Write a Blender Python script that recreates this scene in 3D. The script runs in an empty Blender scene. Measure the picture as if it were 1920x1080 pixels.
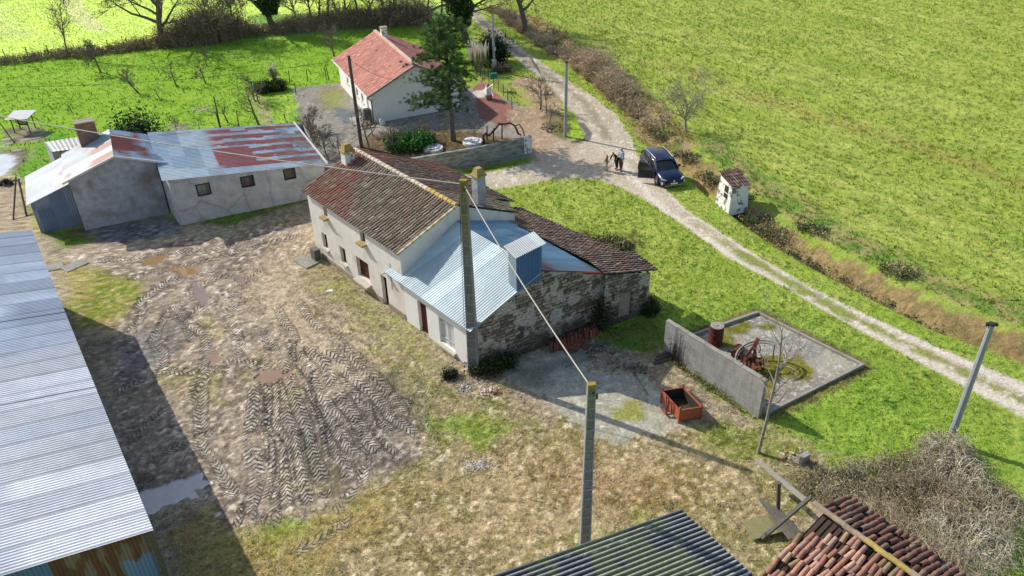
import bpy, math, random
import numpy as np
from mathutils import Vector, Matrix
random.seed(7); RNG = np.random.default_rng(7)
scene = bpy.context.scene
COL = scene.collection
# ------------------------------------------------------------------ camera model (metres, z up)
CAM_H = 25.0; FPX = 1550.0; PITCH = math.radians(33.03); ROLL = math.radians(-1.35)
_fw = np.array([0, math.cos(PITCH), -math.sin(PITCH)]); _rt = np.array([1, 0, 0.]); _up = np.cross(_rt, _fw)
RM = np.array([math.cos(ROLL)*_rt+math.sin(ROLL)*_up, -math.sin(ROLL)*_rt+math.cos(ROLL)*_up, _fw])
def at(x, y, z=0.0):
    """survey point: the place at height z seen at a position of the photograph"""
    d = RM.T @ np.array([(x-960)/FPX, -(y-540)/FPX, 1.])
    t = (z-CAM_H)/d[2]
    return np.array([0, 0, CAM_H]) + t*d
def atg(x, y): p = at(x, y); return (float(p[0]), float(p[1]))
cam = bpy.data.cameras.new("camera"); co = bpy.data.objects.new("camera", cam); COL.objects.link(co)
cam.sensor_width = 36; cam.lens = FPX/1920*36; cam.clip_start = .1; cam.clip_end = 6000
M4 = Matrix.Identity(4)
for i in range(3):
    M4[i][0] = RM[0][i]; M4[i][1] = RM[1][i]; M4[i][2] = -RM[2][i]
M4[2][3] = CAM_H
co.matrix_world = M4; scene.camera = co
# ------------------------------------------------------------------ light
SUN_AZ = math.radians(149); SUN_EL = math.radians(37)
sd = Vector((math.cos(SUN_AZ)*math.cos(SUN_EL), math.sin(SUN_AZ)*math.cos(SUN_EL), math.sin(SUN_EL)))
sl = bpy.data.lights.new("sun", 'SUN'); sl.energy = 4.7; sl.angle = math.radians(.5); sl.color = (1, .95, .87)
so = bpy.data.objects.new("sun", sl); COL.objects.link(so); so.rotation_euler = sd.to_track_quat('Z', 'Y').to_euler()
w = bpy.data.worlds.new("World"); scene.world = w; w.use_nodes = True
nt = w.node_tree; bg = nt.nodes['Background']; sky = nt.nodes.new('ShaderNodeTexSky'); sky.sky_type = 'NISHITA'
sky.sun_disc = False; sky.sun_elevation = SUN_EL; sky.sun_rotation = math.pi/2-SUN_AZ; sky.air_density = 1.2; sky.dust_density = 1.5
nt.links.new(sky.outputs[0], bg.inputs[0]); bg.inputs[1].default_value = .15
scene.view_settings.view_transform = 'Standard'; scene.view_settings.look = 'None'; scene.view_settings.exposure = 0
# ------------------------------------------------------------------ colour
def lin(v): v /= 255.; return v/12.92 if v <= .04045 else ((v+.055)/1.055)**2.4
def S(r, g, b, k=1.0): return np.array([lin(r)*k, lin(g)*k, lin(b)*k])
# ------------------------------------------------------------------ numpy noise
def vnoise(x, y, seed=0):
    xi = np.floor(x).astype(np.int64); yi = np.floor(y).astype(np.int64); fx = x-xi; fy = y-yi
    fx = fx*fx*(3-2*fx); fy = fy*fy*(3-2*fy)
    def h(a, b):
        n = (a*374761393+b*668265263+seed*974634777) & 0xffffffff
        n = ((n ^ (n >> 13))*1274126177) & 0xffffffff
        return ((n ^ (n >> 16)) & 0xffff)/65535.
    return (h(xi, yi)*(1-fx)+h(xi+1, yi)*fx)*(1-fy)+(h(xi, yi+1)*(1-fx)+h(xi+1, yi+1)*fx)*fy
def fbm(x, y, sc, octv=4, seed=0, gain=.55):
    x = np.asarray(x, float)*sc; y = np.asarray(y, float)*sc; s = 0; a = 1; t = 0
    for i in range(octv):
        s = s+a*vnoise(x, y, seed+i*17); t += a; a *= gain; x = x*2.03+11.3; y = y*2.03-7.1
    return s/t
def sstep(a, b, x): t = np.clip((x-a)/(b-a), 0, 1); return t*t*(3-2*t)
# ------------------------------------------------------------------ materials
MATS = {}
def mat(name, col=(.5, .5, .5), rough=.8, metal=0, attr=False, nscale=6, namp=.25, bump=.2, bscale=None, spec=.4, streak=0, dirt=None, coat=0, bdist=.02):
    """one procedural principled material: base colour (or per-vertex paint) times two noises, with bump"""
    m = bpy.data.materials.new(name); m.use_nodes = True; n = m.node_tree.nodes; l = m.node_tree.links; b = n['Principled BSDF']
    b.inputs['Roughness'].default_value = rough; b.inputs['Metallic'].default_value = metal; b.inputs['Specular IOR Level'].default_value = spec
    b.inputs['Coat Weight'].default_value = coat
    g = n.new('ShaderNodeNewGeometry')
    if attr: c = n.new('ShaderNodeAttribute'); c.attribute_name = 'Col'; base = c.outputs['Color']
    else: c = n.new('ShaderNodeRGB'); c.outputs[0].default_value = (*col, 1); base = c.outputs[0]
    t1 = n.new('ShaderNodeTexNoise'); t1.inputs['Scale'].default_value = nscale; t1.inputs['Detail'].default_value = 5; t1.inputs['Roughness'].default_value = .65
    src = g.outputs['Position']
    if streak:
        mp = n.new('ShaderNodeMapping'); mp.inputs['Scale'].default_value = (1, 1, streak); l.new(src, mp.inputs[0]); src2 = mp.outputs[0]
    else: src2 = src
    l.new(src2, t1.inputs['Vector'])
    r = n.new('ShaderNodeMapRange'); r.inputs['From Min'].default_value = .3; r.inputs['From Max'].default_value = .7
    r.inputs['To Min'].default_value = 1-namp; r.inputs['To Max'].default_value = 1+namp; l.new(t1.outputs['Fac'], r.inputs[0])
    mx = n.new('ShaderNodeMix'); mx.data_type = 'RGBA'; mx.blend_type = 'MULTIPLY'; mx.inputs[0].default_value = 1
    l.new(base, mx.inputs[6]); l.new(r.outputs[0], mx.inputs[7]); out = mx.outputs[2]
    if dirt:   # (colour, scale, threshold, softness)
        t2 = n.new('ShaderNodeTexNoise'); t2.inputs['Scale'].default_value = dirt[1]; t2.inputs['Detail'].default_value = 6; l.new(src2, t2.inputs['Vector'])
        r2 = n.new('ShaderNodeMapRange'); r2.inputs['From Min'].default_value = dirt[2]; r2.inputs['From Max'].default_value = dirt[2]+dirt[3]; r2.inputs['To Max'].default_value = .9; l.new(t2.outputs['Fac'], r2.inputs[0])
        m2 = n.new('ShaderNodeMix'); m2.data_type = 'RGBA'; l.new(r2.outputs[0], m2.inputs[0]); l.new(out, m2.inputs[6]); m2.inputs[7].default_value = (*dirt[0], 1); out = m2.outputs[2]
    l.new(out, b.inputs['Base Color'])
    if bump:
        t3 = n.new('ShaderNodeTexNoise'); t3.inputs['Scale'].default_value = bscale or nscale*3; t3.inputs['Detail'].default_value = 4; l.new(src, t3.inputs['Vector'])
        bp = n.new('ShaderNodeBump'); bp.inputs['Strength'].default_value = bump; bp.inputs['Distance'].default_value = bdist; l.new(t3.outputs['Fac'], bp.inputs['Height']); l.new(bp.outputs[0], b.inputs['Normal'])
    MATS[name] = m; return m
def glass_mat(name, col=(.02, .03, .04)):
    m = mat(name, col, .08, 0, nscale=2, namp=.1, bump=0, spec=.6); return m
# ------------------------------------------------------------------ mesh builder; all vertices are world metres
ORG = {}
class MB:
    def __init__(s): s.v = []; s.f = []; s.c = []; s.uv = []; s.col = (.5, .5, .5)
    def add(s, vs, fs, col=None, uv=None):
        o = len(s.v); s.v.extend([tuple(float(q) for q in p) for p in vs]); s.f.extend([tuple(i+o for i in f) for f in fs])
        c = tuple(col) if col is not None else s.col; s.c.extend([c]*len(vs)); s.uv.extend(uv if uv else [(0, 0)]*len(vs)); return s
    def quad(s, a, b, c, d, col=None, uv=None): return s.add([a, b, c, d], [(0, 1, 2, 3)], col, uv)
    def hexa(s, lo, hi, col=None):
        """prism between bottom loop and top loop of the same length"""
        n = len(lo); fs = [tuple(range(n))[::-1], tuple(range(n, 2*n))]+[(i, (i+1) % n, n+(i+1) % n, n+i) for i in range(n)]
        return s.add(list(lo)+list(hi), fs, col)
    def box(s, c, size, rz=0, col=None, taper=1, tilt=None):
        x, y, z = size[0]/2, size[1]/2, size[2]; cs, sn = math.cos(rz), math.sin(rz); vs = []
        for zz, k in ((0, 1), (z, taper)):
            for a, b in ((-x, -y), (x, -y), (x, y), (-x, y)):
                a *= k; b *= k; p = Vector((a*cs-b*sn, a*sn+b*cs, zz))
                if tilt: p = tilt @ p
                vs.append((c[0]+p.x, c[1]+p.y, c[2]+p.z))
        return s.add(vs, [(3, 2, 1, 0), (4, 5, 6, 7), (0, 1, 5, 4), (1, 2, 6, 5), (2, 3, 7, 6), (3, 0, 4, 7)], col)
    def tube(s, pts, rad, k=6, col=None, cap=True):
        pts = [Vector([float(q) for q in p]) for p in pts]; n = len(pts)
        if not hasattr(rad, '__len__'): rad = [rad]*n
        vs = []; prev = None
        for i, p in enumerate(pts):
            d = (pts[min(i+1, n-1)]-pts[max(i-1, 0)]).normalized()
            a = (Vector((0, 0, 1)) if abs(d.z) < .9 else Vector((1, 0, 0))) if prev is None else prev
            x = (a-d*a.dot(d)); x = x.normalized() if x.length > 1e-5 else d.orthogonal().normalized(); y = d.cross(x); prev = x
            for j in range(k):
                t = 2*math.pi*j/k; q = p+(x*math.cos(t)+y*math.sin(t))*rad[i]; vs.append(q[:])
        fs = [(i*k+j, i*k+(j+1) % k, (i+1)*k+(j+1) % k, (i+1)*k+j) for i in range(n-1) for j in range(k)]
        if cap: fs += [tuple(range(k))[::-1], tuple(range((n-1)*k, n*k))]
        return s.add(vs, fs, col)
    def beam(s, a, b, wd, ht, col=None):
        """rectangular bar from a to b"""
        a = Vector(a); b = Vector(b); d = (b-a).normalized(); x = d.cross(Vector((0, 0, 1)))
        x = x.normalized() if x.length > 1e-4 else Vector((1, 0, 0)); y = x.cross(d)
        c = [(-1, -1), (1, -1), (1, 1), (-1, 1)]
        lo = [(a+x*i*wd/2+y*j*ht/2)[:] for i, j in c]; hi = [(b+x*i*wd/2+y*j*ht/2)[:] for i, j in c]
        return s.hexa(lo, hi, col)
    def blob(s, c, r, seed=0, col=None, n=8, rough=.25):
        rr = random.Random(seed); vs = []; fs = []
        for i in range(n//2+1):
            for j in range(n):
                th = math.pi*i/(n//2); ph = 2*math.pi*j/n; k = 1+rr.uniform(-rough, rough)
                vs.append((c[0]+r[0]*k*math.sin(th)*math.cos(ph), c[1]+r[1]*k*math.sin(th)*math.sin(ph), c[2]+r[2]*k*math.cos(th)))
        for i in range(n//2):
            for j in range(n): fs.append((i*n+j, (i+1)*n+j, (i+1)*n+(j+1) % n, i*n+(j+1) % n))
        return s.add(vs, fs, col)
    def build(s, name, m, parent=None, smooth=False, org=None, uv=False):
        o = ORG.get(parent.name, (0, 0, 0)) if parent else (tuple(float(q) for q in org)+(0,)*(3-len(org)) if org is not None else (0, 0, 0))
        me = bpy.data.meshes.new(name); me.from_pydata([(p[0]-o[0], p[1]-o[1], p[2]-o[2]) for p in s.v], [], s.f)
        ob = bpy.data.objects.new(name, me); COL.objects.link(ob); me.materials.append(MATS[m] if isinstance(m, str) else m)
        ca = me.color_attributes.new('Col', 'FLOAT_COLOR', 'POINT'); ca.data.foreach_set('color', np.array([(*c, 1) for c in s.c], 'f').ravel())
        if uv:
            u = me.uv_layers.new(name='UVMap'); a = np.array(s.uv, 'f'); li = np.empty(len(me.loops), 'i'); me.loops.foreach_get('vertex_index', li); u.data.foreach_set('uv', a[li].ravel())
        if smooth: me.polygons.foreach_set('use_smooth', [True]*len(me.polygons))
        if parent: ob.parent = parent
        else: ob.location = o
        ORG[ob.name] = tuple(o); return ob
def npmesh(name, V, F, C, m, parent=None, org=(0, 0, 0), smooth=False, attrs=None):
    """quick mesh from numpy arrays; F is (n,3) or (n,4)"""
    o = np.array(ORG.get(parent.name, (0, 0, 0)) if parent else org)
    me = bpy.data.meshes.new(name); V = np.asarray(V, float)-o; k = F.shape[1]
    me.vertices.add(len(V)); me.vertices.foreach_set('co', V.astype('f').ravel())
    me.loops.add(F.size); me.loops.foreach_set('vertex_index', F.astype('i').ravel())
    me.polygons.add(len(F)); me.polygons.foreach_set('loop_start', np.arange(0, F.size, k, dtype='i')); me.polygons.foreach_set('loop_total', np.full(len(F), k, 'i'))
    me.update(calc_edges=True)
    if C is not None:
        ca = me.color_attributes.new('Col', 'FLOAT_COLOR', 'POINT'); ca.data.foreach_set('color', np.c_[C, np.ones(len(V))].astype('f').ravel())
    for k2, a in (attrs or {}).items():
        at_ = me.attributes.new(k2, 'FLOAT', 'POINT'); at_.data.foreach_set('value', a.astype('f'))
    me.polygons.foreach_set('use_smooth', np.full(len(F), smooth))
    ob = bpy.data.objects.new(name, me); COL.objects.link(ob); me.materials.append(MATS[m])
    if parent: ob.parent = parent
    else: ob.location = tuple(o)
    ORG[ob.name] = tuple(o); return ob
def tag(o, label=None, cat=None, group=None, kind=None):
    if label: o['label'] = label
    if cat: o['category'] = cat
    if group: o['group'] = group
    if kind: o['kind'] = kind
    return o
def thing(name, loc, label, cat, group=None):
    o = bpy.data.objects.new(name, None); COL.objects.link(o); o.location = tuple(float(q) for q in loc); o.empty_display_size = .3
    ORG[o.name] = tuple(o.location); return tag(o, label, cat, group)
def copy_tree(o, parent=None):
    c = o.copy(); COL.objects.link(c); ORG[c.name] = ORG.get(o.name, (0, 0, 0))
    if parent: c.parent = parent
    for ch in list(o.children): copy_tree(ch, c)
    return c
class Frame:
    def __init__(s, o, ang, side=1):
        a = math.radians(ang); s.o = np.array([o[0], o[1], 0.]); s.U = np.array([math.cos(a), math.sin(a), 0]); s.V = np.array([s.U[1], -s.U[0], 0])*side; s.a = a
    def __call__(s, u, v, z=0): return s.o+s.U*u+s.V*v+np.array([0, 0, z])
def wall(mb, A, B, top, ops=(), depth=.22, z0=-.4, nrm=None, brks=(), col=None):
    """wall sheet from A to B (2D) with real openings and reveals; top is a function of the distance; nrm is outward"""
    A = np.array([A[0], A[1], 0.]); B = np.array([B[0], B[1], 0.]); L = np.linalg.norm(B-A); d = (B-A)/L
    if not callable(top): tv = top; top = lambda x: tv
    xs = sorted(set([0, L]+[x for o in ops for x in o[:2]]+[b for b in brks if 0 < b < L]))
    P = lambda x, z, k=0: A+d*x+np.array([0, 0, z])-np.array([*nrm[:2], 0])*k
    for x0, x1 in zip(xs[:-1], xs[1:]):
        xm = (x0+x1)/2; here = sorted([o for o in ops if o[0] <= xm <= o[1]], key=lambda o: o[2]); z = z0
        for o in here:
            mb.quad(P(x0, z), P(x1, z), P(x1, o[2]), P(x0, o[2]), col, [(x0, z), (x1, z), (x1, o[2]), (x0, o[2])]); z = o[3]
        mb.quad(P(x0, z), P(x1, z), P(x1, top(x1)), P(x0, top(x0)), col, [(x0, z), (x1, z), (x1, top(x1)), (x0, top(x0))])
    for o in ops:
        a, b, c, e = o[:4]
        for q in (((a, c), (a, e)), ((b, e), (b, c)), ((a, e), (b, e)), ((b, c), (a, c))):
            (x0, q0), (x1, q1) = q; mb.quad(P(x0, q0), P(x1, q1), P(x1, q1, depth), P(x0, q0, depth), col, [(x0, q0), (x1, q1), (x1+.1, q1), (x0+.1, q0)])
    return P
def sheet(name, m, c00, c10, c01, c11, per, amp, colf, rows=1, step=0, kind='sine', spp=6, parent=None, rowlen=None, sag=0, thick=True):
    """roofing surface: waves run from the c0* edge to the c1* edge... c00->c10 crosses the waves, c00->c01 runs up them"""
    c00, c10, c01, c11 = [np.array(c, float) for c in (c00, c10, c01, c11)]
    L = (np.linalg.norm(c10-c00)+np.linalg.norm(c11-c01))/2; W = (np.linalg.norm(c01-c00)+np.linalg.norm(c11-c10))/2
    nw = max(2, round(L/per)); nx = nw*spp+1; a = np.linspace(0, 1, nx)
    if rowlen: rows = max(1, round(W/rowlen))
    bs = []; rowid = []; st = []
    for r in range(rows):
        bs += [r/rows+(.0005 if r else 0), (r+.5)/rows, (r+1)/rows]; rowid += [r]*3; st += [step, step*.5, 0]
    bs = np.array(bs); rowid = np.array(rowid); st = np.array(st)
    ph = a*nw
    if kind == 'tile': pr = (np.abs(np.sin(np.pi*ph))**.8)*amp
    elif kind == 'rib': pr = np.where((ph % 1) < .2, amp, 0)
    else: pr = (np.cos(2*np.pi*ph)*.5+.5)*amp
    n = np.cross(c10-c00, c01-c00); n /= np.linalg.norm(n); n = n if n[2] > 0 or (abs(n[2]) < .05) else -n
    Aa, Bb = np.meshgrid(a, bs); V = (c00*((1-Aa)*(1-Bb))[..., None]+c10*(Aa*(1-Bb))[..., None]+c01*((1-Aa)*Bb)[..., None]+c11*(Aa*Bb)[..., None])
    h = pr[None, :]+st[:, None]
    if kind == 'tile':
        ci = np.minimum(ph.astype(int), nw-1); jit = RNG.uniform(-.5, .5, (rows, nw))[rowid][:, ci]; h = h*(1+.25*jit)+jit*.012
    V = V+n*h[..., None]
    if sag: V[..., 2] -= sag*(np.sin(np.pi*Aa)+.5*np.sin(5.1*Aa+2))*(.3+np.sin(np.pi*Bb))
    col = colf(Aa*L, Bb*W, np.minimum((Aa*nw).astype(int), nw-1), np.broadcast_to(rowid[:, None], Aa.shape), np.broadcast_to((pr/amp)[None, :], Aa.shape))
    ny = len(bs); I = np.arange(nx*ny).reshape(ny, nx); F = np.stack([I[:-1, :-1], I[:-1, 1:], I[1:, 1:], I[1:, :-1]], -1).reshape(-1, 4)
    return npmesh(name, V.reshape(-1, 3), F, np.clip(col.reshape(-1, 3), 0, 1), m, parent)
def pick(pal, wts, shape_ids, seed):
    """colour per tile from a palette; shape_ids = (col,row) int arrays"""
    h = ((shape_ids[0]*73856093) ^ (shape_ids[1]*19349663) ^ (seed*83492791)) & 0xffffffff
    h = ((h ^ (h >> 15))*2246822519) & 0xffffffff; r = ((h ^ (h >> 13)) & 0xffff)/65535.
    cw = np.cumsum(np.array(wts, float)); cw /= cw[-1]; ix = np.clip(np.searchsorted(cw, r), 0, len(pal)-1)
    r2 = ((h >> 3) & 0xff)/255.
    return np.array(pal)[ix]*(.8+.4*r2)[..., None]
# ================================================================== GROUND
def geo(a, b, s0, s1):
    """points from a to b with the spacing growing from s0 to s1"""
    o = [a]; s = s0; n = max(2, int(2*(b-a)/(s0+s1)))
    while o[-1] < b: o.append(o[-1]+s); s = min(s1, s*(1+(s1-s0)/max(1, n)/s0*.9)) if s1 > s0 else s
    return o
xi = np.arange(-16, 16, .085); xr = np.array(geo(16, 60, .1, .45)[1:]); xrr = np.array([62, 66, 72, 80, 95, 120, 180, 400, 1200, 4000.])
X = np.r_[-xrr[::-1], -xr[::-1], xi, xr, xrr]
Y = np.r_[[-3000, -500, -60, 0, 8, 11, 13], np.arange(14, 44, .085), np.array(geo(44, 120, .09, .42)[1:]), [122, 126, 132, 140, 155, 180, 240, 400, 900, 2000, 5000]]
GX, GY = np.meshgrid(X, Y); gx = GX.ravel(); gy = GY.ravel(); NV = len(gx)
def poly(px): return np.array([atg(*p) for p in px])
def sdist(P, x, y):
    """signed distance, positive inside"""
    P = np.asarray(P); best = np.full(x.shape, 1e9); ins = np.zeros(x.shape, bool); n = len(P)
    for i in range(n):
        ax, ay = P[i]; bx, by = P[(i+1) % n]; ex, ey = bx-ax, by-ay; L = ex*ex+ey*ey+1e-12
        t = np.clip(((x-ax)*ex+(y-ay)*ey)/L, 0, 1); best = np.minimum(best, np.hypot(x-ax-t*ex, y-ay-t*ey))
        c = ((ay > y) != (by > y)); xin = (bx-ax)*(y-ay)/(by-ay+1e-12)+ax; ins ^= c & (x < xin)
    return np.where(ins, best, -best)
def pdist(P, x, y):
    """distance to a polyline, arc length there, signed side"""
    best = np.full(x.shape, 1e9); S_ = np.zeros(x.shape); D = np.zeros(x.shape); acc = 0
    for i in range(len(P)-1):
        ax, ay = P[i]; bx, by = P[i+1]; ex, ey = bx-ax, by-ay; L = math.hypot(ex, ey)
        t = np.clip(((x-ax)*ex+(y-ay)*ey)/(L*L), 0, 1); d = np.hypot(x-ax-t*ex, y-ay-t*ey); sg = np.sign(ex*(y-ay)-ey*(x-ax))
        m = d < best; best = np.where(m, d, best); S_ = np.where(m, acc+t*L, S_); D = np.where(m, d*sg, D); acc += L
    return best, S_, D
near = (np.abs(gx) < 75) & (gy > 8) & (gy < 135)
nx_, ny_ = gx[near], gy[near]
N1 = fbm(nx_, ny_, .35, 5, 1); N2 = fbm(nx_, ny_, 1.3, 5, 2); N3 = fbm(nx_, ny_, 4.5, 4, 3); N4 = fbm(nx_, ny_, .09, 3, 4); N5 = fbm(nx_, ny_, 9.5, 2, 5)
def mix3(a, b, t): return a*(1-t)[:, None]+b*t[:, None]
K = 1.12
def Sg(*a): return S(*a, K)
n = len(nx_); cl = np.zeros(n, int)          # 0 field
Ccol = np.zeros((n, 3)); grass = np.ones(n); wet = np.zeros(n); zz = np.zeros(n)
# crop field to the right
_ra = at(1920, 345)-at(1250, 120); _ra /= np.linalg.norm(_ra); al_ = nx_*_ra[0]+ny_*_ra[1]; ac_ = -nx_*_ra[1]+ny_*_ra[0]
ST = fbm(al_*.12, ac_*1.5, 1.0, 4, 41); ST2 = fbm(al_*.5, ac_*4.5, 1.0, 3, 43)
Ccol[:] = Sg(138, 160, 54); Ccol = mix3(Ccol, np.tile(Sg(166, 180, 84), (n, 1)), sstep(.35, .7, N1*.3+ST*.7)*.7); Ccol = mix3(Ccol, np.tile(Sg(100, 134, 42), (n, 1)), sstep(.42, .7, ST2*.8+N2*.2)*.6)
row = fbm(nx_*.55+ny_*.30, ny_*.12-nx_*.2, 1.0, 3, 9); Ccol = mix3(Ccol, np.tile(Sg(140, 122, 66), (n, 1)), sstep(.55, .75, row*.5+ST*.5)*.2)
Ccol = mix3(Ccol, np.tile(Sg(92, 104, 44), (n, 1)), sstep(.6, .8, N3*.5+ST2*.5)*.22)
tr = poly([(1250, 120), (1400, 175), (1560, 225), (1720, 275), (1920, 345)]); d_, _, _ = pdist(tr, nx_, ny_)
Ccol = mix3(Ccol, np.tile(Sg(142, 112, 72), (n, 1)), (1-sstep(.4, 2.2, d_+(N2-.5)*2.5))*sstep(.4, .6, N3)*.45)
def layer(px, cA, cB=None, cC=None, soft=.25, warp=.8, k=None, g=None, w=None, amt=1, world=False, cBt=(.42, .6), h=None):
    """paint a region; returns its mask"""
    global Ccol, grass, wet, zz
    P = np.array(px) if world else poly(px)
    d = sdist(P, nx_, ny_)+(N2-.5)*warp+(N1-.5)*warp+(N3-.5)*warp*.35; m = sstep(-soft, soft, d)*amt
    c = np.tile(cA, (n, 1))
    if cB is not None: c = mix3(c, np.tile(cB, (n, 1)), sstep(*cBt, N2*.6+N1*.4))
    if cC is not None: c = mix3(c, np.tile(cC, (n, 1)), sstep(.55, .7, N3*.7+N2*.3))
    Ccol = mix3(Ccol, c, m)
    if k is not None: cl[m > .5] = k
    if g is not None: grass = grass*(1-m)+g*m
    if w is not None: wet = wet*(1-m)+w*m
    if h is not None: zz += h*m
    return m
BRT = Sg(196, 226, 8); 
layer([(-900, 150), (-300, 135), (0, 112), (300, 84), (560, 62), (760, 44), (890, 26), (915, 0), (940, -30), (700, -280), (-900, -280)], BRT, Sg(184, 220, 10), Sg(204, 228, 40), k=1, warp=.6)
for l0 in ([(118, -20), (128, 10), (148, 38), (178, 56)], [(136, -20), (146, 10), (166, 36), (196, 58)]):
    d_, _, _ = pdist(poly(l0), nx_, ny_); Ccol = mix3(Ccol, np.tile(Sg(205, 205, 120), (n, 1)), (1-sstep(.3, .9, d_+(N3-.5)*.8))*.75)
layer([(-30, 38), (70, 52), (75, 72), (0, 66), (-40, 60)], Sg(190, 190, 110), soft=2, warp=3, amt=.5)
layer([(-30, 5), (20, 10), (30, 40), (-20, 40)], Sg(190, 195, 110), soft=2, warp=3, amt=.5)
layer([(640, 20), (900, 8), (905, 30), (760, 52), (560, 70), (460, 72), (470, 30)], Sg(128, 176, 30), Sg(110, 160, 30), k=1, warp=1)
# orchard meadow
layer([(-500, 118), (0, 116), (300, 90), (560, 68), (760, 52), (850, 46), (880, 60), (930, 130), (885, 150), (640, 160), (560, 165), (520, 250), (60, 300), (-500, 360)], Sg(122, 162, 22), Sg(138, 172, 36), Sg(88, 130, 18), k=2, warp=.5)
layer([(-40, 315), (60, 300), (60, 250), (130, 245), (150, 290), (60, 345), (-40, 345)], Sg(96, 150, 20), Sg(120, 150, 50), k=2, warp=.6)
for q in ([(360, 200), (395, 198), (400, 210), (370, 212)], [(318, 232), (362, 232), (370, 248), (310, 248)], [(15, 245), (90, 238), (95, 258), (20, 272)], [(5, 283), (45, 278), (52, 300), (20, 330), (-20, 340)]):
    layer(q, Sg(136, 124, 104), Sg(100, 92, 76), Sg(170, 165, 155), soft=.5, warp=1.6, g=.3, amt=.95)
# strip of garden path and gravel around the bungalow
layer([(520, 170), (560, 165), (580, 240), (520, 250)], Sg(150, 180, 50), Sg(120, 160, 40), k=2, warp=.5)
layer([(468, 175), (500, 180), (520, 235), (490, 240)], Sg(168, 158, 116), Sg(130, 140, 70), soft=.4, warp=.8, amt=.8, g=.5)
layer([(548, 165), (640, 155), (645, 150), (720, 200), (900, 160), (1000, 210), (1040, 262), (1000, 300), (750, 330), (600, 320), (565, 230)], Sg(138, 132, 124), Sg(120, 114, 104), Sg(156, 148, 132), k=3, warp=.5, g=.1)
layer([(590, 168), (650, 165), (655, 205), (610, 205)], Sg(128, 138, 70), Sg(132, 120, 88), soft=.6, warp=1.5, amt=.85, g=.6)
layer([(625, 200), (672, 205), (690, 240), (640, 232)], Sg(110, 116, 120), Sg(96, 102, 108), soft=.5, warp=.8, amt=.9)
layer([(690, 250), (880, 245), (985, 262), (1000, 262), (860, 300), (740, 300), (660, 285)], Sg(108, 90, 70), Sg(84, 68, 52), Sg(120, 116, 60), soft=.3, warp=.8, g=.3)
layer([(885, 165), (905, 150), (965, 205), (955, 240), (900, 222)], Sg(138, 98, 88), Sg(126, 88, 80), soft=.12, warp=.1, g=0)
layer([(885, 172), (920, 165), (925, 180), (888, 184)], Sg(190, 182, 170), soft=.1, warp=.1, g=0)
layer([(905, 145), (960, 120), (985, 150), (965, 190), (940, 175)], Sg(140, 160, 60), Sg(120, 140, 50), k=0, warp=.8)
# lawn between farmhouse and road and beyond
LAWN = [(930, 356), (1000, 345), (1050, 332), (1125, 338), (1200, 372), (1280, 422), (1360, 482), (1450, 527), (1560, 592), (1700, 667), (1920, 785), (2200, 920), (2200, 1300), (1500, 1300), (1000, 800), (900, 500)]
layer(LAWN, Sg(128, 152, 46), Sg(152, 170, 68), Sg(94, 126, 34), k=4, warp=.2)
layer([(1100, 600), (1250, 610), (1420, 560), (1700, 690), (1920, 830), (1920, 1100), (1500, 1100), (1400, 800)], Sg(112, 150, 34), Sg(132, 164, 46), Sg(80, 120, 24), soft=2.5, warp=3, amt=.85)
layer([(870, 320), (960, 298), (1010, 290), (1012, 300), (940, 316), (880, 330)], Sg(90, 134, 30), Sg(110, 120, 50), soft=.4, k=4, warp=.8)
layer([(1085, 432), (1180, 440), (1190, 470), (1130, 482), (1080, 455)], Sg(110, 92, 60), Sg(80, 80, 40), soft=.7, warp=1.8, amt=.85)
layer([(1205, 590), (1100, 640), (1050, 680), (1260, 700), (1290, 640), (1230, 610)], Sg(92, 124, 34), Sg(110, 116, 50), Sg(70, 96, 28), soft=.8, warp=1.6, amt=.9)
# dirt drive to the bungalow
DRT = Sg(158, 136, 112)
layer([(955, 150), (1000, 140), (1045, 170), (1055, 215), (1040, 240), (1060, 262), (1100, 266), (1140, 330), (1040, 332), (1000, 300), (960, 240), (950, 205), (985, 195)], DRT, Sg(142, 122, 98), Sg(176, 158, 134), k=3, warp=.9, soft=.4, g=.12)
layer([(960, 175), (975, 165), (1000, 195), (985, 205)], Sg(138, 154, 56), soft=.6, warp=1.2, amt=.7, g=.8)
# roads
ROAD = [(868, 6), (880, 20), (886, 36), (935, 82), (985, 124), (1030, 160), (1058, 192), (1082, 222), (1098, 262), (1060, 285), (1000, 288), (1015, 303), (940, 318), (880, 330), (820, 330), (860, 360), (940, 352), (1000, 343), (1048, 330), (1120, 336), (1165, 352), (1205, 372), (1282, 422), (1362, 482), (1452, 527), (1562, 592), (1702, 667), (1922, 785), (2200, 935), (2200, 870), (1920, 716), (1750, 646), (1600, 578), (1500, 526), (1400, 466), (1292, 396), (1244, 350), (1200, 298), (1184, 256), (1158, 216), (1120, 186), (1062, 148), (985, 95), (908, 34), (898, 20), (884, 6)]
RM_ = layer(ROAD, Sg(184, 172, 152), Sg(168, 156, 136), Sg(200, 190, 172), k=5, soft=.12, warp=.18, g=.02)
rc = poly([(1180, 300), (1262, 390), (1400, 482), (1500, 540), (1600, 596), (1780, 684), (1990, 784)]); d_, s_, _ = pdist(rc, nx_, ny_)
Ccol = mix3(Ccol, np.tile(Sg(206, 198, 184), (n, 1)), (1-sstep(.1, .5, np.abs(d_-.75)))*RM_*.6)
gm = (1-sstep(.1, .4, d_+(N2-.5)*1.3))*sstep(8, 15, s_)*sstep(.32, .44, N1*.5+N2*.5)*RM_; Ccol = mix3(Ccol, np.tile(Sg(128, 136, 64), (n, 1)), gm*.95); grass = np.maximum(grass, gm)
rc2 = poly([(880, 10), (896, 34), (960, 92), (1025, 138), (1100, 195), (1140, 260)]); d_, s_, _ = pdist(rc2, nx_, ny_)
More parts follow.
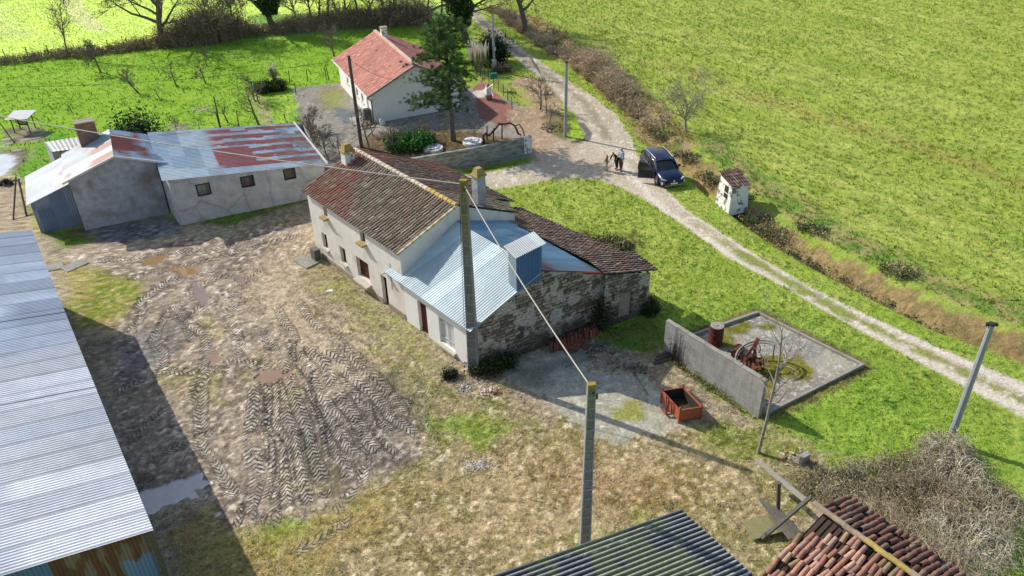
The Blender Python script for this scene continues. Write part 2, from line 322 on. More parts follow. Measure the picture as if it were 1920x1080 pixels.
Ccol = mix3(Ccol, np.tile(Sg(112, 108, 84), (n, 1)), (1-sstep(.1, .6, d_+(N2-.5)*.9))*RM_*.55)
crk = np.abs(fbm(nx_, ny_, .9, 4, 31)-.5); Ccol = mix3(Ccol, np.tile(Sg(132, 122, 108), (n, 1)), (1-sstep(0, .02, crk))*RM_*.5)
layer([(1040, 262), (1098, 262), (1145, 330), (1040, 332), (960, 330), (1010, 300)], Sg(164, 146, 124), Sg(180, 166, 146), soft=1, warp=1.4, amt=.6)
layer([(1058, 205), (1076, 214), (1092, 250), (1092, 262), (1074, 262), (1062, 256), (1066, 232), (1050, 222)], Sg(134, 172, 30), Sg(150, 180, 50), soft=.15, warp=.4, k=4, g=1)
layer([(1030, 205), (1055, 215), (1068, 240), (1060, 262), (1035, 252), (1015, 222)], Sg(120, 106, 80), Sg(96, 92, 60), Sg(80, 96, 40), soft=.3, warp=1, amt=.85, g=.5)
d_, _, _ = pdist(poly([(1076, 266), (1100, 262), (1104, 250), (1090, 232)]), nx_, ny_); Ccol = mix3(Ccol, np.tile(Sg(92, 90, 88), (n, 1)), (1-sstep(.22, .32, d_))*.9)
# right verge, ditch and bank
VERGE = [(905, 26), (985, 95), (1062, 148), (1120, 186), (1158, 216), (1184, 256), (1200, 298), (1244, 350), (1292, 396), (1400, 466), (1500, 526), (1600, 578), (1750, 646), (1920, 716), (2200, 850), (2200, 770), (1920, 655), (1760, 600), (1580, 510), (1460, 440), (1380, 385), (1300, 330), (1240, 270), (1190, 200), (1140, 165), (1070, 110), (990, 60), (925, 20)]
layer(VERGE, Sg(130, 160, 42), Sg(146, 164, 66), Sg(100, 132, 34), k=4, soft=.15, warp=.35, g=1)
DIT = poly([(1232, 268), (1290, 315), (1350, 365), (1420, 418), (1470, 452), (1560, 502), (1660, 552), (1760, 602), (1920, 660), (2250, 800)])
d_, s_, D_ = pdist(DIT, nx_, ny_); endm = sstep(0, 3, s_)
prof = -.75*np.exp(-((D_+.1)/.55)**2)+.35*sstep(.5, 2.2, D_)*np.exp(-np.maximum(D_-2.2, 0)/6.)
zz += prof*endm*(.8+.4*N1)*(np.abs(D_) < 30)
Ccol = mix3(Ccol, mix3(np.tile(Sg(150, 124, 92), (n, 1)), np.tile(Sg(118, 98, 70), (n, 1)), sstep(.4, .6, N3)), sstep(-.35, .1, D_+(N2-.5)*.8)*(1-sstep(.9, 1.7, D_+(N2-.5)*2.2))*endm*.92)
soilm = sstep(-.35, .1, D_)*(1-sstep(1.3, 2.2, D_))*endm; grass = grass*(1-.8*soilm); cl[(soilm > .5)] = 6
Ccol = mix3(Ccol, mix3(np.tile(Sg(92, 130, 40), (n, 1)), np.tile(Sg(140, 140, 84), (n, 1)), sstep(.4, .62, N2)), sstep(1.2, 2.2, D_+(N2-.5)*1.2)*(1-sstep(3.2, 5., D_+(N1-.5)*3))*endm*.9)
B2 = poly([(960, 38), (1010, 70), (1060, 105), (1120, 145), (1180, 200), (1232, 268)]); d_, s_, D_ = pdist(B2, nx_, ny_)
zz += .5*sstep(0, 1.4, D_)*np.exp(-np.maximum(D_-1.4, 0)/2.)*(np.abs(D_) < 12)*(s_ > .1)
Ccol = mix3(Ccol, mix3(np.tile(Sg(146, 128, 94), (n, 1)), np.tile(Sg(110, 110, 60), (n, 1)), sstep(.42, .6, N2)), (1-sstep(1.5, 2.4, np.abs(D_-.8)+(N2-.5)*1.2))*.9)
# farmyard
YARD = [(-400, 330), (-30, 318), (35, 330), (60, 385), (75, 436), (300, 420), (450, 395), (560, 372), (640, 360), (700, 400), (900, 560), (1060, 640), (1130, 640), (1215, 668), (1245, 660), (1422, 790), (1500, 822), (1540, 850), (1570, 890), (1600, 1000), (1650, 1400), (-600, 1400)]
layer(YARD, Sg(160, 146, 124), Sg(146, 130, 106), Sg(170, 158, 126), k=7, soft=.3, warp=1.0, g=.25)
layer([(230, 395), (420, 425), (590, 372), (600, 350), (560, 360), (338, 425)], Sg(84, 124, 34), Sg(100, 110, 56), soft=.3, warp=.5, g=.9, amt=.95)
layer([(80, 432), (150, 426), (190, 450), (110, 470)], Sg(88, 116, 36), Sg(110, 100, 60), soft=.5, warp=1, g=.8)
layer([(160, 432), (315, 400), (340, 425), (330, 440), (200, 460)], Sg(120, 120, 120), Sg(98, 98, 98), Sg(140, 140, 136), soft=.5, warp=.8, g=0)
# dry moss and straw grass
layer([(105, 500), (210, 490), (275, 515), (270, 560), (215, 600), (150, 610)], Sg(148, 138, 84), Sg(120, 130, 54), Sg(160, 146, 104), soft=.5, warp=1.4, g=.8)
layer([(560, 470), (620, 480), (760, 600), (870, 700), (800, 720), (700, 640), (600, 560), (560, 510)], Sg(138, 136, 84), Sg(158, 146, 112), Sg(126, 138, 56), soft=.8, warp=1.8, g=.5, amt=.8)
layer([(600, 580), (700, 640), (830, 700), (960, 735), (1100, 800), (1420, 800), (1560, 850), (1500, 1300), (380, 1300), (400, 960), (560, 960), (790, 830), (740, 720)], Sg(156, 142, 106), Sg(128, 128, 72), Sg(180, 166, 136), soft=.7, warp=2.2, k=8, g=.8)
layer([(900, 830), (1120, 800), (1420, 860), (1420, 1000), (1250, 950), (1000, 1060), (600, 1100), (700, 950)], Sg(178, 154, 116), Sg(152, 128, 92), Sg(200, 184, 152), soft=1.5, warp=4, amt=.5, g=.8)
layer([(1020, 880), (1200, 870), (1300, 900), (1150, 960), (1040, 950)], Sg(146, 98, 66), Sg(140, 108, 66), soft=1.2, warp=3.5, amt=.35)
layer([(1330, 790), (1480, 800), (1520, 850), (1400, 870), (1300, 840)], Sg(132, 138, 48), Sg(110, 124, 40), soft=.8, warp=2.2, amt=.7, g=.8)
layer([(400, 960), (450, 990), (620, 960), (700, 910), (720, 960), (560, 1080), (470, 1200), (380, 1200), (300, 1000)], Sg(150, 146, 66), Sg(170, 146, 92), Sg(128, 116, 70), soft=.6, warp=2.4, amt=.7, g=.8)
layer([(200, 600), (300, 560), (330, 640), (300, 680), (230, 660)], Sg(138, 132, 66), Sg(156, 142, 90), soft=.6, warp=2, amt=.7, g=.6)
layer([(390, 560), (450, 600), (560, 640), (520, 700), (420, 700), (380, 640)], Sg(168, 150, 108), Sg(156, 148, 84), soft=.6, warp=2, amt=.6, g=.4)
for q in ([(480, 985), (560, 955), (575, 985), (500, 1010)], [(830, 770), (960, 800), (900, 840), (800, 800)], [(1100, 1000), (1200, 980), (1180, 1030)]):
    layer(q, Sg(116, 150, 36), Sg(128, 140, 54), soft=.5, warp=1.6, amt=.75, g=1)
# wet mud
mud = layer([(100, 470), (190, 468), (330, 450), (470, 440), (560, 420), (560, 470), (470, 500), (440, 540), (500, 600), (560, 640), (640, 720), (770, 790), (790, 850), (700, 900), (620, 950), (440, 990), (420, 930), (280, 970), (240, 930), (200, 700), (215, 620), (280, 560), (270, 520), (130, 498)], Sg(150, 134, 114), Sg(118, 102, 86), Sg(178, 166, 148), soft=.5, warp=1.6, g=0, w=.6, k=9)
layer([(560, 420), (640, 400), (620, 470), (560, 520), (590, 600), (700, 720), (640, 740), (520, 620), (470, 540), (500, 480)], Sg(172, 154, 130), Sg(160, 142, 118), soft=.8, warp=1.2, amt=.75, g=0, w=.1)
for q in ([(390, 590), (440, 600), (440, 640), (380, 640)], [(560, 840), (640, 870), (600, 930), (540, 900)], [(480, 640), (560, 680), (540, 760), (470, 720)], [(300, 690), (400, 700), (420, 760), (330, 760)]):
    layer(q, Sg(156, 138, 108), Sg(146, 138, 84), soft=.5, warp=2.0, amt=.6, g=.4, w=.2)
layer([(600, 760), (740, 700), (775, 780), (770, 860), (600, 900), (520, 820)], Sg(120, 110, 98), Sg(96, 88, 78), soft=.8, warp=2, amt=.75, w=.5)
layer([(205, 640), (330, 600), (330, 660), (230, 720)], Sg(104, 104, 108), Sg(90, 84, 78), soft=.4, warp=1.2, amt=.7, w=.7)
# tyre tracks
TR = [[(445, 1000), (462, 930), (470, 880), (480, 800)], [(500, 985), (482, 930), (500, 850), (470, 760)], [(540, 965), (518, 900), (545, 830)], [(590, 950), (560, 890), (530, 830), (500, 740)], [(625, 930), (590, 860), (550, 780), (520, 700), (480, 620)],
      [(700, 895), (640, 830), (600, 770), (570, 700), (540, 640)], [(760, 870), (700, 810), (650, 760), (610, 710)], [(770, 815), (720, 770), (650, 740)], [(768, 780), (700, 740), (640, 700), (600, 680)], [(740, 735), (680, 720), (620, 760)],
      [(600, 820), (680, 780), (760, 800)], [(250, 660), (240, 610), (270, 560), (330, 520), (420, 500)], [(300, 700), (290, 630), (320, 580), (390, 530), (450, 510)], [(350, 640), (360, 600), (400, 560)], [(420, 720), (440, 660), (430, 600), (450, 540), (500, 500)],
      [(500, 560), (540, 620), (560, 680), (600, 720)], [(180, 485), (280, 478), (400, 460), (520, 450)], [(230, 520), (330, 500), (450, 470), (560, 440)], [(210, 740), (300, 690), (420, 700)], [(240, 830), (300, 770), (380, 760)], [(840, 890), (815, 820), (800, 740), (780, 690)],
      [(560, 1040), (650, 980), (660, 950)], [(440, 940), (400, 850), (370, 780), (380, 700)], [(560, 560), (620, 640), (680, 690)], [(330, 560), (380, 620), (380, 700), (350, 760)], [(270, 860), (340, 830), (420, 800)],
      [(700, 700), (740, 740), (790, 770)], [(520, 720), (470, 690), (400, 680)], [(640, 960), (680, 900), (700, 840), (690, 780)]]
for i in range(15):      # fan of parallel passes in the soft corner of the yard
    f = i/14; e_ = (470+330*f, 985-190*f-30*math.sin(i*2.1)); s0 = (470+150*f+12*math.sin(i*1.7), 700-60*f+25*math.cos(i*1.3)); mid = ((e_[0]+s0[0])/2+18*math.sin(i*1.1), (e_[1]+s0[1])/2); TR.append([s0, mid, e_])
ts = np.zeros(n); td = np.zeros(n); tm = np.zeros(n)
wx_ = nx_+(fbm(nx_, ny_, .3, 2, 61)-.5)*1.3+(N2-.5)*.08; wy_ = ny_+(fbm(nx_, ny_, .3, 2, 67)-.5)*1.3
for i, t in enumerate(TR):
    d_, s_, D_ = pdist(poly(t), wx_, wy_); m = (d_ < .34); e = 1-sstep(.2, .33, d_); Lp = s_.max(); e = e*sstep(0, .6, s_)*(1-sstep(Lp-.6, Lp, s_))*sstep(.28, .5, N1*.4+N2*.6)
    if i == 20: e *= .35
    ts[m] = s_[m]+i*.37; td[m] = D_[m]; tm[m] = e[m]; zz -= .05*e
tm *= .45+.55*sstep(.38, .5, N3*.5+N2*.5); tm *= np.where(sdist(poly([(420, 1010), (430, 800), (470, 640), (620, 640), (800, 740), (800, 860), (600, 960)]), nx_, ny_) > 0, 1, .8); wet = np.maximum(wet, tm*.35)
crumb_glint = (mud > .5)*sstep(.6, .8, N5*.55+N3*.45); Ccol = mix3(Ccol, np.tile(Sg(206, 198, 186), (n, 1)), crumb_glint*.5); Ccol = mix3(Ccol, np.tile(Sg(176, 170, 160), (n, 1)), tm*.35)  # pale speckle paints the highlights on shiny mud crumbs
# puddles
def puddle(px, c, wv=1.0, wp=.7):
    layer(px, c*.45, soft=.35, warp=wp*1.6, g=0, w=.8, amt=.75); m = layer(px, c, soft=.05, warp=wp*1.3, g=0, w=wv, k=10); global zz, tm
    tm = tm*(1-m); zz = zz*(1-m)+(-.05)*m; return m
PUD = [puddle([(262, 925), (330, 900), (375, 885), (388, 905), (375, 935), (290, 965), (255, 960)], Sg(172, 170, 168)), puddle([(372, 658), (420, 654), (432, 672), (395, 682)], Sg(132, 108, 90)), puddle([(482, 690), (530, 688), (540, 705), (505, 718), (482, 708)], Sg(134, 108, 88)),  # pale grey of the first puddle stands in for reflected sky
       puddle([(268, 482), (312, 478), (308, 490), (272, 496)], Sg(132, 108, 76)), puddle([(320, 502), (368, 498), (375, 510), (350, 522), (340, 508)], Sg(136, 106, 70)), puddle([(230, 476), (255, 472), (252, 480), (232, 482)], Sg(128, 104, 72)),
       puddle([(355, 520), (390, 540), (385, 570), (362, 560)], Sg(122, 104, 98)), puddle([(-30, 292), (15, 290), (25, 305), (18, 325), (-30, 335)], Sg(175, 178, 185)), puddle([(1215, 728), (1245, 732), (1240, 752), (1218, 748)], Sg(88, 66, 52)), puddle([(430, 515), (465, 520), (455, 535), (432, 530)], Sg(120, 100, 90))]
# concrete yard and slab (thin layers over the ground)
layer([(950, 690), (1010, 668), (1075, 640), (1100, 660), (1110, 690), (1200, 700), (1240, 735), (1262, 775), (1290, 800), (1240, 815), (1150, 832), (1100, 800), (1040, 770), (985, 735)], Sg(170, 164, 146), Sg(152, 148, 130), Sg(180, 176, 160), soft=.2, warp=1.1, k=11, g=.03)
layer([(1105, 640), (1150, 640), (1110, 670), (1070, 690), (1020, 690)], Sg(96, 96, 90), Sg(120, 118, 110), soft=.4, warp=1, amt=.6)
layer([(1150, 765), (1190, 755), (1200, 780), (1160, 790)], Sg(138, 140, 62), soft=.3, warp=1, amt=.9, g=.8)
layer([(960, 690), (1000, 690), (1030, 720), (990, 730)], Sg(88, 86, 76), Sg(120, 116, 100), soft=.5, warp=1.4, amt=.6)
SLAB = poly([(1290, 634), (1421, 588), (1618, 686), (1436, 778)])
layer(SLAB, Sg(158, 152, 136), Sg(134, 128, 116), Sg(176, 172, 160), soft=.06, warp=.02, k=12, g=0, world=True)
layer([(1430, 640), (1500, 625), (1560, 670), (1520, 690), (1440, 668)], Sg(128, 122, 118), Sg(146, 142, 136), soft=.6, warp=1.4, amt=.75)
spk = (N5 > .72)*(sdist(SLAB, nx_, ny_) > .2)*sstep(.4, .6, N2); Ccol = mix3(Ccol, np.tile(Sg(205, 205, 200), (n, 1)), spk*.7)
for q in ([(1400, 700), (1440, 672), (1500, 665), (1535, 695), (1500, 712), (1445, 705), (1440, 740)], [(1352, 628), (1395, 605), (1408, 622), (1365, 625)], [(1425, 612), (1460, 605), (1455, 613), (1432, 615)], [(1345, 636), (1370, 634), (1372, 650), (1350, 648)], [(1575, 690), (1600, 680), (1612, 684), (1590, 698)]):
    layer(q, Sg(126, 122, 44), Sg(104, 104, 40), Sg(140, 124, 70), soft=.15, warp=.9, g=.9)
d_ = np.abs(sdist(SLAB, nx_, ny_)+.25); Ccol = mix3(Ccol, np.tile(Sg(110, 96, 66), (n, 1)), (1-sstep(.15, .4, d_+(N3-.5)*.5))*.75)
# relief
zz += (N1-.5)*.10*grass*(cl != 5)+(N2-.5)*.06*np.maximum(grass, .2*(cl == 9))*(cl != 5)*(cl < 11)
zz += (N3-.5)*.14*(cl == 9)*(1-tm)*(1-(wet > .95))+(N5-.5)*.07*(cl == 9)*(1-(wet > .95))
zz += ((N3-.5)*.1+(N5-.5)*.05)*grass*(np.isin(cl, (0, 1, 2, 4, 8)))
zz[(cl == 5)] *= .25
Ccol *= (.86+.28*N3)[:, None]
Ccol *= np.where(np.isin(cl, (7, 8, 9)), .62+.76*sstep(.2, .8, N5*.6+N3*.4), 1)[:, None]
for k_, a_, t_ in ((0, .10, (1.12, 1.02, .95)), (4, .10, (1.10, 1.02, .95)), (2, .08, (1, 1, 1)), (1, .20, (1, .97, 1.1))):
    q_ = cl == k_; lum = (Ccol[q_]*np.array([.25, .65, .1])).sum(1, keepdims=True); Ccol[q_] = (Ccol[q_]*(1-a_)+lum*a_)*np.array(t_)
zfull = np.zeros(NV); zfull[near] = zz
cfull = np.zeros((NV, 3)); cfull[:] = Sg(120, 160, 40); cfull[near] = Ccol
gfull = np.ones(NV); gfull[near] = grass; wfull = np.zeros(NV); wfull[near] = wet; clf = np.where(gx < -10, 1, 0); clf[near] = cl
tsf = np.zeros(NV); tsf[near] = ts; tdf = np.zeros(NV); tdf[near] = td; tmf = np.zeros(NV); tmf[near] = tm
def gz(x, y):
    i = np.clip(np.searchsorted(X, x), 0, len(X)-1); j = np.clip(np.searchsorted(Y, y), 0, len(Y)-1); return zfull[j*len(X)+i]
def gidx(x, y): return np.clip(np.searchsorted(Y, y), 0, len(Y)-1)*len(X)+np.clip(np.searchsorted(X, x), 0, len(X)-1)
def g3(px, py, dz=0): x, y = atg(px, py); return (x, y, float(gz(x, y))+dz)
def ground_material():
    m = bpy.data.materials.new('ground_surface'); m.use_nodes = True; nd = m.node_tree.nodes; l = m.node_tree.links; b = nd['Principled BSDF']; 
    def A(k): a = nd.new('ShaderNodeAttribute'); a.attribute_name = k; return a
    def MA(op, x, y=None, c=False):
        q = nd.new('ShaderNodeMath'); q.operation = op; q.use_clamp = c
        for i, v in enumerate((x, y)):
            if v is None: continue
            if isinstance(v, (int, float)): q.inputs[i].default_value = v
            else: l.new(v, q.inputs[i])
        return q.outputs[0]
    def NO(sc, det=4, ro=.6, vec=None):
        t = nd.new('ShaderNodeTexNoise'); t.inputs['Scale'].default_value = sc; t.inputs['Detail'].default_value = det; t.inputs['Roughness'].default_value = ro; l.new(vec or g.outputs['Position'], t.inputs['Vector']); return t.outputs['Fac']
    def MR(v, a, b_, c, d): r = nd.new('ShaderNodeMapRange'); l.new(v, r.inputs[0]); [setattr(r.inputs[i+1], 'default_value', k) for i, k in enumerate((a, b_, c, d))]; return r.outputs[0]
    g = nd.new('ShaderNodeNewGeometry'); col = A('Col').outputs['Color']; gr = A('grass').outputs['Fac']; we = A('wet').outputs['Fac']
    n1 = NO(7, 6, .7); n2 = NO(2.2, 4); n3 = NO(26, 3)
    f1 = MR(n1, .32, .68, .55, 1.4); f2 = MR(n2, .35, .65, .92, 1.08); f3 = MR(n3, .32, .68, .68, 1.32)
    amp = MR(gr, 0, 1, .8, .68); dry = MR(we, .5, 1, 1, 0.0)
    f = MA('MULTIPLY', MA('MULTIPLY', f1, f2), f3); f = MA('ADD', MA('MULTIPLY', MA('SUBTRACT', f, 1.0), MA('MULTIPLY', amp, dry)), 1.0)
    # tread pattern of the tractor tyres
    sv = A('ts').outputs['Fac']; dv = MA('ABSOLUTE', A('td').outputs['Fac']); tmk = A('tm').outputs['Fac']
    ph = MA('SUBTRACT', MA('MULTIPLY', sv, 1/.23), MA('MULTIPLY', dv, 4.2)); ph = MA('ADD', ph, MA('MULTIPLY', n2, .9)); sw = MA('SINE', MA('MULTIPLY', ph, 2*math.pi)); sw = MR(sw, -.75, -.25, 0, 1)
    f = MA('MULTIPLY', f, MA('SUBTRACT', 1.12, MA('MULTIPLY', MA('MULTIPLY', tmk, MA('SUBTRACT', 1.0, sw)), .95)))
    mx = nd.new('ShaderNodeMix'); mx.data_type = 'RGBA'; mx.blend_type = 'MULTIPLY'; mx.inputs[0].default_value = 1; l.new(col, mx.inputs[6]); l.new(f, mx.inputs[7]); l.new(mx.outputs[2], b.inputs['Base Color'])
    nw = NO(5, 4); rgh = MA('SUBTRACT', .95, MA('MULTIPLY', MA('MULTIPLY', we, MR(nw, .42, .58, .25, 1)), .6)); isw = MR(we, .85, .97, 0, 1)
    rgh = MA('ADD', MA('MULTIPLY', rgh, MA('SUBTRACT', 1.0, isw)), MA('MULTIPLY', isw, .04)); l.new(rgh, b.inputs['Roughness'])
    l.new(MA('ADD', MA('MULTIPLY', we, .45), .06), b.inputs['Specular IOR Level'])
    hgt = MA('ADD', MA('MULTIPLY', n1, MR(gr, 0, 1, .06, .10)), MA('MULTIPLY', MA('MULTIPLY', sw, tmk), .14)); hgt = MA('ADD', hgt, MA('MULTIPLY', n3, .035))
    bp = nd.new('ShaderNodeBump'); bp.inputs['Distance'].default_value = 1.0; l.new(MR(isw, 0, 1, .9, .0), bp.inputs['Strength']); l.new(hgt, bp.inputs['Height']); l.new(bp.outputs[0], b.inputs['Normal'])
    MATS['ground'] = m
ground_material()
NX = len(X); I = np.arange(NV).reshape(len(Y), NX); FQ = np.stack([I[:-1, :-1], I[:-1, 1:], I[1:, 1:], I[1:, :-1]], -1).reshape(-1, 4)
fc = np.median(clf[FQ], axis=1).astype(int)
GN = {0: ('crop_field', 'wide green crop field with brown streaks right of the road'), 1: ('far_field', 'very bright young green field beyond the hedge'), 2: ('meadow', 'bright green orchard meadow behind the old sheds'), 3: ('gravel_drive', 'gravel and dirt drive around the white bungalow'), 4: ('lawn', 'green lawn and verges along both sides of the road'), 5: ('road', 'pale worn country road running past the farmhouse'),
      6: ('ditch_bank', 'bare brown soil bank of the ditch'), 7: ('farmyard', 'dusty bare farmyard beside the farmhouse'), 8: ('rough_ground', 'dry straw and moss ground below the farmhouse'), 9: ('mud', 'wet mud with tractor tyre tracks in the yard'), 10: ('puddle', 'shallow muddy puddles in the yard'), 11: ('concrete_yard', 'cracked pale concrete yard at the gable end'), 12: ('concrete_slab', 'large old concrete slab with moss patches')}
ZV = np.c_[gx, gy, zfull]
for k, (nm, lb) in GN.items():
    F = FQ[fc == k]
    if not len(F): continue
    u, inv = np.unique(F, return_inverse=True)
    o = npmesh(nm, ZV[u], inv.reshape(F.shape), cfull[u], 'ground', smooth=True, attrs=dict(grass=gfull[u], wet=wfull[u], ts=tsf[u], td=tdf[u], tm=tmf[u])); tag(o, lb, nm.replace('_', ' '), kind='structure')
# ------------------------------------------------------------------ uncountable grass blades and stalks
mat('blades', attr=True, rough=.7, namp=.1, bump=0, spec=.2)
def blades(name, label, N, xr_, yr_, classes, hgt, wd, per=4, colmul=1.0, tint=None, bias=1.0, gmin=.5, flat=.6, vr=(.78, 1.25)):
    y = yr_[0]+(yr_[1]-yr_[0])*RNG.random(N*3)**bias; x = xr_[0]+(xr_[1]-xr_[0])*RNG.random(N*3)
    ix = gidx(x, y); k = np.isin(clf[ix], classes) & (gfull[ix] > gmin) & (np.abs(x) < y*.66+4); x = x[k][:N]; y = y[k][:N]; ix = ix[k][:N]; N = len(x)
    sz = RNG.uniform(.5, 1.3, N)*(.75+.5*fbm(x, y, .5, 3, 77)); X0 = np.repeat(x, per)+RNG.normal(0, .05, N*per); Y0 = np.repeat(y, per)+RNG.normal(0, .05, N*per); Z0 = np.repeat(zfull[ix], per)-.01
    a = RNG.uniform(0, 2*np.pi, N*per); s_ = np.repeat(sz, per)*RNG.uniform(.6, 1.2, N*per); h = hgt*s_; w_ = wd*s_; lean = h*RNG.uniform(.1, flat, N*per)*1.5; b = RNG.uniform(0, 2*np.pi, N*per)
    p0 = np.c_[X0-np.cos(a)*w_, Y0-np.sin(a)*w_, Z0]; p1 = np.c_[X0+np.cos(a)*w_, Y0+np.sin(a)*w_, Z0]; p2 = np.c_[X0+np.cos(b)*lean, Y0+np.sin(b)*lean, Z0+h]
    V = np.stack([p0, p1, p2], 1).reshape(-1, 3); F = np.arange(len(V)).reshape(-1, 3); C = np.repeat(cfull[np.repeat(ix, per)]*RNG.uniform(vr[0], vr[1], N*per)[:, None], 3, 0)*colmul
    if tint is not None: t = np.repeat(RNG.random(N*per) < tint[1], 3)[:, None]; C = np.where(t, np.array(tint[0])*RNG.uniform(.6, 1.3, (len(C), 1)), C)
    tag(npmesh(name, V, F, np.clip(C, 0, 1), 'blades'), label, 'grass', kind='stuff')
blades('field_grass', 'tufts of the crop across the field right of the road', 42000, (0, 70), (30, 112), (0,), .17, .024, 5, bias=1.2, vr=(.9, 1.12), tint=(S(170, 160, 90), .05))
blades('meadow_grass', 'short grass of the orchard meadow and far field', 26000, (-70, 5), (48, 112), (1, 2), .15, .03, 3)
blades('lawn_grass', 'short grass of the lawn and road verges', 40000, (-4, 40), (18, 75), (4,), .10, .018, 4, bias=1.2)
blades('dry_grass', 'dry stalks and moss on the rough ground', 42000, (-16, 20), (15, 48), (7, 8), .09, .012, 4, tint=(S(206, 190, 156), .3), gmin=.2, flat=1.6, bias=1.3)
# ================================================================== BUILDING MATERIALS
mat('render_white', S(222, 216, 206), .9, nscale=1.3, namp=.10, bump=.3, bscale=30, dirt=(S(176, 168, 156), .9, .55, .25))
mat('render_grey', S(164, 166, 172), .95, nscale=2.6, namp=.25, bump=.6, bscale=9, dirt=(S(124, 116, 106), .8, .5, .2), bdist=.04)
mat('white_paint', S(232, 230, 226), .8, nscale=2, namp=.05, bump=.1, bscale=40, dirt=(S(190, 186, 178), 1.5, .6, .3))
mat('flaky_white', S(225, 224, 220), .9, nscale=3, namp=.12, bump=.5, bscale=12, dirt=(S(112, 108, 104), 2.6, .53, .07), bdist=.03)
mat('plinth', S(150, 138, 122), .95, nscale=3, namp=.25, bump=.5)
mat('stone_sill', S(186, 178, 160), .9, nscale=8, namp=.2, bump=.3)
mat('mossy_sill', S(160, 140, 90), .95, nscale=12, namp=.3, bump=.4)
mat('old_wood', attr=True, rough=.85, nscale=14, namp=.25, bump=.4, streak=.1)
mat('dark_inside', (.012, .012, .013), .9, bump=0)
mat('roofing', attr=True, rough=.88, nscale=9, namp=.22, bump=.3, bscale=40, bdist=.01)
mat('metal_sheet', attr=True, rough=.5, metal=.05, nscale=1.7, namp=.1, bump=.08, bscale=5, spec=.5)
mat('rusty', S(96, 48, 34), .9, nscale=9, namp=.4, bump=.5, dirt=(S(60, 34, 30), 5, .5, .2))
mat('concrete', S(150, 146, 136), .95, nscale=5, namp=.22, bump=.4, dirt=(S(104, 100, 88), 1.1, .5, .25))
mat('pole_concrete', attr=True, rough=.95, nscale=7, namp=.25, bump=.5)
mat('galvanised', S(150, 154, 160), .5, metal=.0, nscale=3, namp=.12, bump=.05)
mat('dark_metal', S(50, 48, 46), .6, nscale=8, namp=.2, bump=.1)
mat('paint', attr=True, rough=.6, nscale=5, namp=.12, bump=.15)
mat('cable', S(170, 165, 155), .7, bump=0, namp=.05)
mat('black_cable', S(30, 30, 30), .7, bump=0, namp=.05)
glass_mat('window_glass')
def uvmat(name, fn):
    m = bpy.data.materials.new(name); m.use_nodes = True; n = m.node_tree.nodes; l = m.node_tree.links; b = n['Principled BSDF']; b.inputs['Roughness'].default_value = .92; b.inputs['Specular IOR Level'].default_value = .25
    u = n.new('ShaderNodeUVMap'); u.uv_map = 'UVMap'; fn(n, l, b, u.outputs[0]); MATS[name] = m
def _noise(n, l, vec, sc, det=5, ro=.6): t = n.new('ShaderNodeTexNoise'); t.inputs['Scale'].default_value = sc; t.inputs['Detail'].default_value = det; t.inputs['Roughness'].default_value = ro; l.new(vec, t.inputs['Vector']); return t
def _mr(n, l, v, a, b, c=0, d=1): r = n.new('ShaderNodeMapRange'); l.new(v, r.inputs[0]); [setattr(r.inputs[i+1], 'default_value', k) for i, k in enumerate((a, b, c, d))]; return r.outputs[0]
def _mix(n, l, f, a, b):
    m = n.new('ShaderNodeMix'); m.data_type = 'RGBA'
    if isinstance(f, (int, float)): m.inputs[0].default_value = f
    else: l.new(f, m.inputs[0])
    for i, q in ((6, a), (7, b)):
        if hasattr(q, 'links'): l.new(q, m.inputs[i])
        else: m.inputs[i].default_value = (*q, 1)
    return m.outputs[2]
def rubble(n, l, b, uv):
    wn = _noise(n, l, uv, 2.6, 5, .7); ad = n.new('ShaderNodeVectorMath'); ad.operation = 'MULTIPLY_ADD'; l.new(wn.outputs['Color'], ad.inputs[0]); ad.inputs[1].default_value = (.55, .42, 0); l.new(uv, ad.inputs[2])
    br = n.new('ShaderNodeTexBrick'); br.offset = .43; br.squash = 1.6; br.squash_frequency = 3; br.inputs['Scale'].default_value = 1; br.inputs['Brick Width'].default_value = .42; br.inputs['Row Height'].default_value = .19; br.inputs['Mortar Size'].default_value = .022; br.inputs['Mortar Smooth'].default_value = .5
    br.inputs['Bias'].default_value = .0; br.inputs['Color1'].default_value = (.36, .32, .25, 1); br.inputs['Color2'].default_value = (.10, .085, .065, 1); br.inputs['Mortar'].default_value = (.075, .062, .048, 1); l.new(ad.outputs[0], br.inputs['Vector'])
    vn = _noise(n, l, uv, 9, 4); c = n.new('ShaderNodeMix'); c.data_type = 'RGBA'; c.blend_type = 'MULTIPLY'; c.inputs[0].default_value = 1; l.new(br.outputs['Color'], c.inputs[6]); l.new(_mr(n, l, vn.outputs['Fac'], .3, .7, .6, 1.5), c.inputs[7])
    pn = _noise(n, l, uv, .75, 6, .62); pm = _mr(n, l, pn.outputs['Fac'], .50, .53); pc = _mix(n, l, _mr(n, l, vn.outputs['Fac'], .4, .6), (.52, .50, .46), (.36, .33, .28))
    dn = _noise(n, l, uv, .9, 4); sp = n.new('ShaderNodeSeparateXYZ'); l.new(uv, sp.inputs[0]); low = n.new('ShaderNodeMath'); low.operation = 'ADD'; l.new(_mr(n, l, sp.outputs[1], .0, 2.2, .42, -.2), low.inputs[0]); l.new(dn.outputs['Fac'], low.inputs[1])
    o = _mix(n, l, pm, c.outputs[2], pc); o = _mix(n, l, _mr(n, l, low.outputs[0], .55, .8, 0, .8), o, (.075, .055, .038)); l.new(o, b.inputs['Base Color'])
    bp = n.new('ShaderNodeBump'); bp.inputs['Distance'].default_value = .05; bp.inputs['Strength'].default_value = .9; l.new(br.outputs['Fac'], bp.inputs['Height']); bp.invert = True; l.new(bp.outputs[0], b.inputs['Normal'])
uvmat('rubble_wall', rubble)
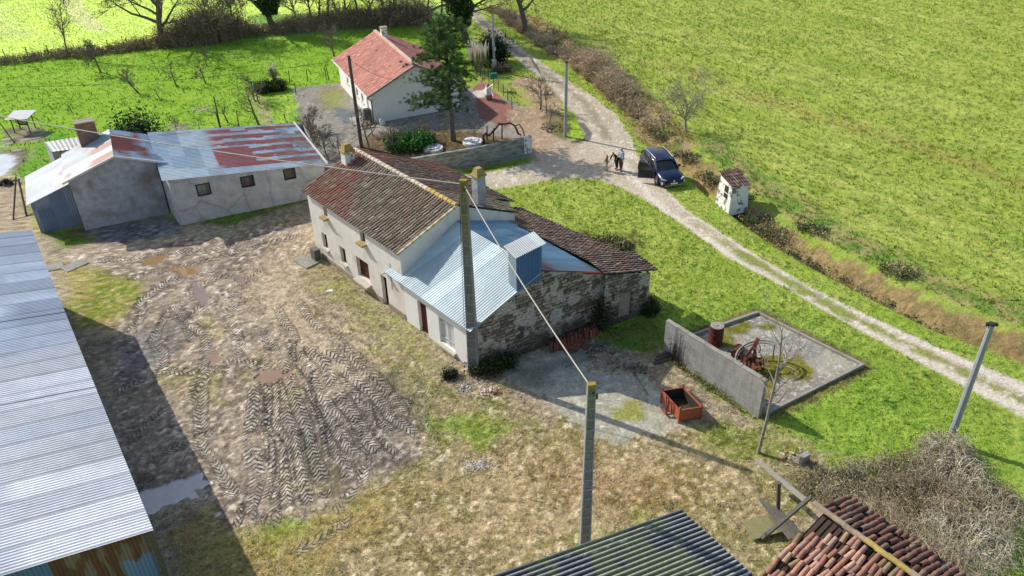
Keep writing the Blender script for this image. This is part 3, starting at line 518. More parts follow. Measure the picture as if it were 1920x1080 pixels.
def cracked(n, l, b, uv):
    wn = _noise(n, l, uv, .8, 4); ad = n.new('ShaderNodeVectorMath'); ad.operation = 'MULTIPLY_ADD'; l.new(wn.outputs['Color'], ad.inputs[0]); ad.inputs[1].default_value = (.9, .9, 0); l.new(uv, ad.inputs[2])
    v = n.new('ShaderNodeTexVoronoi'); v.feature = 'DISTANCE_TO_EDGE'; v.inputs['Scale'].default_value = .5; l.new(ad.outputs[0], v.inputs['Vector'])
    c = _mix(n, l, _mr(n, l, _noise(n, l, uv, 1.2, 7, .7).outputs['Fac'], .35, .68), (.58, .58, .58), (.36, .36, .36)); c = _mix(n, l, _mr(n, l, v.outputs['Distance'], .012, .05, .45, 0), c, (.26, .25, .24)); l.new(c, b.inputs['Base Color'])
    bp = n.new('ShaderNodeBump'); bp.inputs['Distance'].default_value = .03; bp.inputs['Strength'].default_value = .6; l.new(_noise(n, l, uv, 11, 5).outputs['Fac'], bp.inputs['Height']); l.new(bp.outputs[0], b.inputs['Normal'])
uvmat('cracked_render', cracked)
def blockwall(n, l, b, uv):
    br = n.new('ShaderNodeTexBrick'); br.inputs['Scale'].default_value = 1; br.inputs['Brick Width'].default_value = 1.05; br.inputs['Row Height'].default_value = .48; br.inputs['Mortar Size'].default_value = .012; br.inputs['Color1'].default_value = (.34, .33, .31, 1); br.inputs['Color2'].default_value = (.27, .26, .245, 1); br.inputs['Mortar'].default_value = (.44, .43, .40, 1); l.new(uv, br.inputs['Vector'])
    st = n.new('ShaderNodeMapping'); st.inputs['Scale'].default_value = (2.2, .5, 1); l.new(uv, st.inputs[0])
    c = _mix(n, l, _mr(n, l, _noise(n, l, st.outputs[0], 1.5, 6, .7).outputs['Fac'], .42, .7, 0, .75), br.outputs['Color'], (.15, .135, .115)); c = _mix(n, l, _mr(n, l, _noise(n, l, uv, 14, 5).outputs['Fac'], .45, .7, 0, .4), c, (.5, .49, .47)); l.new(c, b.inputs['Base Color'])
    bp = n.new('ShaderNodeBump'); bp.inputs['Distance'].default_value = .02; bp.inputs['Strength'].default_value = .6; l.new(_noise(n, l, uv, 16, 5).outputs['Fac'], bp.inputs['Height']); l.new(bp.outputs[0], b.inputs['Normal'])
uvmat('block_wall', blockwall)
def shutter(name, P, o, parent, planks, col, depth=.16, mname='old_wood', label=None):
    """boarded leaf filling an opening at the given depth"""
    mb = MB(); a, b, c, d = o[:4]; n_ = planks
    for i in range(n_):
        x0 = a+(b-a)*i/n_; x1 = a+(b-a)*(i+1)/n_-.012; k = random.uniform(.7, 1.2); cc = np.array(col)*k
        mb.hexa([P(x0, c+.01, depth), P(x1, c+.01, depth), P(x1, c+.01, depth+.04), P(x0, c+.01, depth+.04)], [P(x0, d-.01, depth), P(x1, d-.01, depth), P(x1, d-.01, depth+.04), P(x0, d-.01, depth+.04)], cc)
    for zz_ in (c+(d-c)*.2, c+(d-c)*.8):
        mb.hexa([P(a+.02, zz_, depth-.03), P(b-.02, zz_, depth-.03), P(b-.02, zz_, depth), P(a+.02, zz_, depth)], [P(a+.02, zz_+.08, depth-.03), P(b-.02, zz_+.08, depth-.03), P(b-.02, zz_+.08, depth), P(a+.02, zz_+.08, depth)], np.array(col)*.8)
    ob = mb.build(name, mname, parent); return tag(ob, label)
def window(P, o, parent, depth=.16, col=S(120, 112, 104), sill='stone_sill', gm='window_glass', sw=.12, label=None):
    a, b, c, d = o[:4]; w_ = MB(); t = .05
    def bar(x0, x1, z0, z1, k0=depth, k1=depth+.05): w_.hexa([P(x0, z0, k0), P(x1, z0, k0), P(x1, z0, k1), P(x0, z0, k1)], [P(x0, z1, k0), P(x1, z1, k0), P(x1, z1, k1), P(x0, z1, k1)], col)
    bar(a, a+t, c, d); bar(b-t, b, c, d); bar(a+t, b-t, c, c+t); bar(a+t, b-t, d-t, d); bar((a+b)/2-.025, (a+b)/2+.025, c+t, d-t); bar(a+t, (a+b)/2-.025, (c+d)/2-.015, (c+d)/2+.015); bar((a+b)/2+.025, b-t, (c+d)/2-.015, (c+d)/2+.015)
    fr = w_.build('window', 'paint', parent); g_ = MB(); g_.quad(P(a, c, depth+.03), P(b, c, depth+.03), P(b, d, depth+.03), P(a, d, depth+.03)); g_.build('pane', gm, fr)
    if sill:
        s_ = MB(); s_.hexa([P(a-.08, c-.11, -sw), P(b+.08, c-.11, -sw), P(b+.08, c-.11, .1), P(a-.08, c-.11, .1)], [P(a-.08, c-.01, -sw), P(b+.08, c-.01, -sw), P(b+.08, c+.005, depth), P(a-.08, c+.005, depth)]); s_.build('sill', sill, fr)
    return fr
# ================================================================== FARMHOUSE (u along the front from the near corner, v back)
FA = atg(893, 698); FH = Frame(FA, 130.2)
house = thing('farmhouse', FH(10, 0), 'two-storey rendered stone farmhouse with dark canal-tile roof and two mossy chimneys', 'farmhouse')
zE, zR, vR = 4.15, 5.5, 3.6
nf = -FH.V; Pw = lambda u, v: FH(u, v)[:2]
ops = [(5.75+.0, 0, 0, 0)]
U0 = 15.15
def fx(u): return U0-u      # distance along the wall from the left corner
front_ops = [(fx(14.13), fx(13.55), .95, 1.95), (fx(12.15), fx(11.55), .82, 1.87), (fx(10.4), fx(9.15), .72, 1.98), (fx(7.98), fx(7.42), -.1, 1.9), (fx(13.4), fx(13.0), 3.3, 3.92), (fx(9.6), fx(9.1), 3.25, 3.88)]
mb = MB(); P = wall(mb, Pw(U0, 0), Pw(5.8, 0), zE, front_ops, .28, nrm=nf)
gtop = lambda v: zE+(zR-zE)*v/vR if v < vR else zR-.47*(v-vR)
wall(mb, Pw(5.8, 0), Pw(5.8, 7.6), gtop, nrm=-FH.U, brks=(vR,)); wall(mb, Pw(8.2, 7.6), Pw(8.2, 9.3), lambda x: gtop(7.6+x), nrm=-FH.U)
wall(mb, Pw(5.8, 7.6), Pw(8.2, 7.6), gtop(7.6), nrm=FH.V); wall(mb, Pw(8.2, 9.3), Pw(U0, 9.3), gtop(9.3), nrm=FH.V); wall(mb, Pw(U0, 0), Pw(U0, 9.3), gtop, nrm=FH.U, brks=(vR,))
mb.build('wall', 'render_white', house, uv=True)
mb = MB(); 
for a_, b_ in ((U0+.02, 8.0), (7.4, 5.85)): mb.hexa([FH(a_, -.03, -.4), FH(b_, -.03, -.4), FH(b_, .0, -.4), FH(a_, .0, -.4)], [FH(a_, -.03, .33), FH(b_, -.03, .33), FH(b_, .0, .36), FH(a_, .0, .36)])
mb.build('plinth', 'plinth', house)
mb = MB()
for o in front_ops: MB().quad(P(o[0], o[2], .27), P(o[1], o[2], .27), P(o[1], o[3], .27), P(o[0], o[3], .27)).build('dark_interior', 'dark_inside', house)
for i, o in enumerate(front_ops):
    if i in (0, 1): window(P, o, house, .18, S(70, 64, 60), 'stone_sill', sw=.14)
    if i in (4, 5): window(P, o, house, .18, S(60, 56, 52), 'mossy_sill', sw=.3)
BR = S(92, 46, 40)
s_ = shutter('shutter', P, front_ops[2], house, 6, BR, .2, label='red-brown boarded shutter over the widest window')
mb = MB(); o = front_ops[2]; mb.hexa([P(o[0]-.05, o[2]-.2, -.35), P(o[1]+.1, o[2]-.2, -.35), P(o[1]+.1, o[2]-.2, .1), P(o[0]-.05, o[2]-.2, .1)], [P(o[0]-.05, o[2]-.1, -.35), P(o[1]+.1, o[2]-.1, -.35), P(o[1]+.1, o[2]-.02, .2), P(o[0]-.05, o[2]-.02, .2)]); mb.build('sill', 'stone_sill', s_)
shutter('door', P, front_ops[3], house, 4, S(40, 34, 32), .2, label='dark tall plank door')
mb = MB(); o = front_ops[3]; mb.hexa([P(o[0]-.1, -.25, -.3), P(o[1]+.1, -.25, -.3), P(o[1]+.1, -.25, .1), P(o[0]-.1, -.25, .1)], [P(o[0]-.1, -.08, -.3), P(o[1]+.1, -.08, -.3), P(o[1]+.1, -.08, .25), P(o[0]-.1, -.08, .25)]); mb.build('doorstep', 'stone_sill', house)
mb = MB(); mb.tube([P(8.3, 3.05, -.02), P(8.25, 1.5, -.02)], .012, 4, S(120, 110, 100)); mb.hexa([P(7.6, 2.35, -.35), P(7.95, 2.35, -.35), P(7.95, 2.35, 0), P(7.6, 2.35, 0)], [P(7.6, 2.39, -.35), P(7.95, 2.39, -.35), P(7.95, 2.43, 0), P(7.6, 2.43, 0)], S(170, 165, 155)); mb.build('wall_fitting', 'paint', house)
def tilecol(redleft=0, base=None, lich=.12, seed=3):
    pal = base or [S(148, 130, 108), S(154, 136, 114), S(140, 122, 102), S(160, 146, 126), S(146, 122, 102), S(170, 160, 142), S(150, 140, 122)]
    def f(x, y, ci, ri, pr):
        c = pick(pal, [5, 4, 4, 3, 3, lich*8, 3], (ci, ri), seed)
        nn = fbm(x+seed*13, y, .5, 4, seed+50)
        if redleft is not None and redleft != 0:
            L = x.max(); t = (x/L if redleft > 0 else 1-x/L); m = .8*sstep(.62, 1.0, t+(nn-.5)*1.1)[..., None]*(pick([np.array([1., 1, 1]), np.array([.3, .3, .3])], [3, 1], (ci, ri+7), seed+9)); c = c*(1-m)+S(160, 96, 78)*m*(.7+.6*nn[..., None])
        sp = (fbm(x+3*seed, y, 5.5, 2, seed+5) > .86)[..., None]; c = np.where(sp, S(196, 188, 172), c)
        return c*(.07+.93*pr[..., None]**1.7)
    return f
ov = .25
r_ = sheet('tile_roof', 'roofing', FH(5.72, -ov, zE+.03), FH(U0+.22, -ov, zE+.03), FH(5.72, vR, zR+.07), FH(U0+.22, vR, zR+.07), .215, .075, tilecol(1), rowlen=.36, step=.035, kind='tile', parent=house, sag=.03)
tag(r_, 'front slope of brown tiles reddening towards its far end')
lowz = lambda v: zR+.07-.47*(v-vR)
r2 = sheet('tile_roof', 'roofing', FH(8.05, 9.55, lowz(9.55)), FH(U0+.22, 9.55, lowz(9.55)), FH(8.05, vR, zR+.07), FH(U0+.22, vR, zR+.07), .215, .07, tilecol(1, seed=8, base=[S(122, 98, 86), S(132, 102, 88), S(110, 90, 80), S(140, 122, 108), S(126, 92, 80), S(146, 132, 118), S(124, 106, 94)]), rowlen=.36, step=.035, kind='tile', parent=house, sag=.03); tag(r2, 'long rear slope of dark purplish tiles')
r3 = sheet('tile_roof', 'roofing', FH(5.72, 7.85, lowz(7.85)), FH(8.05, 7.85, lowz(7.85)), FH(5.72, vR, zR+.07), FH(8.05, vR, zR+.07), .215, .07, tilecol(0, seed=9), rowlen=.36, step=.035, kind='tile', parent=house, sag=.0); tag(r3, 'short rear slope beside the second chimney')
mb = MB(); nrt = 27; Lr = U0+.3-5.68
for i in range(nrt):
    u = 5.68+Lr*i/nrt; l_ = Lr/nrt; lo = []; hi = []
    for j in range(7):
        t = math.pi*j/6; lo.append(FH(u, vR+.15*math.cos(t), zR+.06+.15*math.sin(t))); hi.append(FH(u+l_*1.02, vR+.125*math.cos(t), zR+.055+.125*math.sin(t)))
    k = random.uniform(.85, 1.1); mb.hexa(lo, hi, (S(196, 184, 162) if i > 6 else S(188, 160, 90))*k)
mb.build('ridge_tiles', 'roofing', house)
mb = MB()     # mortared verge, gable side and eaves moss
for i in range(26):
    t0, t1 = i/26, (i+1)/26; p0 = FH(5.66, -ov+(vR+ov)*t0, zE+.05+(zR-zE+.02)*t0); p1 = FH(5.66, -ov+(vR+ov)*t1, zE+.05+(zR-zE+.02)*t1); mb.beam(p0, p1, .13, .1, (S(184, 176, 156) if i % 3 else S(162, 146, 92))*random.uniform(.8, 1.1))
mb.build('verge', 'roofing', house)
def chimney(fr, u, v, zb, zt, w1, w2, parent, m='render_grey', cap=S(150, 120, 50), capm='mossy_sill'):
    mb = MB(); mb.box(fr(u, v, zb), (w1, w2, zt-zb), fr.a); c = mb.build('chimney', m, parent)
    mb = MB(); mb.box(fr(u, v, zt), (w1+.12, w2+.12, .1), fr.a); mb.box(fr(u, v, zt+.1), (w1, w2, .3), fr.a, taper=.62); mb.box(fr(u, v, zt+.4), (w1*.6, w2*.6, .05), fr.a); mb.build('chimney_cap', capm, c); return c
chimney(FH, 14.75, 2.7, 4.9, 5.95, .5, .62, house, 'flaky_white'); chimney(FH, 6.35, 5.6, 4.3, 6.35, .5, .55, house)
# electrical cabinet and slab at the far corner
cab = thing('meter_cabinet', FH(14.7, -.35), 'small grey meter cabinet on a concrete base at the far corner of the farmhouse', 'cabinet')
mb = MB(); mb.box(FH(14.6, -.35, 0), (.5, .4, .75), FH.a, S(96, 96, 94)); mb.build('cabinet_box', 'paint', cab)
mb = MB(); mb.box(FH(14.75, -.75, -.05), (1.3, 1.3, .13), FH.a+.1); mb.build('concrete_base', 'concrete', cab)
# ------------------------------------------------------------------ single-storey annex with metal roof and rubble gable
GU = np.array([-1.86, 9.83]); GU /= np.linalg.norm(GU); gab = FH.U*GU[0]+FH.V*GU[1]; gn = np.array([-gab[1], gab[0], 0])*(-1 if (np.array([-gab[1], gab[0], 0])@FH.U) > 0 else 1)
GP = lambda t, z=0, k=0: FH(0, 0, z)+gab*t+gn*k
gprof = [(0, 2.72), (3.6, 4.55), (7.15, 3.3), (10.05, 2.5)]
gz_ = lambda t: float(np.interp(t, [q[0] for q in gprof], [q[1] for q in gprof]))
annex = thing('stone_annex', FH(3, 0), 'low annex with pale blue metal roof and dark rubble stone gable end', 'annex')
aops = [(5.8-4.62, 5.8-3.86, -.35, 1.93), (5.8-2.85, 5.8-1.62, .28, 1.85)]
mb = MB(); PA = wall(mb, Pw(5.8, 0), Pw(0, 0), 2.6, aops, .24, nrm=nf); wall(mb, Pw(6.0, .02), Pw(5.8, .02), 2.6, nrm=nf); mb.build('front_wall', 'white_paint', annex, uv=True)
d_ = shutter('door', PA, aops[0], annex, 4, BR, .18, label='red-brown plank door'); shutter('shutter', PA, aops[1], annex, 6, S(196, 198, 198), .12, label='peeling white boarded shutters')
mb = MB(); o = aops[1]; mb.hexa([PA(o[0]-.1, o[2]-.15, -.18), PA(o[1]+.1, o[2]-.15, -.18), PA(o[1]+.1, o[2]-.15, .1), PA(o[0]-.1, o[2]-.15, .1)], [PA(o[0]-.1, o[2]-.03, -.18), PA(o[1]+.1, o[2]-.03, -.18), PA(o[1]+.1, o[2], .12), PA(o[0]-.1, o[2], .12)]); mb.build('sill', 'stone_sill', annex)
mb = MB(); o = aops[0]; mb.hexa([PA(o[0]-.05, -.5, -.25), PA(o[1]+.1, -.5, -.25), PA(o[1]+.1, -.5, .1), PA(o[0]-.05, -.5, .1)], [PA(o[0]-.05, -.3, -.25), PA(o[1]+.1, -.3, -.25), PA(o[1]+.1, -.3, .2), PA(o[0]-.05, -.3, .2)]); mb.build('doorstep', 'stone_sill', annex)
mb = MB(); wall(mb, GP(0)[:2], GP(7.2)[:2], lambda t: gz_(t)-.02, (), .1, nrm=gn, brks=(3.6, 7.15)); wall(mb, GP(7.2)[:2], GP(7.2, 0, .32)[:2], 3.25, nrm=-gab); wall(mb, GP(7.2, 0, .32)[:2], GP(10.05, 0, .32)[:2], lambda t: gz_(t+7.2)+.0, [(.95, 1.75, .25, 1.75)], .1, nrm=gn); wall(mb, GP(10.05, 0, .32)[:2], GP(10.05)[:2], 2.45, nrm=gab); wall(mb, GP(10.05)[:2], Pw(8.2, 9.9), 2.2, nrm=FH.V); mb.build('rubble_gable', 'rubble_wall', annex, uv=True)
mb = MB(); mb.quad(GP(8.15, .25, .23), GP(8.95, .25, .23), GP(8.95, 1.75, .23), GP(8.15, 1.75, .23), uv=[(0, 0), (.8, 0), (.8, 1.5), (0, 1.5)]); mb.build('blocked_doorway', 'plinth', annex)
def metcol(pal, wts, sheetw, sheeth, seed, rust=0, shade=.0):
    def f(x, y, ci, ri, pr):
        ids = (np.floor(x/sheetw+seed*.37).astype(int), np.floor(y/sheeth).astype(int)); c = pick(pal, wts, ids, seed); nn = fbm(x, y*.6, .8, 4, seed+3); c = c*(.86+.28*nn[..., None])*(.90+.2*fbm(x*4, y*.25, 1.0, 3, seed+31)[..., None])
        if rust: m = sstep(1-rust, 1-rust+.06, fbm(x*.5+seed, y*2.2, 1.1, 5, seed+8)+.12*(pr-.5))[..., None]; c = c*(1-m)+S(132, 66, 52)*(.7+.6*nn[..., None])*m
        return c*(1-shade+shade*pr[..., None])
    return f
BL = [S(192, 208, 212), S(188, 204, 210), S(194, 210, 214), S(190, 206, 210)]
mZ = 3.0
ra = sheet('metal_roof', 'metal_sheet', FH(-.12, -.32, 2.6), FH(7.0, -.32, 2.62), GP(3.6, 4.6, .15), FH(5.78, 3.6, 4.6), .15, .028, metcol(BL, [1, 1, 1, 1], .9, 9, 5, shade=.2), rows=3, parent=annex, spp=6); tag(ra, 'pale blue front slope of ribbed metal sheets')
BL2 = [S(140, 176, 196), S(126, 164, 186), S(150, 182, 200), S(146, 158, 166)]
rb = sheet('metal_roof', 'metal_sheet', GP(7.15, 3.33, .12), FH(5.78, 7.15, 3.3), GP(3.6, 4.61, .12), FH(5.78, 3.6, 4.61), .15, .036, metcol(BL2, [3, 3, 2, 1.5], .95, 2.2, 6, rust=.34, shade=.2), rows=3, parent=annex, spp=5); tag(rb, 'blue rear slope of metal sheets with rust streaks')
TC = [S(142, 114, 96), S(126, 102, 88), S(112, 92, 80), S(156, 130, 110), S(132, 114, 100), S(160, 144, 124), S(116, 102, 90)]
rc_ = sheet('tile_roof', 'roofing', GP(10.3, 2.36, -1.5), FH(8.1, 9.9, 2.26), GP(7.1, 3.33, -1.2), FH(8.1, 7.1, 3.28), .21, .07, tilecol(0, TC, .2, 14), rowlen=.36, step=.035, kind='tile', parent=annex, sag=.05)
tag(rc_, 'rear strip of weathered brown tiles'); re_ = sheet('tile_roof', 'roofing', GP(10.4, 2.58, .5), GP(10.4, 2.62, -1.6), GP(7.0, 3.46, .5), GP(7.0, 3.5, -1.6), .21, .075, tilecol(0, TC, .2, 15), rowlen=.36, step=.035, kind='tile', parent=annex); tag(re_, 'raised tile patch over the far end of the gable')
mb = MB()
mb.beam(GP(6.0, 3.72, .16), GP(7.2, 3.3, .16), .06, .1, S(130, 60, 55)); tag(mb.build('verge_flashing', 'paint', annex), 'dull red flashing'); MB().beam(GP(0, 2.7, .14), GP(3.6, 4.55, .14), .05, .07, S(150, 160, 160)).build('verge_flashing', 'paint', annex)
mb = MB(); hz0, hz1 = 3.95, 6.0
def HB(t0, t1, k0, k1, z): return [GP(t0, z, k0), GP(t1, z, k0), GP(t1, z, k1), GP(t0, z, k1)]
hatch = sheet('hatch_box', 'metal_sheet', GP(2.25, 3.85, .14), GP(3.6, 4.2, .14), GP(2.25, 5.85, .14), GP(3.6, 6.1, .14), .12, .03, metcol([S(70, 112, 160), S(80, 120, 168)], [1, 1], .67, 9, 3), rows=1, parent=annex, kind='rib', spp=8); tag(hatch, 'blue ribbed metal box on the roof at the gable')
h2 = sheet('hatch_side', 'metal_sheet', GP(2.25, 3.8, .14), GP(2.25, 3.95, -.6), GP(2.25, 5.85, .14), GP(2.25, 5.85, -.6), .12, .03, metcol([S(150, 170, 182)], [1], .67, 9, 3), rows=1, parent=annex, kind='rib', spp=8)
h3 = sheet('hatch_roof', 'metal_sheet', GP(2.1, 5.82, .3), GP(3.75, 6.12, .3), GP(2.1, 5.92, -.8), GP(3.75, 6.22, -.8), .1, .03, metcol([S(140, 150, 156)], [1], .67, 9, 3), rows=1, parent=annex, spp=6)
mb = MB(); mb.quad(GP(3.6, 4.2, .13), GP(3.6, 4.4, -.6), GP(3.6, 6.1, -.6), GP(3.6, 6.1, .13), S(90, 110, 130)); mb.quad(GP(2.25, 4, -.6), GP(3.6, 4, -.6), GP(3.6, 6.1, -.6), GP(2.25, 5.9, -.6), S(90, 110, 130)); mb.build('hatch_back', 'paint', annex)
# ================================================================== OLD SHED WITH GABLE, LEAN-TO AND LONG WING
A_ = atg(160, 432); LS = Frame(A_, 24.57, -1)     # v points away from the yard
oldshed = thing('old_shed', LS(3, 2), 'old grey rendered shed with gable wall and patched tin roof beside the long wing', 'shed')
gl = lambda x: float(np.interp(x, [0, 2.87, 5.5], [3.5, 4.5, 3.5]))
mb = MB(); wall(mb, LS(0, 0)[:2], LS(5.1, 0)[:2], gl, nrm=-LS.V, brks=(2.87,)); wall(mb, LS(0, 0)[:2], LS(0, 4.5)[:2], 3.5, nrm=-LS.U); wall(mb, LS(0, 4.5)[:2], LS(5.5, 4.5)[:2], gl, nrm=LS.V, brks=(2.87,)); mb.build('wall', 'render_grey', oldshed, uv=True)
TIN = [S(150, 162, 172), S(164, 174, 182), S(140, 154, 168), S(172, 172, 168), S(136, 84, 72)]
def quadsheet(nm, fr_pts, per, pal, w, seed, rust=0, parent=None, sw=.9, sh=1.9, rows=4, amp=.028, spp=5): return sheet(nm, 'metal_sheet', *fr_pts, per, amp, metcol(pal, w, sw, sh, seed, rust), rows=rows, parent=parent, spp=spp)
q = quadsheet('tin_roof', (LS(-.35, -.2, 3.4), LS(-.35, 4.7, 3.4), LS(2.87, -.25, 4.56), LS(2.87, 4.7, 4.56)), .16, TIN, [4, 4, 3, 2, .8], 21, .34, oldshed); tag(q, 'bright left slope of patched tin sheets')
q = quadsheet('tin_roof', (LS(5.75, -.2, 3.5), LS(5.75, 4.7, 3.5), LS(2.87, -.25, 4.56), LS(2.87, 4.7, 4.56)), .16, [S(140, 160, 178), S(150, 168, 184), S(122, 64, 54)], [3, 3, 1.6], 23, .42, oldshed); tag(q, 'right slope with rusty sheets')
mb = MB(); mb.beam(LS(-.35, -.22, 3.42), LS(2.87, -.24, 4.56), .08, .12, S(205, 205, 200)); mb.beam(LS(2.87, -.24, 4.56), LS(5.75, -.22, 3.52), .08, .12, S(196, 200, 205)); mb.build('verge_board', 'paint', oldshed)
cpt = at(168, 262, 4.2); Fc = Frame(cpt, 24.57, -1); mat('brick_old', S(138, 104, 90), .95, nscale=5, namp=.3, bump=.5, dirt=(S(110, 104, 96), 3, .5, .2))
mb = MB(); mb.box(Fc(0, 0, 3.9), (1.15, .75, 1.55), Fc.a); c_ = mb.build('chimney', 'brick_old', oldshed); mb = MB(); mb.box(Fc(0, 0, 5.45), (1.25, .85, .08), Fc.a); mb.build('chimney_rim', 'plinth', c_)
lean = thing('lean_to', LS(-1.3, 1.5), 'lean-to of blue-grey corrugated iron against the left side of the old shed', 'lean-to')
quadsheet('tin_roof', (LS(-2.75, .75, 2.05), LS(-2.95, 5.6, 2.0), LS(-.1, .6, 2.98), LS(-.3, 5.6, 2.95)), .16, TIN, [4, 5, 3, 3, 0], 27, .2, lean)
q = sheet('cladding', 'metal_sheet', LS(-2.55, 1.0, -.2), LS(-.02, .85, -.2), LS(-2.55, 1.0, 2.05), LS(-.02, .85, 2.95), .15, .03, metcol([S(96, 116, 146), S(110, 128, 156), S(124, 140, 160)], [1, 1, 1], .9, 1.1, 29, .2), rows=3, parent=lean, spp=5)
mb = MB(); wall(mb, LS(-2.55, 1.0)[:2], LS(-2.55, 5.5)[:2], 2.0, nrm=-LS.U); mb.build('side_wall', 'render_grey', lean, uv=True)
mb = MB(); mb.tube([g3(25, 412), g3(48, 380, 1.9)], .06, 5, S(90, 78, 66)); mb.tube([g3(50, 405), g3(50, 376, 1.6)], .07, 5, S(80, 70, 60)); tag(mb.build('wooden_props', 'old_wood', None, org=g3(40, 405)), 'leaning wooden props beside the lean-to', 'props')
pts = [at(83, 267, 2.5), at(152, 256, 2.5), at(97, 285, 2.4), at(160, 277, 2.4)]
back = thing('small_outhouse', pts[2]*np.array([1, 1, 0]), 'small outhouse with white tin roof, one corner rusty, behind the old shed chimney', 'outhouse')
sheet('tin_roof', 'metal_sheet', pts[0], pts[1], pts[2], pts[3], .3, .02, metcol([S(180, 178, 172), S(186, 186, 182), S(160, 104, 86)], [3, 2, 1], .9, 9, 31), rows=1, parent=back)
mb = MB(); wall(mb, pts[2][:2], pts[3][:2], 2.35, nrm=-LS.V); wall(mb, pts[0][:2], pts[2][:2], 2.4, nrm=-LS.U); wall(mb, pts[0][:2], pts[1][:2], 2.4, nrm=LS.V); wall(mb, pts[1][:2], pts[3][:2], 2.4, nrm=LS.U); mb.build('wall', 'render_grey', back, uv=True)
WA = atg(338, 423); WG = Frame(WA, 23.5, -1)
wing = thing('long_wing', WG(4.5, 3), 'long low rendered shed with three small windows and red and blue tin roof', 'shed')
wt = lambda x: 3.3-.98*x/9.6
wops = [(1.5, 2.3, 1.72, 2.55), (4.22, 5.02, 1.72, 2.5), (6.95, 7.68, 1.68, 2.45)]
mb = MB(); PW = wall(mb, WG(0, 0)[:2], WG(9.6, 0)[:2], wt, wops, .22, nrm=-WG.V); wall(mb, WG(-.45, 2.6)[:2], WG(0, 0)[:2], 3.3, nrm=-WG.U); wall(mb, WG(9.6, 0)[:2], WG(9.6, 6)[:2], lambda x: 2.3+x*.12, nrm=WG.U); wall(mb, WG(0, 6)[:2], WG(9.6, 6)[:2], lambda x: 3.95-.1*x, nrm=WG.V); mb.build('wall', 'cracked_render', wing, uv=True)
for i, o in enumerate(wops):
    w_ = shutter('window', PW, o, wing, 3, [S(140, 138, 134), S(112, 100, 96), S(120, 112, 104)][i], .15)
    mb = MB(); a, b, c, d = o[:4]
    for x0, x1, z0, z1 in ((a-.03, a+.05, c, d), (b-.05, b+.03, c, d), (a+.05, b-.05, d-.06, d), (a+.05, b-.05, c, c+.06)): mb.hexa([PW(x0, z0, -.02), PW(x1, z0, -.02), PW(x1, z0, .05), PW(x0, z0, .05)], [PW(x0, z1, -.02), PW(x1, z1, -.02), PW(x1, z1, .05), PW(x0, z1, .05)], S(58, 50, 52))
    mb.build('frame', 'paint', w_)
def wingcol(x, y, ci, ri, pr):
    L = x.max(); W = y.max(); nn = fbm(x, y, 1.0, 4, 66); sc = np.floor(x/.9).astype(int); sr = np.floor(y/1.55+.12*sc).astype(int)
    r1 = pick([S(150, 172, 190), S(162, 180, 194), S(142, 164, 184), S(168, 182, 190)], [1, 1, 1, 1], (sc, sr), 41)
    t = x/L; redp = sstep(.32, .42, t)*1.0; h = pick([np.zeros(3), np.ones(3)], [1, 2.6], (np.floor(x/1.0+y*.1).astype(int), np.floor(y/.55).astype(int)), 44)[..., 0]
    band = ((np.sin(y*6.3+2*nn) > -.35)*1.0); m = redp*np.where((h > .5) | (fbm(x, y, .7, 3, 88) > .52), 1, 0)*(y > .8)*np.clip(band+.25*(x < L*.62), 0, 1); m = np.where((t > .36) & (t < .6) & (y > 1.2) & (y < 3.6), 1, m)
    m = m*sstep(.12, .45, nn+.15)*(.86+.14*fbm(x*.3, y*6, 1.0, 3, 77)); m = m[..., None]; c = r1*(1-m)+S(140, 62, 54)*(.75+.5*nn[..., None])*m
    d = (sstep(.72, .9, t)*sstep(.42, .6, fbm(x, y, 2.5, 4, 71)))[..., None]; c = c*(1-.75*d)+S(128, 120, 104)*.75*d
    st_ = (sstep(.47, .5, np.abs((y/1.55+.12*sc) % 1-.5)))[..., None]; c = c*(1-.3*st_)
    return c*(.8+.2*pr[..., None])
# waves run parallel to the long side
q = sheet('tin_roof', 'metal_sheet', WG(-.35, -.3, 3.32), WG(-.55, 6.5, 4.02), WG(9.75, -.25, 2.36), WG(9.0, 6.2, 3.05), .19, .03, lambda x, y, ci, ri, pr: wingcol(y, x, ci, ri, pr), rows=44, parent=wing, spp=5)
mb = MB(); mb.beam(WG(9.8, -.25, 2.4), WG(9.05, 6.3, 3.1), .1, .12, S(205, 205, 205)); mb.build('verge_board', 'paint', wing)
# ================================================================== BIG METAL BARN
BE0 = at(60, 432, 4.6); BE1 = at(288, 995, 4.6); bu = (BE0-BE1)/np.linalg.norm(BE0-BE1); bv = np.array([-bu[1], bu[0], 0]); BLn = np.linalg.norm(BE0-BE1)
if bv[0] > 0: bv = -bv
barn = thing('metal_barn', BE1*np.array([1, 1, 0]), 'large open-sided barn with silvery corrugated metal roof and rusty blue end cladding', 'barn')
BP = lambda u, v, z: BE1*np.array([1, 1, 0])+bu*u+bv*v+np.array([0, 0, z])
def barncol(x, y, ci, ri, pr):
    s_ = np.floor(x/1.02).astype(int); row = np.floor(y/3.4+.5*(x > 12)).astype(int); c = pick([S(226, 226, 230), S(232, 232, 234), S(216, 218, 226), S(236, 236, 236)], [2, 2, 2, 1], (s_, row), 4)
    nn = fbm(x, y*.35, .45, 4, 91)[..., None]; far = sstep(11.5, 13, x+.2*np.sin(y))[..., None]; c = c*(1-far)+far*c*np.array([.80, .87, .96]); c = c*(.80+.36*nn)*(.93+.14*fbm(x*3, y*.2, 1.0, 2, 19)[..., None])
    seam = (np.abs((x/1.02) % 1) < .08)[..., None]; c = np.where(seam, c*.62, c); big = (np.abs(x-8.6-.03*y) < .05)[..., None] | (np.abs(x-14.9) < .05)[..., None]; c = np.where(big, c*.35, c)
    return c*(.76+.24*pr[..., None])
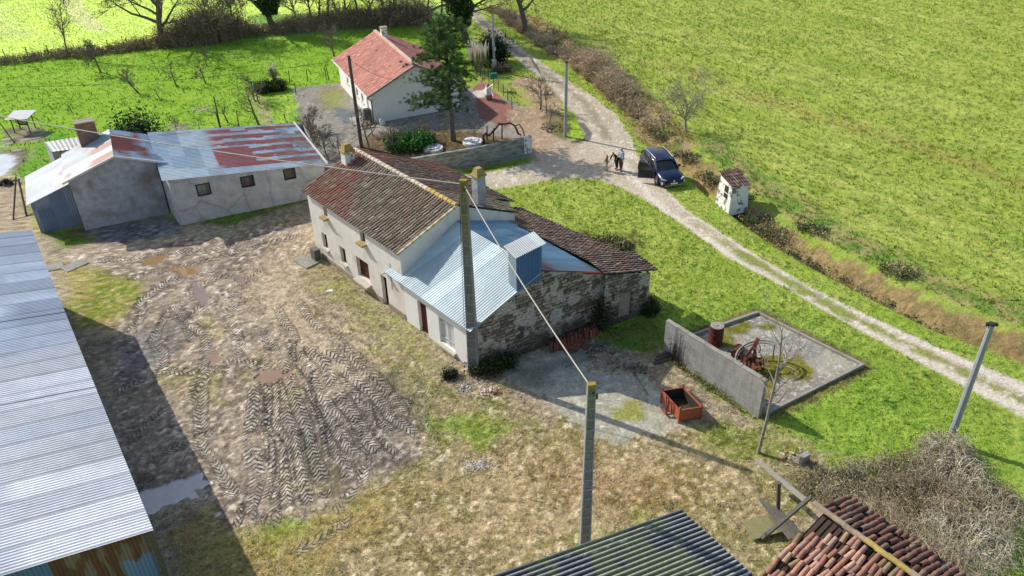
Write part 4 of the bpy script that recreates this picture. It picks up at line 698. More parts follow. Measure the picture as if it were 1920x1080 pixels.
q = sheet('metal_roof', 'metal_sheet', BP(-.0, 0, 4.6), BP(BLn, 0, 4.6), BP(0, 9.5, 6.45), BP(BLn, 9.5, 6.45), .128, .028, barncol, rows=6, parent=barn, spp=6)
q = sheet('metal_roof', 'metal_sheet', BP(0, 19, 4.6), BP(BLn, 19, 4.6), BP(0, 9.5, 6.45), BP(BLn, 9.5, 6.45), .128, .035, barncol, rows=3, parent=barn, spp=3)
def cladcol(x, y, ci, ri, pr):
    s_ = np.floor(x/2.0).astype(int); c = pick([S(122, 146, 182), S(108, 134, 174), S(130, 150, 180)], [1, 1, 1], (s_, s_*0), 4); m1 = ((x > .9) & (x < 2.75))[..., None]; arch = (((x-1.85)/.58)**2+((y-2.3)/1.55)**2 < 1)[..., None]; rt = ((x < .9) & (y > 4.0+.12*np.sin(x*9)))[..., None] | (m1 & ~arch)
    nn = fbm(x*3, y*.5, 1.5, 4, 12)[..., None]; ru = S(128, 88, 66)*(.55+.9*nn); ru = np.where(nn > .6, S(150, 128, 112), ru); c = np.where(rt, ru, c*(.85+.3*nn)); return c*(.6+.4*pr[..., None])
q = sheet('end_cladding', 'metal_sheet', BP(.35, .25, 0), BP(.35, 9.5, 0), BP(.35, .25, 4.62), BP(.35, 9.5, 6.4), .12, .03, cladcol, rows=24, parent=barn, spp=4); tag(q, 'blue corrugated end wall with rusty patches')
mb = MB()
for i in range(6): u = .3+i*(BLn-.6)/5; MB().box(BP(u, .12, -.2), (.16, .16, 4.8), math.atan2(bu[1], bu[0]), S(96, 88, 70)).build('post', 'old_wood', barn)

mb = MB(); mb.beam(BP(0, .1, 4.5), BP(BLn, .1, 4.5), .08, .18, S(110, 100, 84)); mb.build('eaves_beam', 'old_wood', barn)
mb = MB(); wall(mb, BP(.3, 6, 0)[:2], BP(BLn-.3, 6, 0)[:2], 5.76, nrm=-bv); wall(mb, BP(BLn-.3, .02, 0)[:2], BP(BLn-.3, 9.5, 0)[:2], lambda x: 4.61+x*.1947, nrm=bu); wall(mb, BP(BLn-.3, 9.5, 0)[:2], BP(BLn-.3, 18.8, 0)[:2], lambda x: 6.45-x*.1947, nrm=bu); wall(mb, BP(.3, 18.8, 0)[:2], BP(BLn-.3, 18.8, 0)[:2], 4.62, nrm=bv); mb.build('inner_wall', 'render_grey', barn, uv=True)
# ================================================================== CORRUGATED SHED at the bottom
C0 = at(1278, 957, 3.3); C1 = at(1413, 1080, 3.3); cu = (C1-C0)/np.linalg.norm(C1-C0); cv = np.array([cu[1], -cu[0], 0])
if cv[0] > 0: cv = -cv
cshed = thing('corrugated_shed', C0*np.array([1, 1, 0])-np.array([2, 1, 0]), 'low shed with dark mossy corrugated fibre-cement roof at the bottom edge', 'shed')
CP = lambda u, v, z: C0*np.array([1, 1, 0])+cu*u+cv*v+np.array([0, 0, z])
def cscol(x, y, ci, ri, pr):
    nn = fbm(x, y, 1.2, 5, 17); moss = (sstep(.38, .52, nn)*(1-pr)**.5*sstep(.4, 1.6, y)*1.0)[..., None]; sp = (fbm(x, y, 8, 2, 5) > .75)[..., None]
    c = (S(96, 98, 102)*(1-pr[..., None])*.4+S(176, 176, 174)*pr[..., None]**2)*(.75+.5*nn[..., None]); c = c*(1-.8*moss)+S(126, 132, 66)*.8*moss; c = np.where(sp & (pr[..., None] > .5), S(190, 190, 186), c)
    nb = ((x > 2.35) & (x < 2.9) & (y > 1.9) & (y < 3.2))[..., None]; return np.where(nb, c*.3, c)
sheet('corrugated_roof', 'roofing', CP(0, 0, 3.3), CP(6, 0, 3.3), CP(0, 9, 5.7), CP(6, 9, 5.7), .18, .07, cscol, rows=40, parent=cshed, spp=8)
mb = MB(); wall(mb, CP(.1, .1, 0)[:2], CP(5.9, .1, 0)[:2], 3.25, nrm=-cv); wall(mb, CP(.1, .1, 0)[:2], CP(.1, 8.8, 0)[:2], lambda x: 3.25+.26*x, nrm=-cu); mb.build('wall', 'block_wall', cshed, uv=True)
# ================================================================== COLLAPSED TILE SHED, bottom right
T0 = at(1530, 948, 3.0); T1 = at(1722, 1085, 3.0); tu = (T1-T0)/np.linalg.norm(T1-T0); TV = np.array([tu[1], -tu[0], 0]); TV = -TV if TV[0] > 0 else TV
tshed = thing('collapsed_tile_shed', T0*np.array([1, 1, 0]), 'half collapsed shed with loose red canal tiles and yellow lichened ridge, under brambles', 'ruined shed')
TP = lambda u, v, z: T0*np.array([1, 1, 0])+tu*u+TV*v+np.array([0, 0, z])
RT = [S(158, 106, 90), S(146, 96, 82), S(172, 124, 106), S(122, 88, 78), S(182, 146, 126), S(160, 144, 130), S(116, 84, 76), S(170, 110, 92)]
def tile_piece(mb, p, dirv, up, L, r, col, r2=None, k=5):
    side = np.cross(dirv, up); side /= np.linalg.norm(side); r2 = r2 or r*.82; lo = []; hi = []; li = []; hi2 = []
    for j in range(k+1):
        t = math.pi*j/k; lo.append(p+side*math.cos(t)*r+up*math.sin(t)*r); hi.append(p+dirv*L+side*math.cos(t)*r2+up*math.sin(t)*r2)
        li.append(p+side*math.cos(t)*(r-.015)+up*math.sin(t)*(r-.015)); hi2.append(p+dirv*L+side*math.cos(t)*(r2-.015)+up*math.sin(t)*(r2-.015))
    n_ = k+1; vs = lo+hi+li+hi2; fs = [(j, j+1, n_+j+1, n_+j) for j in range(k)]+[(2*n_+j+1, 2*n_+j, 3*n_+j, 3*n_+j+1) for j in range(k)]+[(j, j+1, 2*n_+j+1, 2*n_+j) for j in range(k)]+[(n_+j+1, n_+j, 3*n_+j, 3*n_+j+1) for j in range(k)]
    mb.add(vs, fs, col)
mb = MB()
dz = np.array([0, 0, 1.]); sl_ = .36; dn = (TV-dz*sl_); dn /= np.linalg.norm(dn); upn = np.cross(tu, dn); upn = upn if upn[2] > 0 else -upn
rr = random.Random(4)
for i in range(26):
    u = .35+i*.215
    for j in range(9):
        if (i < 3 and j < 2) or rr.random() < .05+.25*(i < 6)*(j < 3): continue
        base = TP(u+rr.uniform(-.03, .03), 0, 3.0)+dn*(.2+.36*(j+1)+rr.uniform(-.04, .04))+upn*(.02+rr.uniform(0, .05)-.10*math.sin(i*.5)*math.sin(j*.7)); dd = -dn+tu*rr.gauss(0, .07); dd /= np.linalg.norm(dd)
        k_ = float(fbm(np.array([i*.35]), np.array([j*.45]), 1.0, 3, 5)[0]); c = (np.array(rr.choice(RT))*.45+(S(150, 100, 82)*(1-k_)+S(186, 150, 128)*k_)*.55)*(.6+.75*k_)*rr.uniform(.85, 1.12); c = c*.6+S(120, 118, 66)*.4 if fbm(np.array([i*.5+9]), np.array([j*.6]), 1.0, 3, 8)[0] > .62 else c; c = S(170, 150, 80) if rr.random() < .02 else c; tile_piece(mb, base, dd, upn, .42, .095, c)
for i in range(26):
    u = .35+i*.215+.107; a = TP(u, 0, 3.0)+dn*.15-upn*.02; b = TP(u, 0, 3.0)+dn*3.5-upn*.02; mb.beam(a, b, .14, .02, S(70, 52, 44))
tag(mb.build('tile_roof', 'roofing', tshed), 'left slope of loose red tiles')
mb = MB(); dn2 = (-TV-dz*.34); dn2 /= np.linalg.norm(dn2); up2 = np.cross(tu, dn2); up2 = up2 if up2[2] > 0 else -up2
for i in range(24):
    for j in range(5):
        if rr.random() < .12: continue
        base = TP(.2+i*.22, 0, 3.0)+dn2*(.15+.36*(j+1))+up2*rr.uniform(0, .05); dd = -dn2+tu*rr.uniform(-.12, .12); dd /= np.linalg.norm(dd); tile_piece(mb, base, dd, up2, .42, .095, (np.array(rr.choice(RT))*.5+S(130, 96, 82)*.5)*rr.uniform(.6, .9))
mb.quad(TP(.1, 0, 2.96), TP(5.5, 0, 2.96), TP(5.5, -2.0, 2.26), TP(.1, -2.0, 2.26), S(60, 46, 38)); tag(mb.build('tile_roof', 'roofing', tshed), 'right slope of tiles half hidden by brambles')
mb = MB()
for i in range(13):
    p = TP(-.1+i*.4, 0, 3.02+rr.uniform(-.02, .02)); tile_piece(mb, p, tu, dz, .43, .12, (S(172, 150, 84) if rr.random() < .5 else S(156, 136, 116))*rr.uniform(.8, 1.1), .1)
mb.build('ridge_tiles', 'roofing', tshed)
mb = MB(); wall(mb, TP(.3, 3.2, 0)[:2], TP(6, 3.2, 0)[:2], 1.85, nrm=TV); wall(mb, TP(.3, -1.9, 0)[:2], TP(.3, 3.2, 0)[:2], lambda x: 2.85-abs(x-1.9)*.33, nrm=-tu, brks=(1.9,)); mb.build('wall', 'rubble_wall', tshed, uv=True)
mb = MB(); WD = S(128, 122, 112)
for a, b, w_, h_ in ((at(1520, 932, 2.9), at(1428, 1010, 1.7), .13, .12), (at(1512, 940, 2.8), at(1418, 862, 1.2), .22, .06)): mb.beam(a, b, w_, h_, WD*(.5 if w_ == .13 else 1.2))
mb.beam(at(1460, 905, 2.2), (at(1458, 980)[0], at(1458, 980)[1], 0), .13, .13, WD*.5)
for k in range(4): mb.beam(at(1425+k*12, 935+k*8, 1.6)+np.array([0, 0, .02*k]), at(1482+k*10, 1010+k*2, 1.1), .17, .03, WD*rr.uniform(.8, 1.2))
tag(mb.build('timbers', 'old_wood', tshed), 'broken grey rafters and boards leaning at the open end')
# ================================================================== WHITE BUNGALOW
BW = atg(702, 231); BG = Frame(BW, 114.2); bung = thing('white_bungalow', BG(5, 4), 'white single-storey bungalow with pinkish red tile roof beside the pine', 'bungalow')
bl = 10.2; bwid = 7.4; be = 2.3; brz = 4.2; gt = lambda x: be+(brz-be)*(1-abs(x-3.75)/3.75)
bops = [(bl-7.75, bl-7.1, 1.0, 2.0), (bl-4.85, bl-4.15, .8, 1.9), (bl-3.25, bl-2.6, .8, 1.9), (bl-1.6, bl-.95, .02, 1.9)]
mb = MB(); PB = wall(mb, BG(bl, 0)[:2], BG(0, 0)[:2], be, bops, .12, nrm=-BG.V); wall(mb, BG(0, 0)[:2], BG(0, bwid)[:2], gt, nrm=-BG.U, brks=(3.75,)); wall(mb, BG(0, bwid)[:2], BG(bl, bwid)[:2], be, nrm=BG.V); wall(mb, BG(bl, 0)[:2], BG(bl, bwid)[:2], gt, nrm=BG.U, brks=(3.75,)); mb.build('wall', 'white_paint', bung, uv=True)
for o in bops[:3]:
    window(PB, o, bung, .08, S(235, 235, 235), 'stone_sill', sw=.06)
shutter('door', PB, bops[3], bung, 2, S(205, 205, 208), .06, 'paint')
def pinkcol(x, y, ci, ri, pr):
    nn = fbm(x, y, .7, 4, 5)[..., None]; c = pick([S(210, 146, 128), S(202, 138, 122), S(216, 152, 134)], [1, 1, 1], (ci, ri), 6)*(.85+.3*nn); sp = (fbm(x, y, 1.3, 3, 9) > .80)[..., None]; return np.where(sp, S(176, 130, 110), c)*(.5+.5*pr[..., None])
q = sheet('tile_roof', 'roofing', BG(-.3, -.4, be+.02), BG(bl+.3, -.4, be+.02), BG(-.3, 3.75, brz+.08), BG(bl+.3, 3.75, brz+.08), .2, .04, pinkcol, rowlen=.34, step=.03, kind='tile', parent=bung, spp=5); tag(q, 'sunlit pinkish red slope')
q = sheet('tile_roof', 'roofing', BG(-.3, 7.9, be), BG(bl+.3, 7.9, be), BG(-.3, 3.75, brz+.08), BG(bl+.3, 3.75, brz+.08), .2, .04, lambda *a: pinkcol(*a)*.8, rowlen=.34, step=.03, kind='tile', parent=bung, spp=5); tag(q, 'shaded pinkish red slope')  # same tile colour, darkened for the slope turned from the sun
mb = MB()
for i in range(26): u = -.3+i*.42; mb.beam(BG(u, 3.75, brz+.1), BG(u+.41, 3.75, brz+.1), .26, .12, S(206, 176, 158)*random.uniform(.9, 1.08))
mb.build('ridge_tiles', 'roofing', bung)
mb = MB(); mb.beam(BG(-.32, -.42, be), BG(bl+.3, -.42, be), .12, .12, S(225, 225, 225)); mb.beam(BG(-.31, -.4, be+.0), BG(-.31, 3.75, brz+.04), .05, .14, S(120, 122, 126)); mb.beam(BG(-.31, 3.75, brz+.04), BG(-.31, 7.9, be), .05, .14, S(120, 122, 126)); mb.build('gutter', 'paint', bung)
mb = MB(); mb.tube([BG(-.35, -.42, be-.05), BG(-.1, -.08, be-.3), BG(-.06, -.06, .0)], .05, 6, S(90, 96, 104)); mb.build('downpipe', 'paint', bung)
mb = MB(); mb.box(BG(8.6, 4.0, 4.0), (.45, .5, 1.0), BG.a); c_ = mb.build('chimney', 'flaky_white', bung); mb = MB(); mb.box(BG(8.6, 4.0, 5.0), (.55, .6, .08), BG.a); mb.build('chimney_cap', 'plinth', c_)
mb = MB()
for u, v in ((4.2, 1.2), (2.2, 2.4), (1.0, .1), (6.5, 2.6)):
    z = be+(brz-be)*v/3.75; MB().box(BG(u, v, z), (.22, .22, .22), BG.a, taper=.7).build('roof_vent', 'brick_old', bung)
tag(MB().box(BG(.75, -.32, 0), (.38, .5, .95), BG.a, S(70, 72, 76)).box(BG(.75, -.32, .95), (.42, .54, .06), BG.a, S(56, 58, 62)).build('wheelie_bin', 'paint', None, org=BG(.75, -.32)), 'dark bin standing at the near corner of the bungalow', 'bin')
tag(MB().box(BG(.7, -.9, .0), (2.1, 1.3, .14), BG.a, S(190, 182, 168)).box(BG(-.5, -.8, 0), (.7, 1.2, .07), BG.a, S(170, 164, 152)).build('entrance_slab', 'paint', None, org=BG(.7, -.9)), 'pale tiled terrace at the bungalow door', 'terrace')
tag(MB().box(BG(-.5, .5, 0), (.4, .35, .45), BG.a, S(228, 228, 226)).box(BG(-.5, .5, .45), (.3, .25, .04), BG.a, S(200, 200, 200)).build('white_box', 'paint', None, org=BG(-.5, .5)), 'small white box on the ground beside the bungalow downpipe', 'box')
# ================================================================== WELL HUT
hc = [np.array([*atg(1341, 380), 0]), np.array([*atg(1366, 400), 0]), np.array([*atg(1402, 392), 0])]; hc.append(hc[0]+hc[2]-hc[1]); ce = sum(hc)/4
hut = thing('well_hut', ce, 'small whitewashed well hut with sloping red tile roof beside the road ditch', 'hut')
top = lambda p, z, k=.86: np.array([ce[0]+(p[0]-ce[0])*k, ce[1]+(p[1]-ce[1])*k, z])
def seg_wall(mb, a, b, za, zb, N=8, seed=1):
    r0 = random.Random(seed)
    for i in range(N):
        t0, t1 = i/N, (i+1)/N; p0 = a+(b-a)*t0; p1 = a+(b-a)*t1; q0 = top(p0, za+(zb-za)*t0); q1 = top(p1, za+(zb-za)*t1); p0 = p0*np.array([1, 1, 0])-dz*.2; p1 = p1*np.array([1, 1, 0])-dz*.2; mb.quad(p0, p1, q1, q0)
mb = MB(); zL, zH = 1.75, 2.0
seg_wall(mb, hc[0], hc[1], zH, zL); seg_wall(mb, hc[1], hc[2], zL, zL-.1); seg_wall(mb, hc[2], hc[3], zL-.1, zH-.1); seg_wall(mb, hc[3], hc[0], zH-.1, zH)
mb.build('wall', 'flaky_white', hut)
e = .12; T = [top(hc[0], zH+.22, 1.02), top(hc[1], zL+.08, 1.02), top(hc[2], zL-.02, 1.06), top(hc[3], zH+.14, 1.06)]
sheet('tile_roof', 'roofing', T[1], T[2], T[0], T[3], .19, .06, tilecol(0, [S(124, 96, 82), S(112, 88, 76), S(104, 82, 72), S(140, 116, 100), S(124, 90, 80), S(150, 134, 116), S(100, 82, 74)], .2, 33), rowlen=.33, step=.03, kind='tile', parent=hut, spp=6)
def onface(a, b, t, z, k=.0):
    p = a+(b-a)*t; q = top(p, zH); s = z/zH; pp = p*(1-s)+q*s; nn = np.array([-(b-a)[1], (b-a)[0], 0]); nn /= np.linalg.norm(nn); nn = nn if nn@(ce-p) < 0 else -nn; return np.array([pp[0], pp[1], z])+nn*k
for z0, z1 in ((1.2, 1.62), (.82, 1.1)):
    mb = MB(); mb.hexa([onface(hc[0], hc[1], .48, z0, .0), onface(hc[0], hc[1], .74, z0, .0), onface(hc[0], hc[1], .74, z0, .03), onface(hc[0], hc[1], .48, z0, .03)], [onface(hc[0], hc[1], .48, z1, .0), onface(hc[0], hc[1], .74, z1, .0), onface(hc[0], hc[1], .74, z1, .03), onface(hc[0], hc[1], .48, z1, .03)]); mb.build('hatch_opening', 'dark_metal', hut)
# ================================================================== VEGETATION
mat('bark', attr=True, rough=.95, nscale=8, namp=.3, bump=.3)
mat('leaves', attr=True, rough=.75, nscale=3, namp=.15, bump=0, spec=.25)
def leafquads(centers, size, cols, flat=0.0, elong=1.6, seed=0):
    """one small random leaf face per centre -> arrays"""
    r = np.random.default_rng(seed); n_ = len(centers); a = r.normal(size=(n_, 3)); a[:, 2] *= (1-flat); a /= np.linalg.norm(a, axis=1)[:, None]; b = np.cross(a, r.normal(size=(n_, 3))); b /= np.linalg.norm(b, axis=1)[:, None]
    s_ = (size*r.uniform(.6, 1.3, n_))[:, None]; A1 = a*s_*elong/2; B1 = b*s_/2; V = np.stack([centers-A1, centers+B1*.8, centers+A1, centers-B1*.8], 1).reshape(-1, 3); F = np.arange(n_*4).reshape(-1, 4); return V, F, np.repeat(cols, 4, 0)
def branch(mb, p, d, L, r, lvl, rr, cfg, out=None):
    """grow one limb and its children"""
    ns = cfg['seg'][lvl]; pts = [p]; rad = [r]; dirs = [d]; q = p; dd = d
    for i in range(ns):
        dd = (dd+Vector((rr.gauss(0, 1), rr.gauss(0, 1), rr.gauss(0, 1)))*cfg['wob'][lvl]+Vector((0, 0, cfg['up'][lvl]))).normalized(); q = q+dd*(L/ns); pts.append(q); rad.append(r*(1-(i+1)/ns*cfg['tap'][lvl])); dirs.append(dd)
    (cfg['trunk'] if lvl == 0 and cfg.get('trunk') is not None else mb).tube(pts, rad, cfg['sides'][lvl], np.array(cfg['col'])*rr.uniform(.75, 1.2), cap=False)
    if out is not None and lvl >= cfg['leaflvl']: out.extend([tuple(x) for x in pts[1:]])
    if lvl+1 >= len(cfg['n']): return
    for k in range(cfg['n'][lvl+1]):
        t = rr.uniform(cfg['from'][lvl], 1.0) if k else 1.0; i = min(ns-1, int(t*ns)); f = t*ns-i; bp = pts[i].lerp(pts[i+1], min(1, f)); bd = dirs[i]
        ax = bd.orthogonal().normalized(); ax.rotate(Matrix.Rotation(rr.uniform(0, 2*math.pi), 3, bd)); nd_ = (bd*math.cos(cfg['ang'][lvl+1])+ax*math.sin(cfg['ang'][lvl+1]))
        Lc = L*cfg['len'][lvl+1]*rr.uniform(.6, 1.15)*(1.15-.45*t); branch(mb, bp, nd_, Lc, max(rad[i+1]*.66 if i+1 < len(rad) else r*.3, cfg['tw']), lvl+1, rr, cfg, out)
def bare_tree(name, loc, h, label, cat='tree', group=None, seed=1, r=None, n=(1, 8, 6, 5, 4), col=S(112, 100, 88), trunkfrac=.55, spread=.75, lean=(0, 0), up=.04, twig=.012, ivy=None, leaf=None):
    rr = random.Random(seed); root = thing(name, loc, label, cat, group); r = r or h*.022; L = [0, .95*spread, .66, .6, .55]; tb = MB(); mb = MB()
    cfg = dict(seg=[6, 4, 3, 2, 2], wob=[.06, .16, .2, .22, .2], up=[.05, up, up, .02, 0], tap=[.6, .75, .8, .8, .8], sides=[8, 5, 4, 3, 3], n=n, ang=[0, .85, .8, .75, .7], len=L, col=col, trunk=tb, leaflvl=2, tw=float(np.hypot(loc[0], loc[1]))*.00023); cfg['from'] = [.32, .2, .15, .15]
    p = Vector([float(q) for q in loc]); out = []; p.z -= .1
    branch(mb, p, Vector((lean[0], lean[1], 1)).normalized(), h*trunkfrac, r, 0, rr, cfg, out)
    tr_ = tb.build('trunk', 'bark', root); mb.build('crown', 'bark', root)
    if ivy:   # (top, radius, count)
        C = []; 
        for i in range(ivy[2]):
            t = rr.uniform(.22, 1); a = rr.uniform(0, 2*math.pi); rad = ivy[1]*(.35+.65*rr.random())*(.5+1.0*math.sin(math.pi*min(1, t*.95+.0))*(.8+.3*math.sin(t*19+a*2))); C.append((p.x+lean[0]*t*ivy[0]+math.cos(a)*rad, p.y+math.sin(a)*rad, p.z+t*ivy[0]))
        C = np.array(C); cc = np.array([S(40, 62, 26), S(58, 82, 34), S(80, 104, 48), S(30, 46, 22)])[np.random.default_rng(seed).integers(0, 4, len(C))]; V, F, Q = leafquads(C, .22, cc, seed=seed); npmesh('ivy', V, F, Q, 'leaves', root)
    return root
def bush(name, loc, rx, ry, h, label, cat='bush', group=None, seed=1, stems=120, col=S(120, 100, 80), leaves=0, lcols=None, lsize=.12, arch=.35, ang=0, twr=.009, nest=3):
    """tangle of thin arching stems, with or without leaves"""
    rr = random.Random(seed); root = thing(name, loc, label, cat, group); mb = MB(); x0, y0, z0 = [float(q) for q in loc]; tips = []; ca, sa = math.cos(ang), math.sin(ang)
    for i in range(stems):
        a = rr.uniform(0, 2*math.pi); d = math.sqrt(rr.random()); bx, by = math.cos(a)*rx*d*.8, math.sin(a)*ry*d*.8; hh = h*(1-.55*d*d)*rr.uniform(.5, 1.15); a2 = a+rr.uniform(-1.2, 1.2); out_ = rr.uniform(.1, .6)*min(rx, ry); pts = []
        for k in range(5):
            t = k/4; px, py = bx+math.cos(a2)*out_*t*t, by+math.sin(a2)*out_*t*t; pz = hh*(t*(1+arch)-arch*t*t*1.6)+rr.uniform(-.04, .04)*h; pts.append((x0+px*ca-py*sa, y0+px*sa+py*ca, z0+max(pz, -.05)))
        c = np.array(col)*rr.uniform(.6, 1.35); mb.tube(pts, [twr*2, twr*1.8, twr*1.4, twr, twr*.6], 3, c, cap=False)
        for k in range(nest):
            j = rr.randint(1, 4); q = pts[j]; d2 = Vector((rr.gauss(0, 1), rr.gauss(0, 1), rr.gauss(.4, .7))).normalized()*h*rr.uniform(.12, .3); mb.tube([q, (q[0]+d2.x*.6, q[1]+d2.y*.6, q[2]+d2.z*.7), (q[0]+d2.x, q[1]+d2.y, q[2]+d2.z*.8)], [twr, twr*.7, twr*.4], 3, c*rr.uniform(.8, 1.2), cap=False); tips.append((q[0]+d2.x, q[1]+d2.y, q[2]+d2.z*.8))
        tips += pts[2:]
    mb.build('branches', 'bark', root)
    if leaves:
        g_ = np.random.default_rng(seed); T = np.array(tips); C = T[g_.integers(0, len(T), leaves)]+g_.normal(0, .10*h+.05, (leaves, 3)); C[:, 2] = np.maximum(C[:, 2], z0+.03); lc = np.array(lcols)[g_.integers(0, len(lcols), leaves)]*g_.uniform(.6, 1.3, (leaves, 1))
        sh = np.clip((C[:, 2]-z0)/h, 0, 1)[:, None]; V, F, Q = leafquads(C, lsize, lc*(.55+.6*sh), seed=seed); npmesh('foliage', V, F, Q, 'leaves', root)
    return root
GR = [S(52, 84, 28), S(74, 108, 38), S(38, 62, 24), S(92, 126, 52)]
BRN = [S(150, 126, 104), S(168, 146, 118), S(126, 106, 86), S(184, 168, 138)]
OLV = [S(140, 134, 86), S(160, 150, 100), S(118, 114, 70), S(172, 160, 118)]
# --- orchard trees
ORCH = [(190, 137, 4.3, 'wide bare fruit tree nearest the far left hedge', (-.12, .1), 11, (1, 9, 6, 5, 4)), (262, 176, 3.4, 'long bare fruit tree leaning strongly to the left in the orchard', (-.95, .55), 12, (1, 8, 5, 4, 3)), (332, 163, 2.9, 'small slim bare fruit tree in the middle of the orchard', (-.15, 0), 13, (1, 6, 5, 3, 3)), (386, 157, 3.1, 'bare orchard tree with a dark forked crown in front of another', (-.2, .1), 14, (1, 7, 5, 4, 3)), (388, 124, 2.6, 'small bare tree directly behind the dark forked one', (-.05, 0), 15, (1, 6, 5, 4, 3)),
        (293, 130, 1.6, 'young thin sapling alone under the big hedge tree', (-.2, .1), 16, (1, 3, 3, 2)), (136, 212, 1.7, 'broken stub of a tree near the feeder side of the orchard', (-.12, .1), 17, (1, 3, 2, 2)), (303, 190, 2.2, 'leaning low tree with a bent trunk above the tin roofs', (-.8, .6), 18, (1, 4, 3, 2)), (428, 230, 2.9, 'small bare tree beside a tall fence post behind the long wing', (-.12, 0), 19, (1, 6, 5, 3, 2)), (626, 105, 4.2, 'pale spreading bare tree in front of the far hedge', (-.05, 0), 20, (1, 9, 6, 5, 4)),
        (374, 242, 1.5, 'twiggy sapling on bare soil behind the tin roof', (0, 0), 21, (1, 6, 4, 3)), (331, 246, 1.9, 'spindly many-stemmed sapling beside the soil patch', (0, 0), 22, (1, 8, 5, 3)), (488, 240, 4.6, 'grey bare tree with two leaning trunks between orchard and drive', (-.45, .35), 23, (1, 7, 5, 4, 3)), (479, 190, 3.2, 'knotted bare fruit tree above the two-trunked one', (-.3, .1), 24, (1, 8, 6, 4, 3)), (487, 195, 2.6, 'thin bare tree next to the two round bushes', (-.2, .1), 25, (1, 6, 5, 3, 3)), (543, 240, 2.2, 'slender sapling on the grass path to the garden', (-.4, .2), 26, (1, 3, 3, 2))]
for x, y, h, lb, ln, sd_, nn in ORCH: bare_tree('orchard_tree', g3(x, y), h, lb, seed=sd_, lean=ln, n=nn, col=S(120, 108, 94), r=h*.026)
# --- big trees in the far hedges
bare_tree('oak_tree', g3(306, 86), 11.5, 'big bare oak with wide crooked limbs in the far left hedge', seed=31, n=(1, 10, 7, 6, 5), col=S(104, 94, 84), r=.38, spread=1.05, trunkfrac=.5)
bare_tree('hedge_tree', g3(128, 106), 6.0, 'slim upright bare tree at the left end of the hedge', seed=32, n=(1, 12, 6, 3, 2), col=S(112, 100, 84), r=.1, trunkfrac=.85, spread=.5, up=.2)
bare_tree('ivy_tree', g3(513, 62), 11, 'tree with its trunk thickly wrapped in ivy at the meadow edge', seed=33, n=(1, 9, 6, 4, 3), col=S(100, 92, 80), r=.4, ivy=(9.5, .95, 6500), spread=.8)
bare_tree('roadside_tree', g3(874, 80), 13, 'large bare tree with ivied trunk overhanging the top of the road', seed=34, n=(1, 12, 7, 6, 5), col=S(96, 88, 78), r=.42, ivy=(8.5, 1.0, 6000), spread=1.1, lean=(-.12, -.05), trunkfrac=.55)
bare_tree('roadside_tree', g3(985, 60), 10.5, 'big bare tree standing alone in the field right of the road', seed=35, n=(1, 10, 7, 6, 4), col=S(104, 94, 82), r=.35, spread=1.0)
bare_tree('walnut_tree', g3(1285, 252), 5.4, 'pale bare walnut tree above the ditch behind the car', seed=36, n=(1, 11, 7, 5, 4), col=S(158, 148, 122), r=.13, spread=1.25, trunkfrac=.45)
for i, (x, y, h, lb) in enumerate([(588, 52, 8, 'tall twiggy bare hedge tree left of the bungalow chimney'), (618, 46, 9, 'tallest thin bare tree in the hedge behind the bungalow'), (652, 48, 7, 'thin bare hedge tree with several stems'), (676, 46, 9, 'dark upright bare tree near the right hedge end'), (720, 44, 6, 'low bare tree at the right end of the far hedge'), (800, 40, 9, 'dense bare tree left of the ivied roadside tree'), (828, 30, 8, 'bare tree overlapping the crown of the roadside tree'), (600, 50, 6, 'small bare tree between the tall hedge trees')]):
    bare_tree('hedge_tree', g3(x, y), h, lb, group='bare trees in the far hedge', seed=50+i, n=(1, 12, 7, 4, 3), col=S(116, 104, 84), r=.13, trunkfrac=.75, spread=.6, up=.15)
for i, (x, y, h, lb) in enumerate([(560, 56, 6.5, 'slim bare hedge tree just right of the ivied tree'), (636, 50, 7.5, 'bare forked tree in the hedge left of the bungalow roof'), (695, 47, 6.5, 'grey bare tree of the hedge above the bungalow chimney'), (745, 45, 7, 'pale bare tree at the hedge end near the pine'), (400, 78, 7, 'purplish bare tree rising out of the tall shrubs beside the oak'), (440, 72, 5.5, 'bare thorn tree between oak shrubs and ivied tree'), (855, 60, 8, 'bare tree leaning over the road left of the ivied trunk')]):
    bare_tree('hedge_tree', g3(x, y), h, lb, group='bare trees in the far hedge', seed=80+i, n=(1, 14, 8, 5, 4), col=S(140, 126, 108), r=.12, trunkfrac=.7, spread=.7, up=.12)
